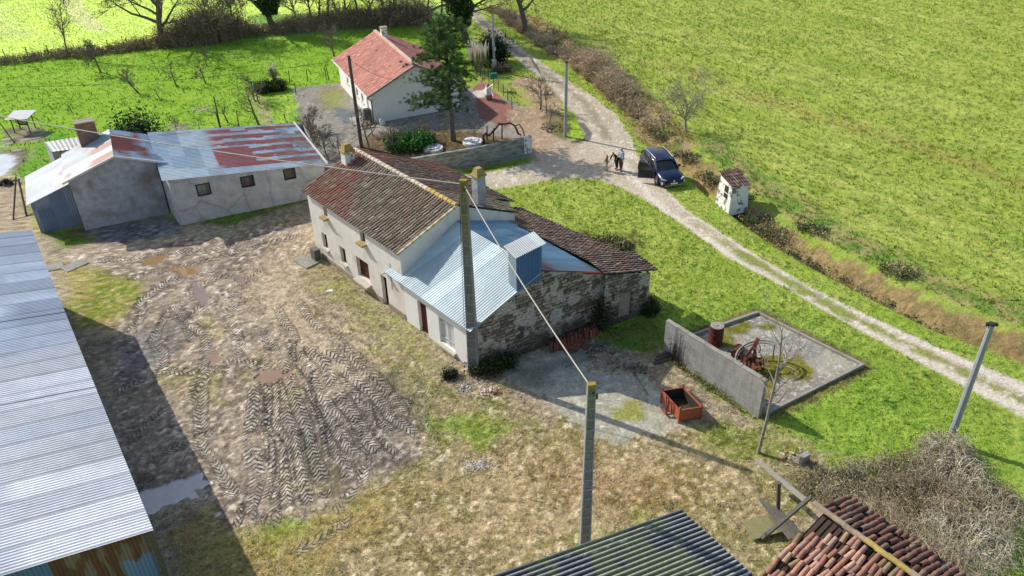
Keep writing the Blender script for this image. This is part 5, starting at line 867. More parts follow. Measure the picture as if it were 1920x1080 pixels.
# --- far hedge shrubs
hx = [(-30, 122, 1.3), (30, 116, 1.0), (90, 108, 1.2), (150, 104, 1.4), (205, 98, 1.6), (245, 93, 1.5), (280, 88, 1.9), (335, 84, 3.2), (365, 80, 4.6), (398, 76, 5.2), (430, 71, 3.4), (465, 66, 2.4), (500, 63, 2.2), (540, 59, 2.4), (575, 56, 2.8), (605, 53, 3.0), (640, 50, 3.0), (675, 48, 3.2), (710, 47, 3.2), (745, 45, 3.6), (775, 43, 3.0)]
for i, (x, y, h) in enumerate(hx):
    h *= random.Random(i*7+3).uniform(.5, 1.15) if not 330 < x < 440 else random.Random(i).uniform(.75, 1.15); p = g3(x, y); side = 'left' if x < 320 else 'right'
    dark = 330 < x < 440 or x > 690
    bush('hedge_shrub', p, 2.7, .9+h*.25, h, ['thin low bramble shrub in the left stretch of the far hedge', 'tall reddish brown shrub thicket beside the big oak', 'dense brown shrub in the hedge between ivy tree and bungalow'][0 if x < 320 else (1 if x < 450 else 2)], 'shrub', ['low shrubs of the left hedge', 'tall shrubs beside the oak', 'shrubs of the far hedge'][0 if x < 320 else (1 if x < 450 else 2)], seed=100+i, stems=int(110+h*85), col=S(150, 126, 112) if dark else S(156, 138, 114), leaves=int(60+150*h*(1.6 if dark else .6)), lcols=(BRN+BRN+OLV+GR[:1]) if i % 4 else (BRN+GR), lsize=.13, ang=.25, twr=.015)
# --- bank hedge right of the road
bk = [(925, 22, 1.6), (948, 32, 1.5), (966, 46, 1.5), (985, 58, 1.7), (1004, 70, 1.6), (1024, 84, 1.9), (1046, 98, 1.6), (1070, 112, 2.0), (1096, 128, 2.4), (1120, 145, 2.9), (1142, 165, 2.6), (1162, 185, 2.0), (1182, 202, 1.3), (1200, 216, .9), (1222, 240, .9)]
for i, (x, y, h) in enumerate(bk):
    q_ = random.Random(i*5+1); h *= q_.uniform(.45, .8) if i < 8 else q_.uniform(.8, 1.1); p = g3(x+q_.uniform(-6, 6), y); lb = ['grey-brown bramble shrub on the upper part of the road bank', 'large rounded brown thicket on the road bank above the bend', 'low straggly shrub at the lower end of the bank'][0 if i < 8 else (1 if i < 12 else 2)]
    bush('bank_shrub', p, q_.uniform(1.1, 1.7), .8+h*.3, h, lb, 'shrub', ['shrubs on the upper road bank', 'rounded thickets above the bend', 'straggly shrubs at the lower bank end'][0 if i < 8 else (1 if i < 12 else 2)], seed=140+i, stems=int(160+110*h), col=S(190, 170, 142)*q_.uniform(.8, 1.15), leaves=int(420*h), lcols=OLV+BRN, lsize=.09, ang=-.9, twr=.010)
for i, (x, y, h, r) in enumerate([(1240, 262, .9, 1.0), (1330, 335, .5, .9), (1385, 372, .7, .8), (1425, 415, 1.0, 1.0), (1452, 436, .9, 1.0), (1500, 470, .55, 1.1), (1560, 500, .45, 1.2), (1640, 540, .4, 1.2), (1730, 590, .4, 1.2), (1290, 300, .5, .9), (1680, 520, .4, .9), (1520, 440, .4, .9)]):
    bush('ditch_bramble', g3(x, y), r*1.3, r*.8, h, 'greyish bramble clump growing on the ditch bank', 'bramble', 'bramble clumps along the ditch', seed=170+i, stems=90, col=S(128, 112, 96), leaves=600, lcols=GR+OLV+[S(130, 140, 110)], lsize=.09, ang=-.6, twr=.007)
# --- garden plants of the bungalow
def pine(loc, h, label):
    rr = random.Random(5); root = thing('pine_tree', loc, label, 'pine tree'); x0, y0, z0 = [float(q) for q in loc]; tb = MB(); tb.tube([(x0, y0, z0-.1), (x0-.05, y0, z0+h*.25), (x0-.12, y0+.03, z0+h*.55), (x0-.1, y0, z0+h*.85), (x0-.12, y0, z0+h)], [.24, .17, .13, .07, .02], 8, S(104, 92, 82)); tb.build('trunk', 'bark', root)
    mb = MB(); cl_ = []
    for k in range(80):
        t = .28+.72*(k/80)**.9; z = z0+h*t; a = rr.uniform(0, 2*math.pi); L = (2.9*(1-((t-.5)/.62)**2)*rr.uniform(.45, 1.15)) if t > .3 else 1.5
        if k in (1, 3, 6): a = math.pi+rr.uniform(-.3, .3); L = 3.1
        L = max(L, .5); pts = []; 
        for j in range(6): s_ = j/5; pts.append((x0-.1+math.cos(a+.25*s_)*L*s_, y0+math.sin(a+.25*s_)*L*s_, z+L*(.28*s_-.28*s_*s_)+rr.uniform(-.05, .05)))
        mb.tube(pts, [.05, .045, .035, .028, .02, .01], 4, S(96, 84, 74))
        for j in range(int(6+L*9)):
            s_ = rr.uniform(.35, 1.05); q = pts[min(5, int(s_*5))]; cl_.append((q[0]+rr.gauss(0, .26), q[1]+rr.gauss(0, .26), q[2]+rr.gauss(.1, .12)))
    mb.build('branches', 'bark', root); g_ = np.random.default_rng(5); C = np.array(cl_); n_ = 46; dirs = g_.normal(size=(len(C), n_, 3)); dirs[..., 2] = dirs[..., 2]*.7+.5; dirs /= np.linalg.norm(dirs, axis=2)[..., None]; L = g_.uniform(.13, .27, (len(C), n_, 1)); sd2 = np.cross(dirs, g_.normal(size=dirs.shape)); sd2 /= np.linalg.norm(sd2, axis=2)[..., None]
    B0 = C[:, None]+dirs*.02; V = np.stack([B0-sd2*.011, B0+sd2*.011, B0+dirs*L], 2).reshape(-1, 3); F = np.arange(len(V)).reshape(-1, 3); cc = np.array([S(72, 98, 50), S(98, 126, 66), S(122, 148, 84), S(56, 76, 42)])[g_.integers(0, 4, len(C))]; Q = np.repeat(cc[:, None]*g_.uniform(.7, 1.3, (len(C), n_, 1)), 1, 1).reshape(-1, 3).repeat(3, 0)
    npmesh('needles', V, F, Q, 'leaves', root); return root
pine(g3(850, 264), 9.2, 'tall dark green pine with sparse irregular crown in front of the bungalow')
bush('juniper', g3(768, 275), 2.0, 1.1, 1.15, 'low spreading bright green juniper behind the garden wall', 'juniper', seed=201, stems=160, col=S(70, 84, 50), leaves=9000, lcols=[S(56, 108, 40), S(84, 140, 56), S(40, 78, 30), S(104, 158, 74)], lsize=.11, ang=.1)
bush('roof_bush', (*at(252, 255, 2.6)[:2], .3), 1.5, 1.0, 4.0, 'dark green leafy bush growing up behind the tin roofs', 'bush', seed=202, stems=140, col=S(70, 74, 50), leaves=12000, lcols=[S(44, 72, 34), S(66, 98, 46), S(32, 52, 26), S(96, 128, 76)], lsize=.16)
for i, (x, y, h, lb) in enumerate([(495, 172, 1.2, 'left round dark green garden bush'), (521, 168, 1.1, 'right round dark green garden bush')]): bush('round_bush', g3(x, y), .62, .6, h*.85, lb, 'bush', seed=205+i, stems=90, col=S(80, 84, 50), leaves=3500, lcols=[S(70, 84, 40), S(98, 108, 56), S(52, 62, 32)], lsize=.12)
bush('dark_conifer', g3(921, 118), 1.1, 1.1, 2.9, 'dark evergreen shrub behind the pampas plumes and metal pole', 'shrub', seed=208, stems=90, col=S(60, 64, 44), leaves=5200, lcols=[S(36, 56, 30), S(52, 74, 38), S(28, 42, 24)], lsize=.17)
bush('low_shrub', g3(940, 134), .9, .7, .9, 'low reddish brown shrub right of the metal pole base', 'shrub', seed=209, stems=90, col=S(96, 70, 56), leaves=900, lcols=BRN+GR[:1], lsize=.1)
def pampas(name, loc, h, r, n_, label, seed):
    rr = random.Random(seed); root = thing(name, loc, label, 'pampas grass'); x0, y0, z0 = [float(q) for q in loc]; mb = MB(); ml = MB()
    for i in range(260):
        a = rr.uniform(0, 2*math.pi); o = r*rr.uniform(.4, 1.2); hh = h*.62*rr.uniform(.5, 1.1); pts = [(x0+math.cos(a)*r*.2, y0+math.sin(a)*r*.2, z0), (x0+math.cos(a)*o*.5, y0+math.sin(a)*o*.5, z0+hh), (x0+math.cos(a)*o*1.1, y0+math.sin(a)*o*1.1, z0+hh*.65)]; ml.tube(pts, [.02, .018, .006], 3, np.array(rr.choice([S(150, 146, 88), S(120, 126, 66), S(170, 160, 110)]))*rr.uniform(.7, 1.2), cap=False)
    ml.build('leaf_tuft', 'leaves', root)
    for i in range(n_):
        a = rr.uniform(0, 2*math.pi); o = r*math.sqrt(rr.random())*.9; b = (x0+math.cos(a)*o, y0+math.sin(a)*o); hh = h*rr.uniform(.85, 1.08); mb.tube([(*b, z0+h*.4), (*b, z0+hh*.62), (b[0]+rr.uniform(-.04, .04), b[1], z0+hh*.8), (b[0]+rr.uniform(-.1, .1), b[1], z0+hh)], [.012, .03, .075, .015], 5, S(232, 220, 204)*rr.uniform(.85, 1.1))
    mb.build('plumes', 'leaves', root)
pampas('pampas_grass', g3(897, 134), 2.7, 1.25, 46, 'large pampas grass with a row of creamy white plumes beside the road', 3)
pampas('pampas_grass', g3(515, 152), 1.7, .5, 7, 'slim pampas grass with few white plumes at the orchard edge', 4)
GARD = [(693, 281, 4.2, 'slender bare garden tree behind the juniper', (-.02, 0), 61, (1, 10, 6, 4, 2)), (583, 286, 3.0, 'tangled bare shrub tree at the left of the drive near the wing roof', (-.25, .2), 62, (1, 12, 7, 5, 3)), (617, 300, 3.2, 'second tangled bare tree above the farmhouse chimney', (-.3, .2), 63, (1, 12, 7, 5, 3)), (590, 250, 3.0, 'bare shrub tree farthest up the drive edge', (-.2, 0), 64, (1, 10, 6, 5, 3)), (745, 286, 2.9, 'bare dark shrub in front of the bungalow gable', (-.35, 0), 65, (1, 9, 6, 4, 3)), (889, 262, 2.4, 'small budding tree with dark trunk behind the garden wall', (0, 0), 66, (1, 9, 6, 4)), (1013, 206, 3.9, 'bare forked tree on the dirt island beside the drive', (.02, 0), 67, (1, 8, 6, 4, 3)), (1024, 214, 2.6, 'smaller bare tree right of the forked one on the island', (.15, .1), 68, (1, 7, 5, 4, 2)), (1030, 236, 2.2, 'scrubby low tree between light pole and island rubble', (.1, .2), 69, (1, 7, 5, 3, 2)), (700, 255, 2.2, 'leafless shrub against the bungalow wall', (-.2, 0), 70, (1, 10, 6, 4)), (640, 296, 2.2, 'leafless shrub right beside the wooden pole', (-.2, .1), 71, (1, 10, 6, 4)), (790, 262, 2.3, 'leafless shrub left of the pine trunk', (-.1, .1), 72, (1, 9, 6, 4))]
for x, y, h, lb, ln, sd_, nn in GARD: bare_tree('garden_tree', g3(x, y), h, lb, seed=sd_, lean=ln, n=nn, col=S(116, 104, 92), r=h*.02)
bush('cut_brush', g3(1133, 462), 1.9, 1.0, .55, 'heap of cut brushwood and weeds on the lawn behind the farmhouse', 'brush heap', seed=210, stems=260, col=S(130, 108, 88), leaves=2200, lcols=[S(110, 136, 70), S(140, 150, 100), S(96, 84, 60), S(150, 130, 104)], lsize=.1, arch=.8)
bare_tree('young_tree', g3(1421, 850), 6.3, 'young leafless tree standing at the near end of the block wall', seed=73, n=(1, 14, 5, 4), col=S(150, 140, 124), r=.085, trunkfrac=.95, spread=.32, lean=(.10, .02), up=.12)
bush('wall_ivy', g3(1212, 584), .6, .3, .9, 'dark ivy and brambles climbing the far corner of the rubble gable', 'ivy', seed=211, stems=170, col=S(96, 84, 66), leaves=3600, lcols=[S(44, 60, 30), S(66, 80, 44), S(96, 92, 60)], lsize=.1, ang=-.4)
iv = GP(7.1, 0, .25); bush('wall_ivy', (*iv[:2], 0), .16, .10, 2.7, 'upright strip of dark ivy in the middle of the rubble gable', 'ivy', seed=212, stems=50, col=S(80, 70, 50), leaves=1300, lcols=[S(38, 54, 26), S(54, 70, 34), S(74, 78, 44)], lsize=.09)
bush('wall_weeds', g3(925, 690), 1.3, .7, .8, 'dark ivy and weeds at the foot of the big concrete pole', 'weeds', seed=213, stems=130, col=S(70, 64, 50), leaves=3500, lcols=[S(40, 54, 28), S(60, 76, 36), S(84, 96, 50)], lsize=.08, ang=.4)
bush('wall_weeds', g3(845, 706), .35, .3, .5, 'small dark leafy plant at the annex corner under the shutters', 'weeds', seed=214, stems=60, col=S(60, 56, 44), leaves=900, lcols=[S(40, 48, 30), S(60, 64, 40)], lsize=.06)
# --- bramble thicket over the collapsed shed
TH = [(1585, 905, 1.2, .7, .5), (1560, 890, 2.0, 1.0, .5), (1640, 880, 1.8, 1.2, .8), (1710, 875, 1.8, 1.2, 1.3), (1775, 885, 1.7, 1.3, 1.6), (1740, 940, 2.0, 1.4, 2.0), (1820, 965, 1.9, 1.5, 1.8), (1680, 930, 1.6, 1.2, 1.4), (1790, 1020, 2.0, 1.5, 2.2), (1855, 925, 1.3, 1.1, .9), (1768, 835, 1.2, .8, 1.5), ]
TW = [(2.2, -2.4, 3.1), (3.4, -2.2, 3.3), (4.6, -2.0, 3.4), (1.0, -2.8, 2.5)]
for i, (u, v, h) in enumerate(TW): bush('bramble_thicket', TP(u, v, 0), 1.35, 1.1, h, 'tangled grey leafless bramble thicket swallowing the collapsed shed', 'bramble', 'bramble thickets around the collapsed shed', seed=250+i, stems=420, col=S(176, 160, 134), leaves=1800, lcols=OLV+[S(130, 110, 80), S(92, 108, 46)], lsize=.055, arch=.7, twr=.0065, nest=4)
for i, (x, y, rx, ry, h) in enumerate(TH):
    bush('bramble_thicket', g3(x, y+20), rx, ry, h, 'tangled grey leafless bramble thicket swallowing the collapsed shed', 'bramble', 'bramble thickets around the collapsed shed', seed=230+i, stems=300, col=[S(204, 194, 174), S(168, 152, 126), S(190, 178, 156), S(150, 136, 112)][i % 4], leaves=1300, lcols=OLV+[S(130, 110, 80), S(92, 108, 46), S(76, 92, 40), S(96, 78, 56)], lsize=.055, arch=.7, twr=.0065, nest=4)
# ================================================================== POLES AND CABLES
def concrete_pole(loc, h, w0, w1, rz, label, moss, slots=True):
    root = thing('concrete_pole', loc, label, 'utility pole'); x, y, z = [float(q) for q in loc]; mb = MB(); N = 20; cs, sn = math.cos(rz), math.sin(rz); k = .62
    def ring(zz, w, d): return [(x+a*w*cs-b*d*sn, y+a*w*sn+b*d*cs, z+zz) for a, b in ((-.5, -.5), (.5, -.5), (.5, .5), (-.5, .5))]
    for i in range(N):
        t0, t1 = i/N, (i+1)/N; wa, wb = w0+(w1-w0)*t0, w0+(w1-w0)*t1; m = max(0, (t0-(1-moss))/moss)*random.uniform(.5, 1.1) if moss else 0; c = S(136, 136, 134)*(1-min(1, m))+S(138, 128, 60)*min(1, m)
        mb.hexa(ring(-.3 if i == 0 else h*t0, wa*.80, wa*k*.8), ring(h*t1, wb*.80, wb*k*.8), c*random.uniform(.62, .8))       # recessed web
        for s in (-1, 1):    # flanges
            def fl(zz, w): return [(x+(a*w*.14+s*w*.43)*cs-b*w*k*sn, y+(a*w*.14+s*w*.43)*sn+b*w*k*cs, z+zz) for a, b in ((-.5, -.5), (.5, -.5), (.5, .5), (-.5, .5))]
            mb.hexa(fl(-.3 if i == 0 else h*t0, wa), fl(h*t1, wb), c*random.uniform(.95, 1.1))
        mb.hexa(ring(h*t1-.05, wb*.72, wb*k*.98), ring(h*t1+.02, wb*.72, wb*k*.98), c*.98)
    mb.hexa(ring(h, w1, w1*k), ring(h+.06, w1, w1*k), S(150, 136, 60) if moss else S(140, 140, 138))
    mb.build('shaft', 'pole_concrete', root); b = MB(); b.tube([(x, y, z+h-.25), (x+.32*sn+.1, y-.3*cs, z+h-.22)], .02, 5); b.tube([(x+.32*sn+.1, y-.3*cs, z+h-.3), (x+.32*sn+.1, y-.3*cs, z+h-.1)], .035, 6); b.build('bracket', 'dark_metal', root); return root
P1 = g3(889, 697); concrete_pole(P1, 10.1, .52, .30, math.radians(-12), 'tall concrete utility pole with mossy yellow top at the annex corner', .45)
P2 = np.array([*at(1109, 722, 8.8)[:2], 0]); concrete_pole(P2, 8.8, .40, .26, math.radians(8), 'concrete utility pole behind the corrugated shed roof', .12)
def metal_pole(loc, h, r0, r1, label, name='metal_pole', m='galvanised', sides=8):
    root = thing(name, loc, label, 'pole'); x, y, z = [float(q) for q in loc]; MB().tube([(x, y, z-.2), (x, y, z+h)], [r0, r1], sides).build('shaft', m, root, smooth=False); MB().tube([(x, y, z+h), (x, y, z+h+.08)], [r1*1.25, r1*1.1], sides).build('cap', 'dark_metal', root); return root
metal_pole(g3(1060, 256), 5.75, .13, .10, 'plain grey metal pole on the grass island by the road'); mp = metal_pole(g3(927, 134), 5.1, .12, .09, 'grey metal pole with small boxes beside the pampas grass')
x, y, z = g3(927, 134); MB().box((x, y-.05, z), (.42, .34, 1.15), 0, S(176, 178, 176)).build('cabinet', 'paint', mp); MB().box((x+.12, y-.1, z+2.0), (.16, .12, .3), 0, S(190, 192, 192)).build('small_box', 'paint', mp); MB().box((x, y-.05, z+5.05), (.5, .08, .12), 0, S(200, 200, 200)).build('crossarm', 'paint', mp)
rp = metal_pole(g3(1779, 830), 6.15, .155, .115, 'thick grey metal pole rising out of the brambles at the right'); x, y, z = g3(1779, 830); MB().beam((x-.2, y+.05, z+6.15), (x+.2, y-.05, z+6.2), .1, .12).build('top_fitting', 'dark_metal', rp)
wpole = thing('wooden_pole', g3(678, 276), 'dark leaning wooden utility pole between bungalow and farmhouse', 'utility pole'); wb = g3(678, 276); wt_ = (wb[0]-.1, wb[1]+.05, 7.0); MB().tube([(wb[0], wb[1], -.2), wt_], [.15, .11], 8, S(92, 82, 76)).build('shaft', 'bark', wpole); MB().tube([(wt_[0], wt_[1], 6.7), (wt_[0]+.25, wt_[1]-.15, 6.75)], .02, 5).build('bracket', 'dark_metal', wpole)
def cable(a, b, sag, r, label, m='cable', name='overhead_cable'):
    a, b = np.array(a, float), np.array(b, float); mb = MB(); mb.tube([a+(b-a)*t-np.array([0, 0, sag*4*t*(1-t)]) for t in np.linspace(0, 1, 22)], r, 5, cap=False); return tag(mb.build(name, m, None, org=tuple(a)), label, 'cable')
p1t = (P1[0], P1[1], 9.95); L0 = at(-260, 168, 9.5); cable(L0, p1t, .35, .027, 'thick pale cable running from the left edge to the mossy concrete pole')
cable(p1t, (P2[0], P2[1], 8.7), .25, .027, 'pale cable slung down between the two concrete poles')
cable((P1[0]-.2, P1[1], 9.3), FH(.4, -.25, 2.5), .0, .012, 'thin dark drop cable from the mossy pole to the annex eaves', 'black_cable')
cable((wt_[0], wt_[1], 6.75), BG(-.2, 2.2, 3.3), .35, .014, 'thin black cable from the wooden pole to the bungalow gable', 'black_cable')
cable((wt_[0], wt_[1], 6.75), at(-200, 160, 6.5), .8, .012, 'thin black cable crossing the orchard from the wooden pole', 'black_cable')
# ================================================================== WALLS, SLAB, YARD THINGS
wa_, wb_ = np.array([*atg(1243, 660), 0]), np.array([*atg(1421, 784), 0]); bwall = thing('block_wall', (wa_+wb_)/2, 'freestanding grey concrete block wall beside the old slab', 'wall'); dW = (wb_-wa_); LW = np.linalg.norm(dW); dW /= LW; nW = np.array([dW[1], -dW[0], 0]); nW = nW if nW[1] < 0 else -nW
mb = MB(); hf = lambda x: 1.85+.2*x/LW; th = .2
wall(mb, wa_[:2], wb_[:2], hf, nrm=nW); wall(mb, (wa_-nW*th)[:2], (wb_-nW*th)[:2], hf, nrm=-nW); wall(mb, (wa_)[:2], (wa_-nW*th)[:2], hf(0), nrm=-dW); wall(mb, wb_[:2], (wb_-nW*th)[:2], hf(LW), nrm=dW); mb.build('masonry', 'block_wall', bwall, uv=True)
mb = MB(); N = 22
for i in range(N):
    a, b = wa_+dW*LW*i/N, wa_+dW*LW*(i+1)/N; za, zb = hf(LW*i/N), hf(LW*(i+1)/N); k = np.array([0, 0, random.uniform(.0, .03)]); mb.hexa([a+nW*.01+dz*za, b+nW*.01+dz*zb, b-nW*(th+.01)+dz*zb, a-nW*(th+.01)+dz*za], [a+nW*.01+dz*(za+.04)+k, b+nW*.01+dz*(zb+.04)+k, b-nW*(th+.01)+dz*(zb+.04)+k, a-nW*(th+.01)+dz*(za+.04)+k])
mb.build('coping', 'concrete', bwall)
bush('wall_weeds', tuple((wa_+wb_)/2+nW*.2), LW*.5, .16, .3, 'thin dry weeds along the foot of the freestanding block wall', 'weeds', seed=262, stems=150, col=S(150, 136, 100), leaves=900, lcols=OLV+GR[:2], lsize=.05, ang=math.atan2(dW[1], dW[0]), twr=.006)
tag(bush('wall_creeper', tuple(wa_+dW*.9+nW*.12), .5, .08, 1.9, 'dead leafless creeper clinging to the far end of the block wall', 'creeper', seed=261, stems=26, col=S(70, 62, 54), ang=math.atan2(dW[1], dW[0]), arch=.1, nest=2))
SL = [np.array([*p, 0]) for p in SLAB]
kerb = thing('slab_kerb', SL[0], 'low concrete kerb edging the old slab', 'kerb'); 
for a, b in ((SL[0], SL[1]), (SL[2], SL[3]), (SL[1], SL[2])): MB().beam(a+dz*.06, b+dz*.06, .14, .2 if a is not SL[1] else .1).build('kerb_edge', 'concrete', kerb)
def drum(loc, r, h, label, lying=None, col=S(120, 82, 70)):
    root = thing('steel_drum', loc, label, 'drum'); x, y, z = [float(q) for q in loc]; ax = Vector((0, 0, 1)) if lying is None else Vector(lying).normalized(); b = Vector((x, y, z+(0 if lying is None else r))); pts = []; rad = []
    for t, k in ((0, 1), (.02, 1), (.03, .97), (.32, .97), (.335, 1.03), (.35, .97), (.64, .97), (.655, 1.03), (.67, .97), (.97, .97), (.98, 1), (1, 1)): pts.append(b+ax*h*t); rad.append(r*k)
    MB().tube(pts, rad, 20, col).build('barrel', 'rusty', root, smooth=False); MB().tube([b+ax*(h+.002), b+ax*(h+.012)], [r*.93, r*.93], 20, S(150, 146, 140)).tube([b+ax*(h+.012), b+ax*(h+.05)], [.05, .05], 8).build('lid', 'concrete' if lying is None else 'rusty', root); return root
drum(g3(1340, 645), .36, 1.12, 'upright rusty steel drum behind the block wall'); dl = g3(1378, 672); drum(dl, .24, .62, 'small rusty drum lying on its side by the scrap heap', lying=(.55, .8, 0))
sc = g3(1414, 690); scrap = thing('scrap_heap', sc, 'rusty scrap heap of an old farm machine with a big iron ring on the slab', 'scrap'); cx_, cy_, cz_ = sc
mb = MB(); R_ = 1.15; mb.tube([(cx_+.25+R_*math.cos(a), cy_+.05+R_*.85*math.sin(a), cz_+.55+.35*math.cos(a-.9)) for a in np.linspace(-.9, 3.6, 26)], .055, 5, S(120, 96, 76)); mb.tube([(cx_+.25+R_*.93*math.cos(a), cy_+.05+R_*.8*math.sin(a), cz_+.42+.35*math.cos(a-.9)) for a in np.linspace(-.9, 3.6, 26)], .03, 4, S(100, 70, 56)); mb.build('iron_ring', 'concrete', scrap)
rr = random.Random(9)
for i in range(16):
    mb = MB(); a = rr.uniform(0, 6.28); ra_ = rr.uniform(0, .8); p = Vector((cx_+math.cos(a)*ra_, cy_+math.sin(a)*ra_*.8, cz_+.15+rr.random()*.5)); pts = []; d = Vector((rr.gauss(0, 1), rr.gauss(0, 1), rr.gauss(.3, .4))).normalized(); ax = Vector((rr.gauss(0, 1), rr.gauss(0, 1), 1)).normalized(); L = rr.uniform(.6, 1.3)
    for k in range(7): pts.append(p.copy()); p = p+d*L/6; d = Matrix.Rotation(rr.uniform(.1, .3), 3, ax) @ d; p.z = max(p.z, cz_+.03)
    if i % 2: mb.tube(pts, .03, 5)
    else:
        for q0, q1 in zip(pts[:-1], pts[1:]): mb.beam(q0, q1, rr.uniform(.1, .22), .02)
    mb.build('bent_bar', 'rusty', scrap)
mb = MB()
for i in range(5): a = rr.uniform(0, 6.28); q = Vector((cx_+rr.uniform(-.6, .6), cy_+rr.uniform(-.5, .5), cz_+rr.uniform(.2, .6))); mb.box(q, (rr.uniform(.4, .8), rr.uniform(.3, .5), .02), a, tilt=Matrix.Rotation(rr.uniform(.3, 1.1), 3, Vector((rr.gauss(0, 1), rr.gauss(0, 1), 0)).normalized()))
mb.build('sheet_plates', 'rusty', scrap)
MB().tube([(cx_-.5, cy_, cz_+.7), (cx_-.1, cy_+.35, cz_+.95), (cx_+.1, cy_+.7, cz_+1.05)], .07, 6).build('shaft_tube', 'rusty', scrap)
# orange tipping box
tc = [at(1241.5, 732, .75), at(1281, 726, .75), at(1314, 762, .75), at(1275, 769, .75)]; tc[2] = tc[1]+tc[3]-tc[0]; ctr = sum(tc)/4; tl = thing('transport_box', ctr*np.array([1, 1, 0]), 'orange metal transport box with dark inside standing on the concrete yard', 'box'); zb = .12
OR = S(176, 96, 68)
names = ['back_panel', 'side_panel', 'front_panel', 'side_panel']
for i in range(4):
    a, b = tc[i], tc[(i+1) % 4]; inn = (ctr-(a+b)/2)*np.array([1, 1, 0]); inn /= np.linalg.norm(inn); e_ = (b-a)/np.linalg.norm(b-a)*.03; f = lambda p, z, k, s=0: np.array([p[0], p[1], z])+inn*k+e_*s
    mb = MB(); mb.hexa([f(a, zb, 0, 1), f(b, zb, 0, -1), f(b, zb, .03, -1), f(a, zb, .03, 1)], [f(a, .75, 0, 1), f(b, .75, 0, -1), f(b, .75, .03, -1), f(a, .75, .03, 1)], OR*random.uniform(.85, 1.05)); mb.hexa([f(a, .7, -.03, 1), f(b, .7, -.03, -1), f(b, .7, .0, -1), f(a, .7, .0, 1)], [f(a, .76, -.03, 1), f(b, .76, -.03, -1), f(b, .76, .0, -1), f(a, .76, .0, 1)], OR*.8); 
    mb.quad(f(a, zb+.05, .034, 1), f(b, zb+.05, .034, -1), f(b, .74, .034, -1), f(a, .74, .034, 1), S(60, 54, 46)); mb.build(names[i], 'paint', tl)
mb = MB(); s_ = lambda p, z, k=1: np.array([ctr[0]+(p[0]-ctr[0])*k, ctr[1]+(p[1]-ctr[1])*k, z]); mb.hexa([s_(p, zb-.02, .98) for p in tc], [s_(p, zb+.05, .98) for p in tc], S(70, 62, 44)); mb.build('floor_plate', 'paint', tl)
for p in tc: MB().box((p[0], p[1], 0.02), (.07, .07, .9), .3, OR*.7).build('corner_post', 'paint', tl)
mb = MB(); a, b = tc[3], tc[0]; m_ = (a+b)/2; o_ = (m_-ctr)*np.array([1, 1, 0]); o_ /= np.linalg.norm(o_)
for t in (.35, .65): q = a+(b-a)*t; mb.beam(np.array([q[0], q[1], .1])+o_*.06, np.array([q[0], q[1], .85])+o_*.1, .06, .06, OR*.7)
q0, q1 = a+(b-a)*.35, a+(b-a)*.65; mb.beam(np.array([q0[0], q0[1], .15])+o_*.28, np.array([q1[0], q1[1], .15])+o_*.28, .07, .07, OR*.6); mb.beam(np.array([q0[0], q0[1], .12])+o_*.02, np.array([q0[0], q0[1], .15])+o_*.3, .05, .05, OR*.6); mb.beam(np.array([q1[0], q1[1], .85])+o_*.08, np.array([q0[0], q0[1], .15])+o_*.3, .05, .05, OR*.6); mb.build('hitch_frame', 'paint', tl)
# heaps of loose pieces
def heap(name, px, r, n_, sz, cols, label, cat, seed, h=.15, m='roofing', flatk=.25, pxr=None):
    rr = random.Random(seed); x0, y0, z0 = g3(*px); mb = MB()
    for i in range(n_):
        a = rr.uniform(0, 6.28); d = abs(rr.gauss(0, .5)); x = x0+math.cos(a)*r[0]*d; y = y0+math.sin(a)*r[1]*d; s = sz*rr.uniform(.35, 1.2); z = float(gz(x, y))+h*max(0, 1-d)*rr.random(); T_ = Matrix.Rotation(rr.uniform(-.5, .5), 3, 'X') @ Matrix.Rotation(rr.uniform(-.5, .5), 3, 'Y'); mb.box((x, y, z-.01), (s, s*rr.uniform(.4, .9), s*flatk*rr.uniform(.5, 1.5)), rr.uniform(0, 3), np.array(rr.choice(cols))*rr.uniform(.75, 1.15), taper=rr.uniform(.6, .95), tilt=T_)
    o = mb.build(name, m, None, org=(x0, y0, z0)); return tag(o, label, cat, kind='stuff')
WH = [S(206, 202, 194), S(180, 174, 164), S(160, 150, 138), S(214, 212, 208)]; RD = [S(180, 92, 62), S(160, 84, 60), S(196, 120, 90), S(200, 190, 176)]
heap('rubble', (868, 728), (.5, .4), 90, .11, WH, 'small heap of white plaster rubble below the annex corner', 'rubble', 1)
heap('rubble', (920, 735), (.7, .5), 130, .16, RD+WH, 'heap of orange tile shards and plaster beside the big pole', 'rubble', 2)
heap('rubble', (898, 872), (1.3, .8), 320, .09, WH+WH[:2], 'scattered pale rubble patch on the dry ground', 'rubble', 3, h=.03)
heap('rubble', (1120, 655), (1.6, .9), 90, .2, [S(120, 116, 106), S(96, 92, 84), S(150, 150, 140), S(100, 110, 70)], 'grey stone rubble in the shade of the rubble gable', 'rubble', 4)
heap('rubble', (1185, 690), (1.5, .7), 60, .16, [S(110, 104, 94), S(86, 76, 62), S(140, 136, 128)], 'scattered stones between the gable and the block wall', 'rubble', 5)
heap('rubble', (1500, 862), (1.2, .7), 80, .14, WH+[S(180, 110, 80), S(110, 100, 84)], 'broken rubble beside the collapsed shed', 'rubble', 6)
heap('rubble', (1030, 240), (.9, 1.2), 90, .2, [S(120, 108, 92), S(140, 128, 112), S(110, 70, 56)], 'stones and dead plants piled on the dirt island', 'rubble', 7)
heap('rubble', (760, 60+425), (1., 1.), 2, .1, WH, 'two light chips on the ground hidden behind the farmhouse', 'rubble', 8) if False else None
heap('yard_litter', (1150, 900), (7.5, 3.0), 260, .07, [S(190, 180, 160), S(150, 96, 70), S(120, 110, 90), S(205, 200, 192)], 'small chips and stones strewn over the dry ground', 'stones', 9, h=0)
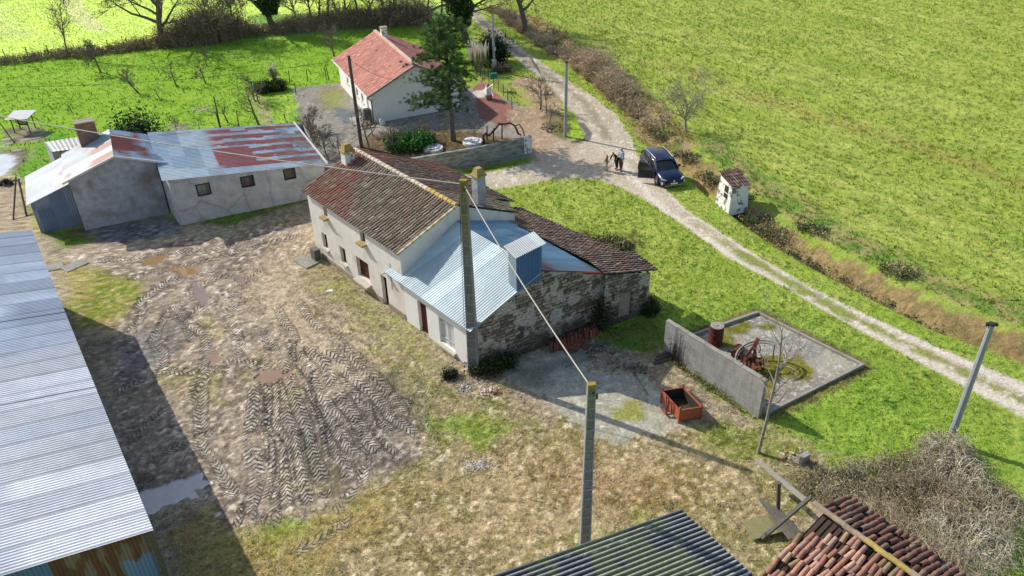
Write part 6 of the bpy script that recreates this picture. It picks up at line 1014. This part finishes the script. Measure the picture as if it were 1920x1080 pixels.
heap('yard_litter', (690, 560), (3.5, 4.5), 200, .06, [S(190, 184, 172), S(150, 140, 126)], 'small pale stones scattered in front of the farmhouse', 'stones', 10, h=0)
# stack of red tiles against the gable
rr = random.Random(12); ts_ = thing('tile_stack', GP(5.6, 0, .3), 'leaning stack of spare red canal tiles at the foot of the rubble gable', 'tile stack'); mb = MB()
for row_ in range(3):
    for i in range(17):
        t = 3.9+i*.17+row_*.08; b = GP(t, .0+.0, .62-row_*.17); up = np.array([0, 0, 1.])*.95-gn*.28*(1-row_*.1)+gab*rr.uniform(-.2, .2); up /= np.linalg.norm(up); tile_piece(mb, b+dz*rr.uniform(0, .06), up, gn, .42+rr.uniform(0, .06), .08, np.array(rr.choice([S(150, 84, 62), S(130, 76, 60), S(164, 100, 76), S(110, 80, 66)]))*rr.uniform(.6, 1.1))
for i in range(26): b = GP(rr.uniform(4.4, 5.6), .02, rr.uniform(.7, 1.1)); a = rr.uniform(0, 3.1); dd = np.array([math.cos(a), math.sin(a), .15]); dd /= np.linalg.norm(dd); tile_piece(mb, b, dd, dz, .42, .08, np.array(rr.choice([S(150, 84, 62), S(130, 76, 60), S(120, 86, 70)]))*rr.uniform(.6, 1.1))
mb.build('tiles', 'roofing', ts_)
mb = MB(); rr = random.Random(3)
for a, b in (((1185, 680), (1232, 716)), ((1190, 700), (1228, 690)), ((1060, 690), (1120, 672)), ((1176, 690), (1215, 740))): mb.tube([g3(*a, .05), g3((a[0]+b[0])/2, (a[1]+b[1])/2-3, .12), g3(*b, .05)], .025, 5, S(130, 118, 100))
tag(mb.build('fallen_sticks', 'bark', None, org=g3(1200, 700)), 'long dead sticks lying near the orange box', 'sticks', kind='stuff')
tag(MB().box(g3(1505, 866), (.45, .25, .42), .5, S(150, 146, 138)).build('concrete_block', 'concrete', None, org=g3(1505, 866)), 'single grey hollow concrete block by the brush at the lawn edge', 'block')
bx_ = g3(1255, 672); mb = MB(); [mb.box((bx_[0]-.5+.1*i, bx_[1]-.3+.22*i, .02+.05*i), (.75, .16, .09), .4+.1*i, S(90, 84, 76)) for i in range(3)]; tag(mb.build('broken_planks', 'old_wood', None, org=bx_), 'dark broken planks at the foot of the block wall', 'planks')
br_ = thing('board', g3(1425, 1005), 'mossy fallen board lying beside the corrugated shed', 'board'); mb = MB(); a = np.array(g3(1400, 1000, .15)); b = np.array(g3(1475, 985, .35)); mb.beam(a, b, .9, .04, S(126, 122, 84)); mb.build('panel', 'old_wood', br_)
for i, p in enumerate([(102, 501), (140, 498)]): x_, y_, z_ = g3(*p); tag(MB().box((x_, y_, z_-.01), (1.3 if i else 1.0, .8, .05), .5+.4*i, S(176, 160, 142)).build('flat_sheet', 'concrete', None, org=(x_, y_, z_)), ['left flat pale board on the mud beside the barn', 'right flat pale board on the mud beside the barn'][i], 'board')
tag(MB().box(g3(618, 545, .0), (.35, .2, .02), .2, S(225, 225, 220)).build('paper_scrap', 'paint', None, org=g3(618, 545)), 'small white scrap lying before the farmhouse', 'litter')
# feeder
fd = g3(48, 245); feeder = thing('hay_feeder', fd, 'small wooden feeder with white tin roof on a muddy patch in the meadow', 'feeder')
for i, (a, b) in enumerate(((-.6, -.45), (.6, -.45), (.6, .45), (-.6, .45))): MB().tube([(fd[0]+a*1.05, fd[1]+b, fd[2]-.1), (fd[0]+a, fd[1]+b, fd[2]+1.25)], .05, 5, S(80, 70, 60)).build('leg', 'bark', feeder)
mb = MB()
for i in range(11): mb.beam((fd[0]-.55+i*.11, fd[1]-.42, fd[2]+1.1), (fd[0]-.28+i*.056, fd[1], fd[2]+.45), .03, .03, S(110, 98, 84)); mb.beam((fd[0]-.55+i*.11, fd[1]+.42, fd[2]+1.1), (fd[0]-.28+i*.056, fd[1], fd[2]+.45), .03, .03, S(110, 98, 84))
mb.build('hay_rack', 'old_wood', feeder)
sheet('feeder_roof', 'metal_sheet', (fd[0]-.95, fd[1]-.7, fd[2]+1.2), (fd[0]-.85, fd[1]+.8, fd[2]+1.4), (fd[0]+.85, fd[1]-.7, fd[2]+1.2), (fd[0]+.95, fd[1]+.8, fd[2]+1.4), .2, .02, metcol([S(180, 184, 188)], [1], 3, 3, 3), parent=feeder)
tag(MB().tube([g3(8, 255, 1.3), g3(18, 262, .5), g3(27, 268, 0)], [.03, .05, .06], 5, S(90, 80, 70)).build('dead_stump', 'bark', None, org=g3(27, 268)), 'dead leaning branch stump at the left edge', 'stump')
heap('dark_heap', (12, 345), (1.2, .7), 160, .2, [S(60, 54, 48), S(84, 76, 66), S(44, 40, 38)], 'dark heap of debris beside the left puddle', 'debris', 14, h=.35)
# fences
mat('wire', S(120, 118, 112), .6, bump=0)
def posts(pxs, h, r, label, group, col, tilt=.05):
    proto = None
    for i, p in enumerate(pxs):
        x, y, z = g3(*p)
        if proto is None:
            proto = thing('fence_post', (x, y, z), label, 'fence post', group); MB().tube([(x, y, z-.2), (x+tilt, y, z+h)], [r, r*.85], 5, col).build('stake', 'bark', proto); o = proto
        else: o = copy_tree(proto)
        o.location = (x, y, z); o.rotation_euler = (random.uniform(-.06, .06), random.uniform(-.06, .06), random.uniform(0, 3))
posts([(14, 115), (54, 112), (93, 108), (205, 98), (242, 92), (273, 91), (-20, 118)], 1.25, .05, 'thin dark wooden stake of the far left meadow fence', 'stakes along the far left hedge', S(84, 76, 66))
posts([(543, 155), (577, 153), (612, 150), (617, 150), (555, 177)], 1.1, .045, 'thin dark fence stake at the meadow edge by the bungalow drive', 'stakes near the bungalow drive', S(70, 66, 60))
posts([(448, 237), (413, 241)], 1.4, .05, 'wooden stake right behind the long wing roof', 'stakes behind the long wing', S(76, 70, 62))
metal_pole(g3(414, 241), 2.6, .05, .05, 'tall thin dark post behind the long wing roof', 'tall_post', 'dark_metal', 6)
mb = MB(); fp = [(886, 136), (893, 141), (901, 145), (909, 150), (917, 156), (926, 163), (935, 172), (944, 180), (952, 190), (960, 205)]
gf = thing('wire_fence', g3(920, 160), 'thin wire mesh garden fence in front of the bungalow terrace', 'fence')
Q = [np.array(g3(*p)) for p in fp]
for q in Q: MB().tube([q-dz*.1, q+dz*1.1], .028, 5).build('post', 'dark_metal', gf)
for a, b in zip(Q[:-1], Q[1:]):
    for k in range(5): mb.tube([a+dz*(.15+.22*k), b+dz*(.15+.22*k)], .006, 3, cap=False)
    for k in range(8): t = k/8; q = a+(b-a)*t; mb.tube([q+dz*.12, q+dz*1.05], .005, 3, cap=False)
mb.build('mesh_wire', 'wire', gf)
mbx = thing('letter_box', g3(926, 168), 'green letter box on a post at the garden fence', 'letter box'); x, y, z = g3(926, 168); MB().tube([(x, y, z), (x, y, z+1.1)], .03, 6).build('post', 'dark_metal', mbx); MB().box((x, y, z+1.05), (.62, .38, .4), .2, S(34, 116, 92)).box((x, y, z+1.45), (.66, .42, .05), .2, S(28, 96, 78)).build('box', 'paint', mbx)
wm = thing('garden_windmill', g3(916, 186), 'white ornamental windmill on a small stone base on the red terrace', 'ornament'); x, y, z = g3(916, 186)
MB().box((x, y, z), (.5, .5, .45), .3).build('stone_base', 'brick_old', wm); MB().box((x, y, z+.45), (.5, .5, .7), .3, S(230, 228, 222), taper=.75).box((x, y, z+1.15), (.42, .42, .25), .3, S(150, 100, 84), taper=.2).build('tower', 'paint', wm)
mb = MB()
for i in range(4): a = .6+i*math.pi/2; c = Vector((x-.05, y-.32, z+1.1)); d = Vector((math.cos(a), 0, math.sin(a))); mb.beam(c+d*.05, c+d*.62, .14, .02, S(240, 240, 238))
mb.build('sails', 'paint', wm)
# garden retaining wall
rw = [np.array([*atg(*p), 0]) for p in ((765, 331), (800, 325), (853, 315.5), (905, 306), (960, 294.5), (997, 286))]; gw = thing('garden_wall', rw[3], 'long curved grey concrete garden wall with whitewashed right end', 'wall'); mb = MB(); acc = 0
for i, (a, b) in enumerate(zip(rw[:-1], rw[1:])):
    d = b-a; L = np.linalg.norm(d); nn = np.array([d[1], -d[0], 0])/L; nn = nn if nn[1] < 0 else -nn; N = 6
    for k in range(N):
        p, q = a+d*k/N, a+d*(k+1)/N; mb.hexa([p-dz*.3, q-dz*.3, q-nn*.22-dz*.3, p-nn*.22-dz*.3], [p+dz*1.28, q+dz*1.28, q-nn*.22+dz*1.28, p-nn*.22+dz*1.28])
mb.build('masonry', 'garden_wall_mat' if 'garden_wall_mat' in MATS else mat('garden_wall_mat', S(150, 150, 146), .95, nscale=2.2, namp=.25, bump=.5, streak=4, dirt=(S(96, 96, 78), 1.6, .46, .2)), gw)
mb = MB(); a, b = rw[-2]+(rw[-1]-rw[-2])*.62, rw[-1]; d = (b-a); nn = np.array([d[1], -d[0], 0])/np.linalg.norm(d); nn = nn if nn[1] < 0 else -nn; mb.hexa([a+nn*.02-dz*.3, b+nn*.02-dz*.3, b-nn*.25-dz*.3, a-nn*.25-dz*.3], [a+nn*.02+dz*1.3, b+nn*.02+dz*1.3, b-nn*.25+dz*1.3, a-nn*.25+dz*1.3]); mb.build('painted_end', 'flaky_white', gw)
for i, (p, r) in enumerate((((812, 281), .75), ((886, 269), .75))): x, y, z = g3(*p); tag(MB().tube([(x, y, z-.05), (x, y, z+.22)], [r, r], 24, S(214, 210, 202)).tube([(x, y, z+.22), (x, y, z+.3)], [r*.75, r*.6], 24, S(206, 202, 194)).build('septic_cover', 'flaky_white', None, org=(x, y, z)), ['left round white concrete cover behind the garden wall', 'right round white concrete cover behind the garden wall'][i], 'cover')
vine = thing('vine_trellis', g3(940, 262), 'gnarled old vine on rough posts behind the garden wall', 'vine')
for p, h in (((913, 262), 1.15), ((925, 262), .95), ((941, 260), 1.25)): x, y, z = g3(*p); MB().tube([(x, y, z-.1), (x+.05, y, z+h)], [.06, .045], 6, S(74, 64, 58)).build('post', 'bark', vine)
mb = MB(); za = lambda p, z: np.array([*atg(*p), z]); mb.tube([za((908, 268), 0), za((906, 266), .5), za((912, 264), .6), za((918, 263), .4), za((924, 262), .65), za((931, 262), .95), za((936, 260), 1.2), za((948, 259), 1.15), za((957, 258), 1.2), za((966, 258), .95), za((972, 262), .5), za((978, 262), .35)], [.11, .09, .10, .08, .09, .07, .09, .07, .08, .07, .08, .05], 6, S(80, 70, 62)); mb.tube([za((966, 258), .95), za((974, 256), 1.0), za((980, 258), .7), za((985, 262), .1)], [.06, .05, .05, .05], 6, S(80, 70, 62)); mb.build('vine_stem', 'bark', vine)
# ================================================================== CAR (x forward, y left, ground z 0)
mat('car_paint', S(18, 30, 66), .28, metal=.3, nscale=.5, namp=.03, bump=0, spec=.6, coat=.6); mat('car_glass', (.012, .016, .02), .06, nscale=1, namp=.05, bump=0, spec=.7); mat('tyre_rubber', (.018, .018, .018), .9, nscale=20, namp=.2, bump=.1); mat('chrome', S(200, 204, 210), .25, metal=.8, nscale=1, namp=.02, bump=0); mat('car_trim', (.012, .012, .013), .5, nscale=4, namp=.1, bump=0); mat('head_lamp', S(210, 216, 222), .12, nscale=1, namp=.02, bump=0, spec=.8); mat('seat_fabric', S(40, 40, 44), .9, bump=0)
cw0, cw1 = np.array([*atg(1233, 347), 0]), np.array([*atg(1273, 341.5), 0]); lat = (cw1-cw0)/np.linalg.norm(cw1-cw0); fwd = np.array([lat[1], -lat[0], 0]); fwd = fwd if fwd[1] < 0 else -fwd; yl = np.cross(dz, fwd); c0 = (cw0+cw1)/2-fwd*1.32
car = thing('parked_car', c0, 'dark blue family car parked half on the verge with a front door wide open', 'car')
def CW(x, y, z): return c0+fwd*x*.95+yl*y+dz*z*.92
# cross-sections: x, half width at sill, at belt, sill z, belt z, top z(none for body)
sec = [(-2.2, .74, .62, .45, .95, .98), (-2.12, .84, .80, .34, .98, 1.03), (-1.6, .90, .87, .26, .98, 1.04), (-.6, .91, .88, .24, .95, 1.0), (.4, .91, .88, .24, .93, .98), (1.0, .91, .88, .26, .92, 1.02), (1.5, .90, .86, .28, .88, .99), (1.95, .86, .80, .30, .80, .90), (2.16, .78, .70, .32, .70, .76), (2.24, .68, .6, .36, .6, .62)]
mb = MB(); rings = []
for x, a, b, z0, z1, zt in sec: rings.append([(x, -a*.92, z0), (x, -a, z0+.12), (x, -a*1.01, (z0+z1)/2+.05), (x, -b, z1), (x, -b*.72, zt), (x, 0, zt+.035), (x, b*.72, zt), (x, b, z1), (x, a*1.01, (z0+z1)/2+.05), (x, a, z0+.12), (x, a*.92, z0)])
vs = [CW(*p) for r in rings for p in r]; k = 11; fs = [(i*k+j, i*k+(j+1) % k, (i+1)*k+(j+1) % k, (i+1)*k+j) for i in range(len(rings)-1) for j in range(k)]+[tuple(range(k)), tuple(range((len(rings)-1)*k, len(rings)*k))[::-1]]
mb.add(vs, fs); bod = mb.build('body', 'car_paint', car, smooth=True)
m_ = bod.modifiers.new('sub', 'SUBSURF'); m_.levels = 2; m_.render_levels = 2
gs = [(-2.05, .70, 1.0, .62, 1.12), (-1.75, .80, 1.0, .66, 1.48), (-1.0, .84, .98, .68, 1.60), (-.2, .84, .96, .67, 1.62), (.35, .84, .96, .64, 1.56), (1.15, .80, .98, .62, 1.01)]
mb = MB(); rr_ = [[(x, -a, z0), (x, -(a+b)/2-.03, (z0+z1)/2+.02), (x, -b, z1-.04), (x, 0, z1+.02), (x, b, z1-.04), (x, (a+b)/2+.03, (z0+z1)/2+.02), (x, a, z0)] for x, a, z0, b, z1 in gs]; k = 7
mb.add([CW(*p) for r in rr_ for p in r], [(i*k+j, i*k+j+1, (i+1)*k+j+1, (i+1)*k+j) for i in range(len(rr_)-1) for j in range(k-1)]+[tuple(range(k))]); mb.build('windows', 'car_glass', car, smooth=True)
mb = MB(); rf = [(x, b*1.02, z1) for x, a, z0, b, z1 in gs[1:5]]; rf[-1] = (.5, .62, 1.5); rf[0] = (-1.9, .66, 1.44); k = 5
mb.add([CW(*p) for x, b, z in rf for p in ((x, -b, z-.045), (x, -b*.8, z+.015), (x, 0, z+.045), (x, b*.8, z+.015), (x, b, z-.045))], [(i*k+j, i*k+j+1, (i+1)*k+j+1, (i+1)*k+j) for i in range(3) for j in range(4)]); mb.build('roof', 'car_paint', car, smooth=True)
for s in (-1, 1):
    mb = MB(); mb.tube([CW(1.15, s*.80, .99), CW(.45, s*.66, 1.52), CW(-.3, s*.69, 1.59), CW(-1.2, s*.68, 1.58), CW(-1.85, s*.68, 1.4), CW(-2.05, s*.74, 1.05)], .035, 6); mb.tube([CW(-.35, s*.865, .97), CW(-.4, s*.70, 1.57)], .035, 5); mb.build('pillar', 'car_paint', car)
    MB().tube([CW(.3, s*.62, 1.62), CW(-.4, s*.64, 1.68), CW(-1.4, s*.64, 1.66), CW(-1.7, s*.62, 1.58)], .018, 5).build('roof_rail', 'chrome', car)
    m_ = MB(); m_.blob(CW(.72, s*1.0, 1.03), (.11, .11, .085), 3, n=10, rough=.02); m_.beam(CW(.75, s*.84, .98), CW(.72, s*.95, 1.02), .05, .05); m_.build('mirror', 'car_trim', car, smooth=True)
    mb = MB(); a = [CW(2.14, s*.50, .72), CW(2.0, s*.78, .78), CW(1.98, s*.80, .70), CW(2.17, s*.50, .655)]; o_ = fwd*.06+yl*s*.05+dz*.02; mb.hexa([p-fwd*.05 for p in a], [p+o_ for p in a]); mb.build('headlight', 'head_lamp', car)
    mb = MB(); a = [CW(2.1, s*.70, .56), CW(2.02, s*.80, .56), CW(2.02, s*.80, .36), CW(2.1, s*.70, .36)]; o_ = fwd*.10+yl*s*.06; mb.hexa([p-fwd*.05 for p in a], [p+o_ for p in a]); mb.build('fog_lamp', 'head_lamp', car)
    for wx in (1.35, -1.33):
        ct = CW(wx, s*.82, .375); ax = yl*s; wroot = MB().tube([ct-ax*.12, ct-ax*.10, ct+ax*.09, ct+ax*.115], [.30, .345, .345, .30], 26).build('wheel', 'tyre_rubber', car); mb = MB(); mb.tube([ct+ax*.10, ct+ax*.125], [.235, .225], 20)
        mb.build('rim', 'chrome', wroot); mb = MB()
        for q in range(5): an = q*2*math.pi/5+.3; e1 = fwd*math.cos(an)+dz*math.sin(an); an2 = an+.63; e2 = fwd*math.cos(an2)+dz*math.sin(an2); mb.beam(ct+ax*.13+e2*.07, ct+ax*.13+e2*.2, .09, .01)
        mb.build('spoke_gap', 'car_trim', wroot)
        mb = MB(); mb.tube([CW(wx+.41*math.cos(t), s*.905, .345+.41*math.sin(t)) for t in np.linspace(0, math.pi, 12)], .04, 5); mb.build('wheel_arch', 'car_trim', car)
mb = MB(); g_ = [CW(2.25, -.46, .66), CW(2.25, .46, .66), CW(2.29, .42, .44), CW(2.29, -.42, .44)]; mb.hexa([p-fwd*.1 for p in g_], [p+fwd*.02 for p in g_]); mb.build('grille', 'car_trim', car)
mb = MB(); mb.beam(CW(2.27, -.6, .3), CW(2.27, .6, .3), .06, .05); mb.build('bumper_strip', 'chrome', car)
mat('plate', S(226, 226, 220), .5, bump=0, namp=.02); pl = MB(); a = CW(2.32, 0, .44); pl.hexa([CW(2.31, -.26, .40), CW(2.31, .26, .40), CW(2.33, .26, .40), CW(2.33, -.26, .40)], [CW(2.31, -.26, .51), CW(2.31, .26, .51), CW(2.33, .26, .51), CW(2.33, -.26, .51)]); pl.build('number_plate', 'plate', car)
mb = MB(); sh = [(0, .09), (.07, .07), (.06, 0), (0, -.07), (-.06, 0), (-.07, .07)]; mb.hexa([CW(2.265, p[0], .6+p[1]) for p in sh], [CW(2.30, p[0], .6+p[1]) for p in sh]); mb.build('badge', 'chrome', car)
mb = MB(); s = -1 if (yl@np.array([1, 0, 0])) > 0 else 1   # side facing picture left
hinge = CW(.95, s*.90, 0); ang = 1.15; dd = -fwd*math.cos(ang)+yl*s*math.sin(ang); dn_ = np.cross(dd, dz)
door = MB(); D = lambda x, z, k=0: hinge+dd*x+dn_*k+dz*z
door.hexa([D(0, .3, -.04), D(1.12, .3, -.04), D(1.12, .3, .04), D(0, .3, .04)], [D(0, .98, -.04), D(1.12, 1.0, -.04), D(1.12, 1.0, .04), D(0, .98, .04)]); door.tube([D(.05, .98), D(.55, 1.42), D(1.1, 1.5), D(1.12, 1.0)], .028, 5); dob = door.build('open_door', 'car_paint', car)
MB().quad(D(.08, 1.0), D(1.1, 1.0), D(1.08, 1.48), D(.56, 1.4)).build('door_glass', 'car_glass', dob); MB().hexa([D(.1, .4, .045), D(1.0, .4, .045), D(1.0, .4, .06), D(.1, .4, .06)], [D(.1, .9, .045), D(1.0, .9, .045), D(1.0, .9, .06), D(.1, .9, .06)]).hexa([D(.1, .4, -.06), D(1.0, .4, -.06), D(1.0, .4, -.045), D(.1, .4, -.045)], [D(.1, .9, -.06), D(1.0, .9, -.06), D(1.0, .9, -.045), D(.1, .9, -.045)]).build('door_lining', 'car_trim', dob); MB().beam(D(.02, .33, .045), D(1.1, .33, .045), .02, .04).beam(D(.02, .33, -.05), D(1.1, .33, -.05), .02, .04).build('sill_trim', 'chrome', dob)
MB().hexa([CW(-.15, s*.90, .32), CW(.92, s*.90, .32), CW(.92, s*.925, .32), CW(-.15, s*.925, .32)], [CW(-.15, s*.90, .95), CW(.92, s*.88, .95), CW(.92, s*.925, .95), CW(-.15, s*.925, .95)]).build('door_opening', 'car_trim', car)
# ================================================================== PEOPLE
def skinned(name, verts, edges, radii, root, m, parent, lv=1):
    me = bpy.data.meshes.new(name); me.from_pydata([tuple(v) for v in verts], edges, []); ob = bpy.data.objects.new(name, me); COL.objects.link(ob); sk = ob.modifiers.new('skin', 'SKIN'); sk.use_smooth_shade = True
    for i, r in enumerate(radii): q = me.skin_vertices[0].data[i]; q.radius = (r, r) if not isinstance(r, tuple) else r; q.use_root = (i == root)
    sb = ob.modifiers.new('sub', 'SUBSURF'); sb.levels = lv; sb.render_levels = lv
    bpy.context.view_layer.update(); dg = bpy.context.evaluated_depsgraph_get(); ev = bpy.data.meshes.new_from_object(ob.evaluated_get(dg)); bpy.data.objects.remove(ob); ev.name = name; o2 = bpy.data.objects.new(name, ev); COL.objects.link(o2); ev.materials.clear(); ev.materials.append(MATS[m] if isinstance(m, str) else m); o2.parent = parent; ORG[o2.name] = ORG[parent.name]; return o2
mat('skin', S(204, 150, 122), .6, nscale=10, namp=.05, bump=0)
def person(loc, H_, facing, label, shirt, trousers, shoes, hair, bend=0, armfwd=(0, 0), jacket=True, long_hair=False, plaid=False):
    """standing figure; local axes: +x faces forward, y left; s scales from 1.75 m"""
    s = H_/1.75; root = thing('person', loc, label, 'person'); root.rotation_euler = (0, 0, facing); ORG[root.name] = (0, 0, 0)
    hip = Vector((0, 0, .92)); R = Matrix.Rotation(bend, 3, 'Y')
    def up(p): v = Vector(p)-hip; return hip+R @ v
    J = {}; J['pel'] = hip; J['waist'] = up((0, 0, 1.08)); J['chest'] = up((.01, 0, 1.28)); J['neck'] = up((.0, 0, 1.46)); J['throat'] = up((.02, 0, 1.52)); J['head'] = up((.04, 0, 1.60)); J['crown'] = up((.03, 0, 1.70))
    for sd_, k in ((1, 'l'), (-1, 'r')):
        af = armfwd[0 if sd_ > 0 else 1]; J['sh'+k] = up((0, .17*sd_, 1.41)); 
        ua = Vector((math.sin(af)*.28, .05*sd_, -math.cos(af)*.28)); el = J['sh'+k]+ua; fa = af*1.8; fr = Vector((math.sin(fa)*.25, -.02*sd_*(1 if af > .3 else -1), -math.cos(fa)*.25)); J['el'+k] = el; J['wr'+k] = el+fr; J['ha'+k] = el+fr*1.33
        J['hip'+k] = Vector((0, .09*sd_, .88)); J['kn'+k] = Vector((.02, .10*sd_, .48)); J['an'+k] = Vector((-.01+.05*sd_, .11*sd_, .09)); J['to'+k] = Vector((.16+.05*sd_, .13*sd_, .035))
    names = []; rad = []; E_ = []
    def add(n, r): names.append(J[n]*s if isinstance(n, str) else n*s); rad.append(r*s); return len(names)-1
    ix = {}
    for n, r in (('pel', .12), ('waist', .115), ('chest', .135), ('neck', .06), ('throat', .052), ('head', .09), ('crown', .075)): ix[n] = add(n, r)
    E_ += [(0, 1), (1, 2), (2, 3), (3, 4), (4, 5), (5, 6)]
    nose = add(J['head']+R @ Vector((.105, 0, -.01)), .018); E_.append((ix['head'], nose)); chin = add(J['head']+R @ Vector((.065, 0, -.075)), .035); E_.append((ix['head'], chin))
    for k, sd_ in (('l', 1), ('r', -1)):
        ear = add(J['head']+R @ Vector((0, .092*sd_, 0)), .018); E_.append((ix['head'], ear))
        a = add('sh'+k, .06); b = add('el'+k, .042); c = add('wr'+k, .028); h_ = add('ha'+k, .032); E_ += [(ix['chest'], a), (a, b), (b, c), (c, h_)]
        fd_ = (J['ha'+k]-J['wr'+k]).normalized(); sdv = fd_.cross(Vector((0, sd_, 0))); sdv = sdv.normalized() if sdv.length > .1 else Vector((1, 0, 0))
        for q in range(4):
            o_ = sdv*(q-1.5)*.02; f1 = add(J['ha'+k]+o_+fd_*.035, .010); f2 = add(J['ha'+k]+o_*1.1+fd_*(.07+.012*(1.5-abs(q-1.5)))+Vector((0, -.012*sd_, 0)), .008); E_ += [(h_, f1), (f1, f2)]
        t1 = add(J['wr'+k]*.4+J['ha'+k]*.6-sdv*.04, .011); t2 = add(J['wr'+k]*.1+J['ha'+k]*.9-sdv*.055, .009); E_ += [(c, t1), (t1, t2)]
        d1 = add('hip'+k, .085); d2 = add('kn'+k, .055); d3 = add('an'+k, .038); d4 = add('to'+k, .032); E_ += [(0, d1), (d1, d2), (d2, d3), (d3, d4)]
    skinned('body', names, E_, rad, 0, 'skin', root, 1)
    def part(nm, pts, edges, rads, col, rt=0): m__ = mat(nm+'_cloth', col, .9, nscale=30, namp=.08, bump=.1) if not plaid or nm != 'shirt' else plaid_mat(); return skinned(nm, [Vector(p)*s for p in pts], edges, [r*s for r in rads], rt, m__, root, 2)
    part('shirt' if plaid else 'jacket', [hip+Vector((0, 0, -.02)), J['waist'], J['chest'], up((0, 0, 1.42)), J['shl'], J['ell'], J['wrl']*.85+J['ell']*.15, J['shr'], J['elr'], J['wrr']*.85+J['elr']*.15], [(0, 1), (1, 2), (2, 3), (2, 4), (4, 5), (5, 6), (2, 7), (7, 8), (8, 9)], [.15, .142, .165, .08, .085, .062, .05, .085, .062, .05], shirt)
    part('trousers', [hip, J['hipl'], J['knl'], J['anl']+Vector((0, 0, .03)), J['hipr'], J['knr'], J['anr']+Vector((0, 0, .03))], [(0, 1), (1, 2), (2, 3), (0, 4), (4, 5), (5, 6)], [.135, .105, .073, .055, .105, .073, .055], trousers)
    for k in 'lr': part('shoe', [J['an'+k]+Vector((-.05, 0, -.05)), J['an'+k]+Vector((.03, 0, -.045)), J['to'+k]+Vector((0, 0, .01))], [(0, 1), (1, 2)], [.04, .046, .038], shoes)
    hp = [J['crown']+R @ Vector((-.01, 0, .0)), J['head']+R @ Vector((-.05, 0, .02)), J['head']+R @ Vector((-.06, 0, -.09))]
    hp2 = hp+([up((-.08, 0, 1.42))] if long_hair else []); part('hair', hp2, [(i, i+1) for i in range(len(hp2)-1)], [.095, .088, .05]+([.04] if long_hair else []), hair)
    mb = MB()
    for q in (-1, 1): c = (J['head']+R @ Vector((.088, .034*q, .015)))*s; mb.blob(c, (.012*s, .014*s, .009*s), 1, n=6, rough=0)
    mb.build('eyes', 'car_trim', root); mb = MB(); c = (J['head']+R @ Vector((.090, 0, -.055)))*s; mb.blob(c, (.012*s, .026*s, .007*s), 1, n=6, rough=0); mb.build('mouth', 'paint', root); return root
def plaid_mat():
    if 'plaid' in MATS: return MATS['plaid']
    m = mat('plaid', S(190, 200, 210), .9, nscale=20, namp=.1, bump=0); n = m.node_tree.nodes; l = m.node_tree.links; tc_ = n.new('ShaderNodeTexCoord'); w_ = n.new('ShaderNodeTexWave'); w_.inputs['Scale'].default_value = 3.2; w_.wave_type = 'BANDS'; w_.bands_direction = 'Y'; l.new(tc_.outputs['Object'], w_.inputs[0]); w2 = n.new('ShaderNodeTexWave'); w2.inputs['Scale'].default_value = 2.6; w2.bands_direction = 'Z'; l.new(tc_.outputs['Object'], w2.inputs[0]); a = n.new('ShaderNodeMath'); a.operation = 'MAXIMUM'; l.new(w_.outputs['Fac'], a.inputs[0]); l.new(w2.outputs['Fac'], a.inputs[1]); r = n.new('ShaderNodeMapRange'); r.inputs[1].default_value = .55; r.inputs[2].default_value = .8; l.new(a.outputs[0], r.inputs[0]); mx = n.new('ShaderNodeMix'); mx.data_type = 'RGBA'; mx.inputs[6].default_value = (*S(214, 220, 228), 1); mx.inputs[7].default_value = (*S(110, 130, 152), 1); l.new(r.outputs[0], mx.inputs[0]); l.new(mx.outputs[2], n['Principled BSDF'].inputs['Base Color']); return m
person(g3(1137, 320), 1.22, math.radians(150), 'child in a brown jacket and light grey trousers standing at the left', S(138, 104, 68), S(176, 180, 186), S(60, 52, 48), S(110, 86, 64), armfwd=(.35, .15))
person(g3(1156, 317.5), 1.60, math.radians(215), 'person in dark clothes and red shoes bending forward between the two others', S(26, 26, 38), S(24, 24, 30), S(190, 70, 90), S(20, 18, 20), bend=.7, armfwd=(.3, .4), long_hair=True)
person(g3(1164, 320), 1.80, math.radians(215), 'tall person in a pale checked shirt and dark trousers standing upright', S(196, 204, 212), S(74, 70, 70), S(50, 46, 44), S(90, 80, 74), armfwd=(.15, .35), plaid=True)
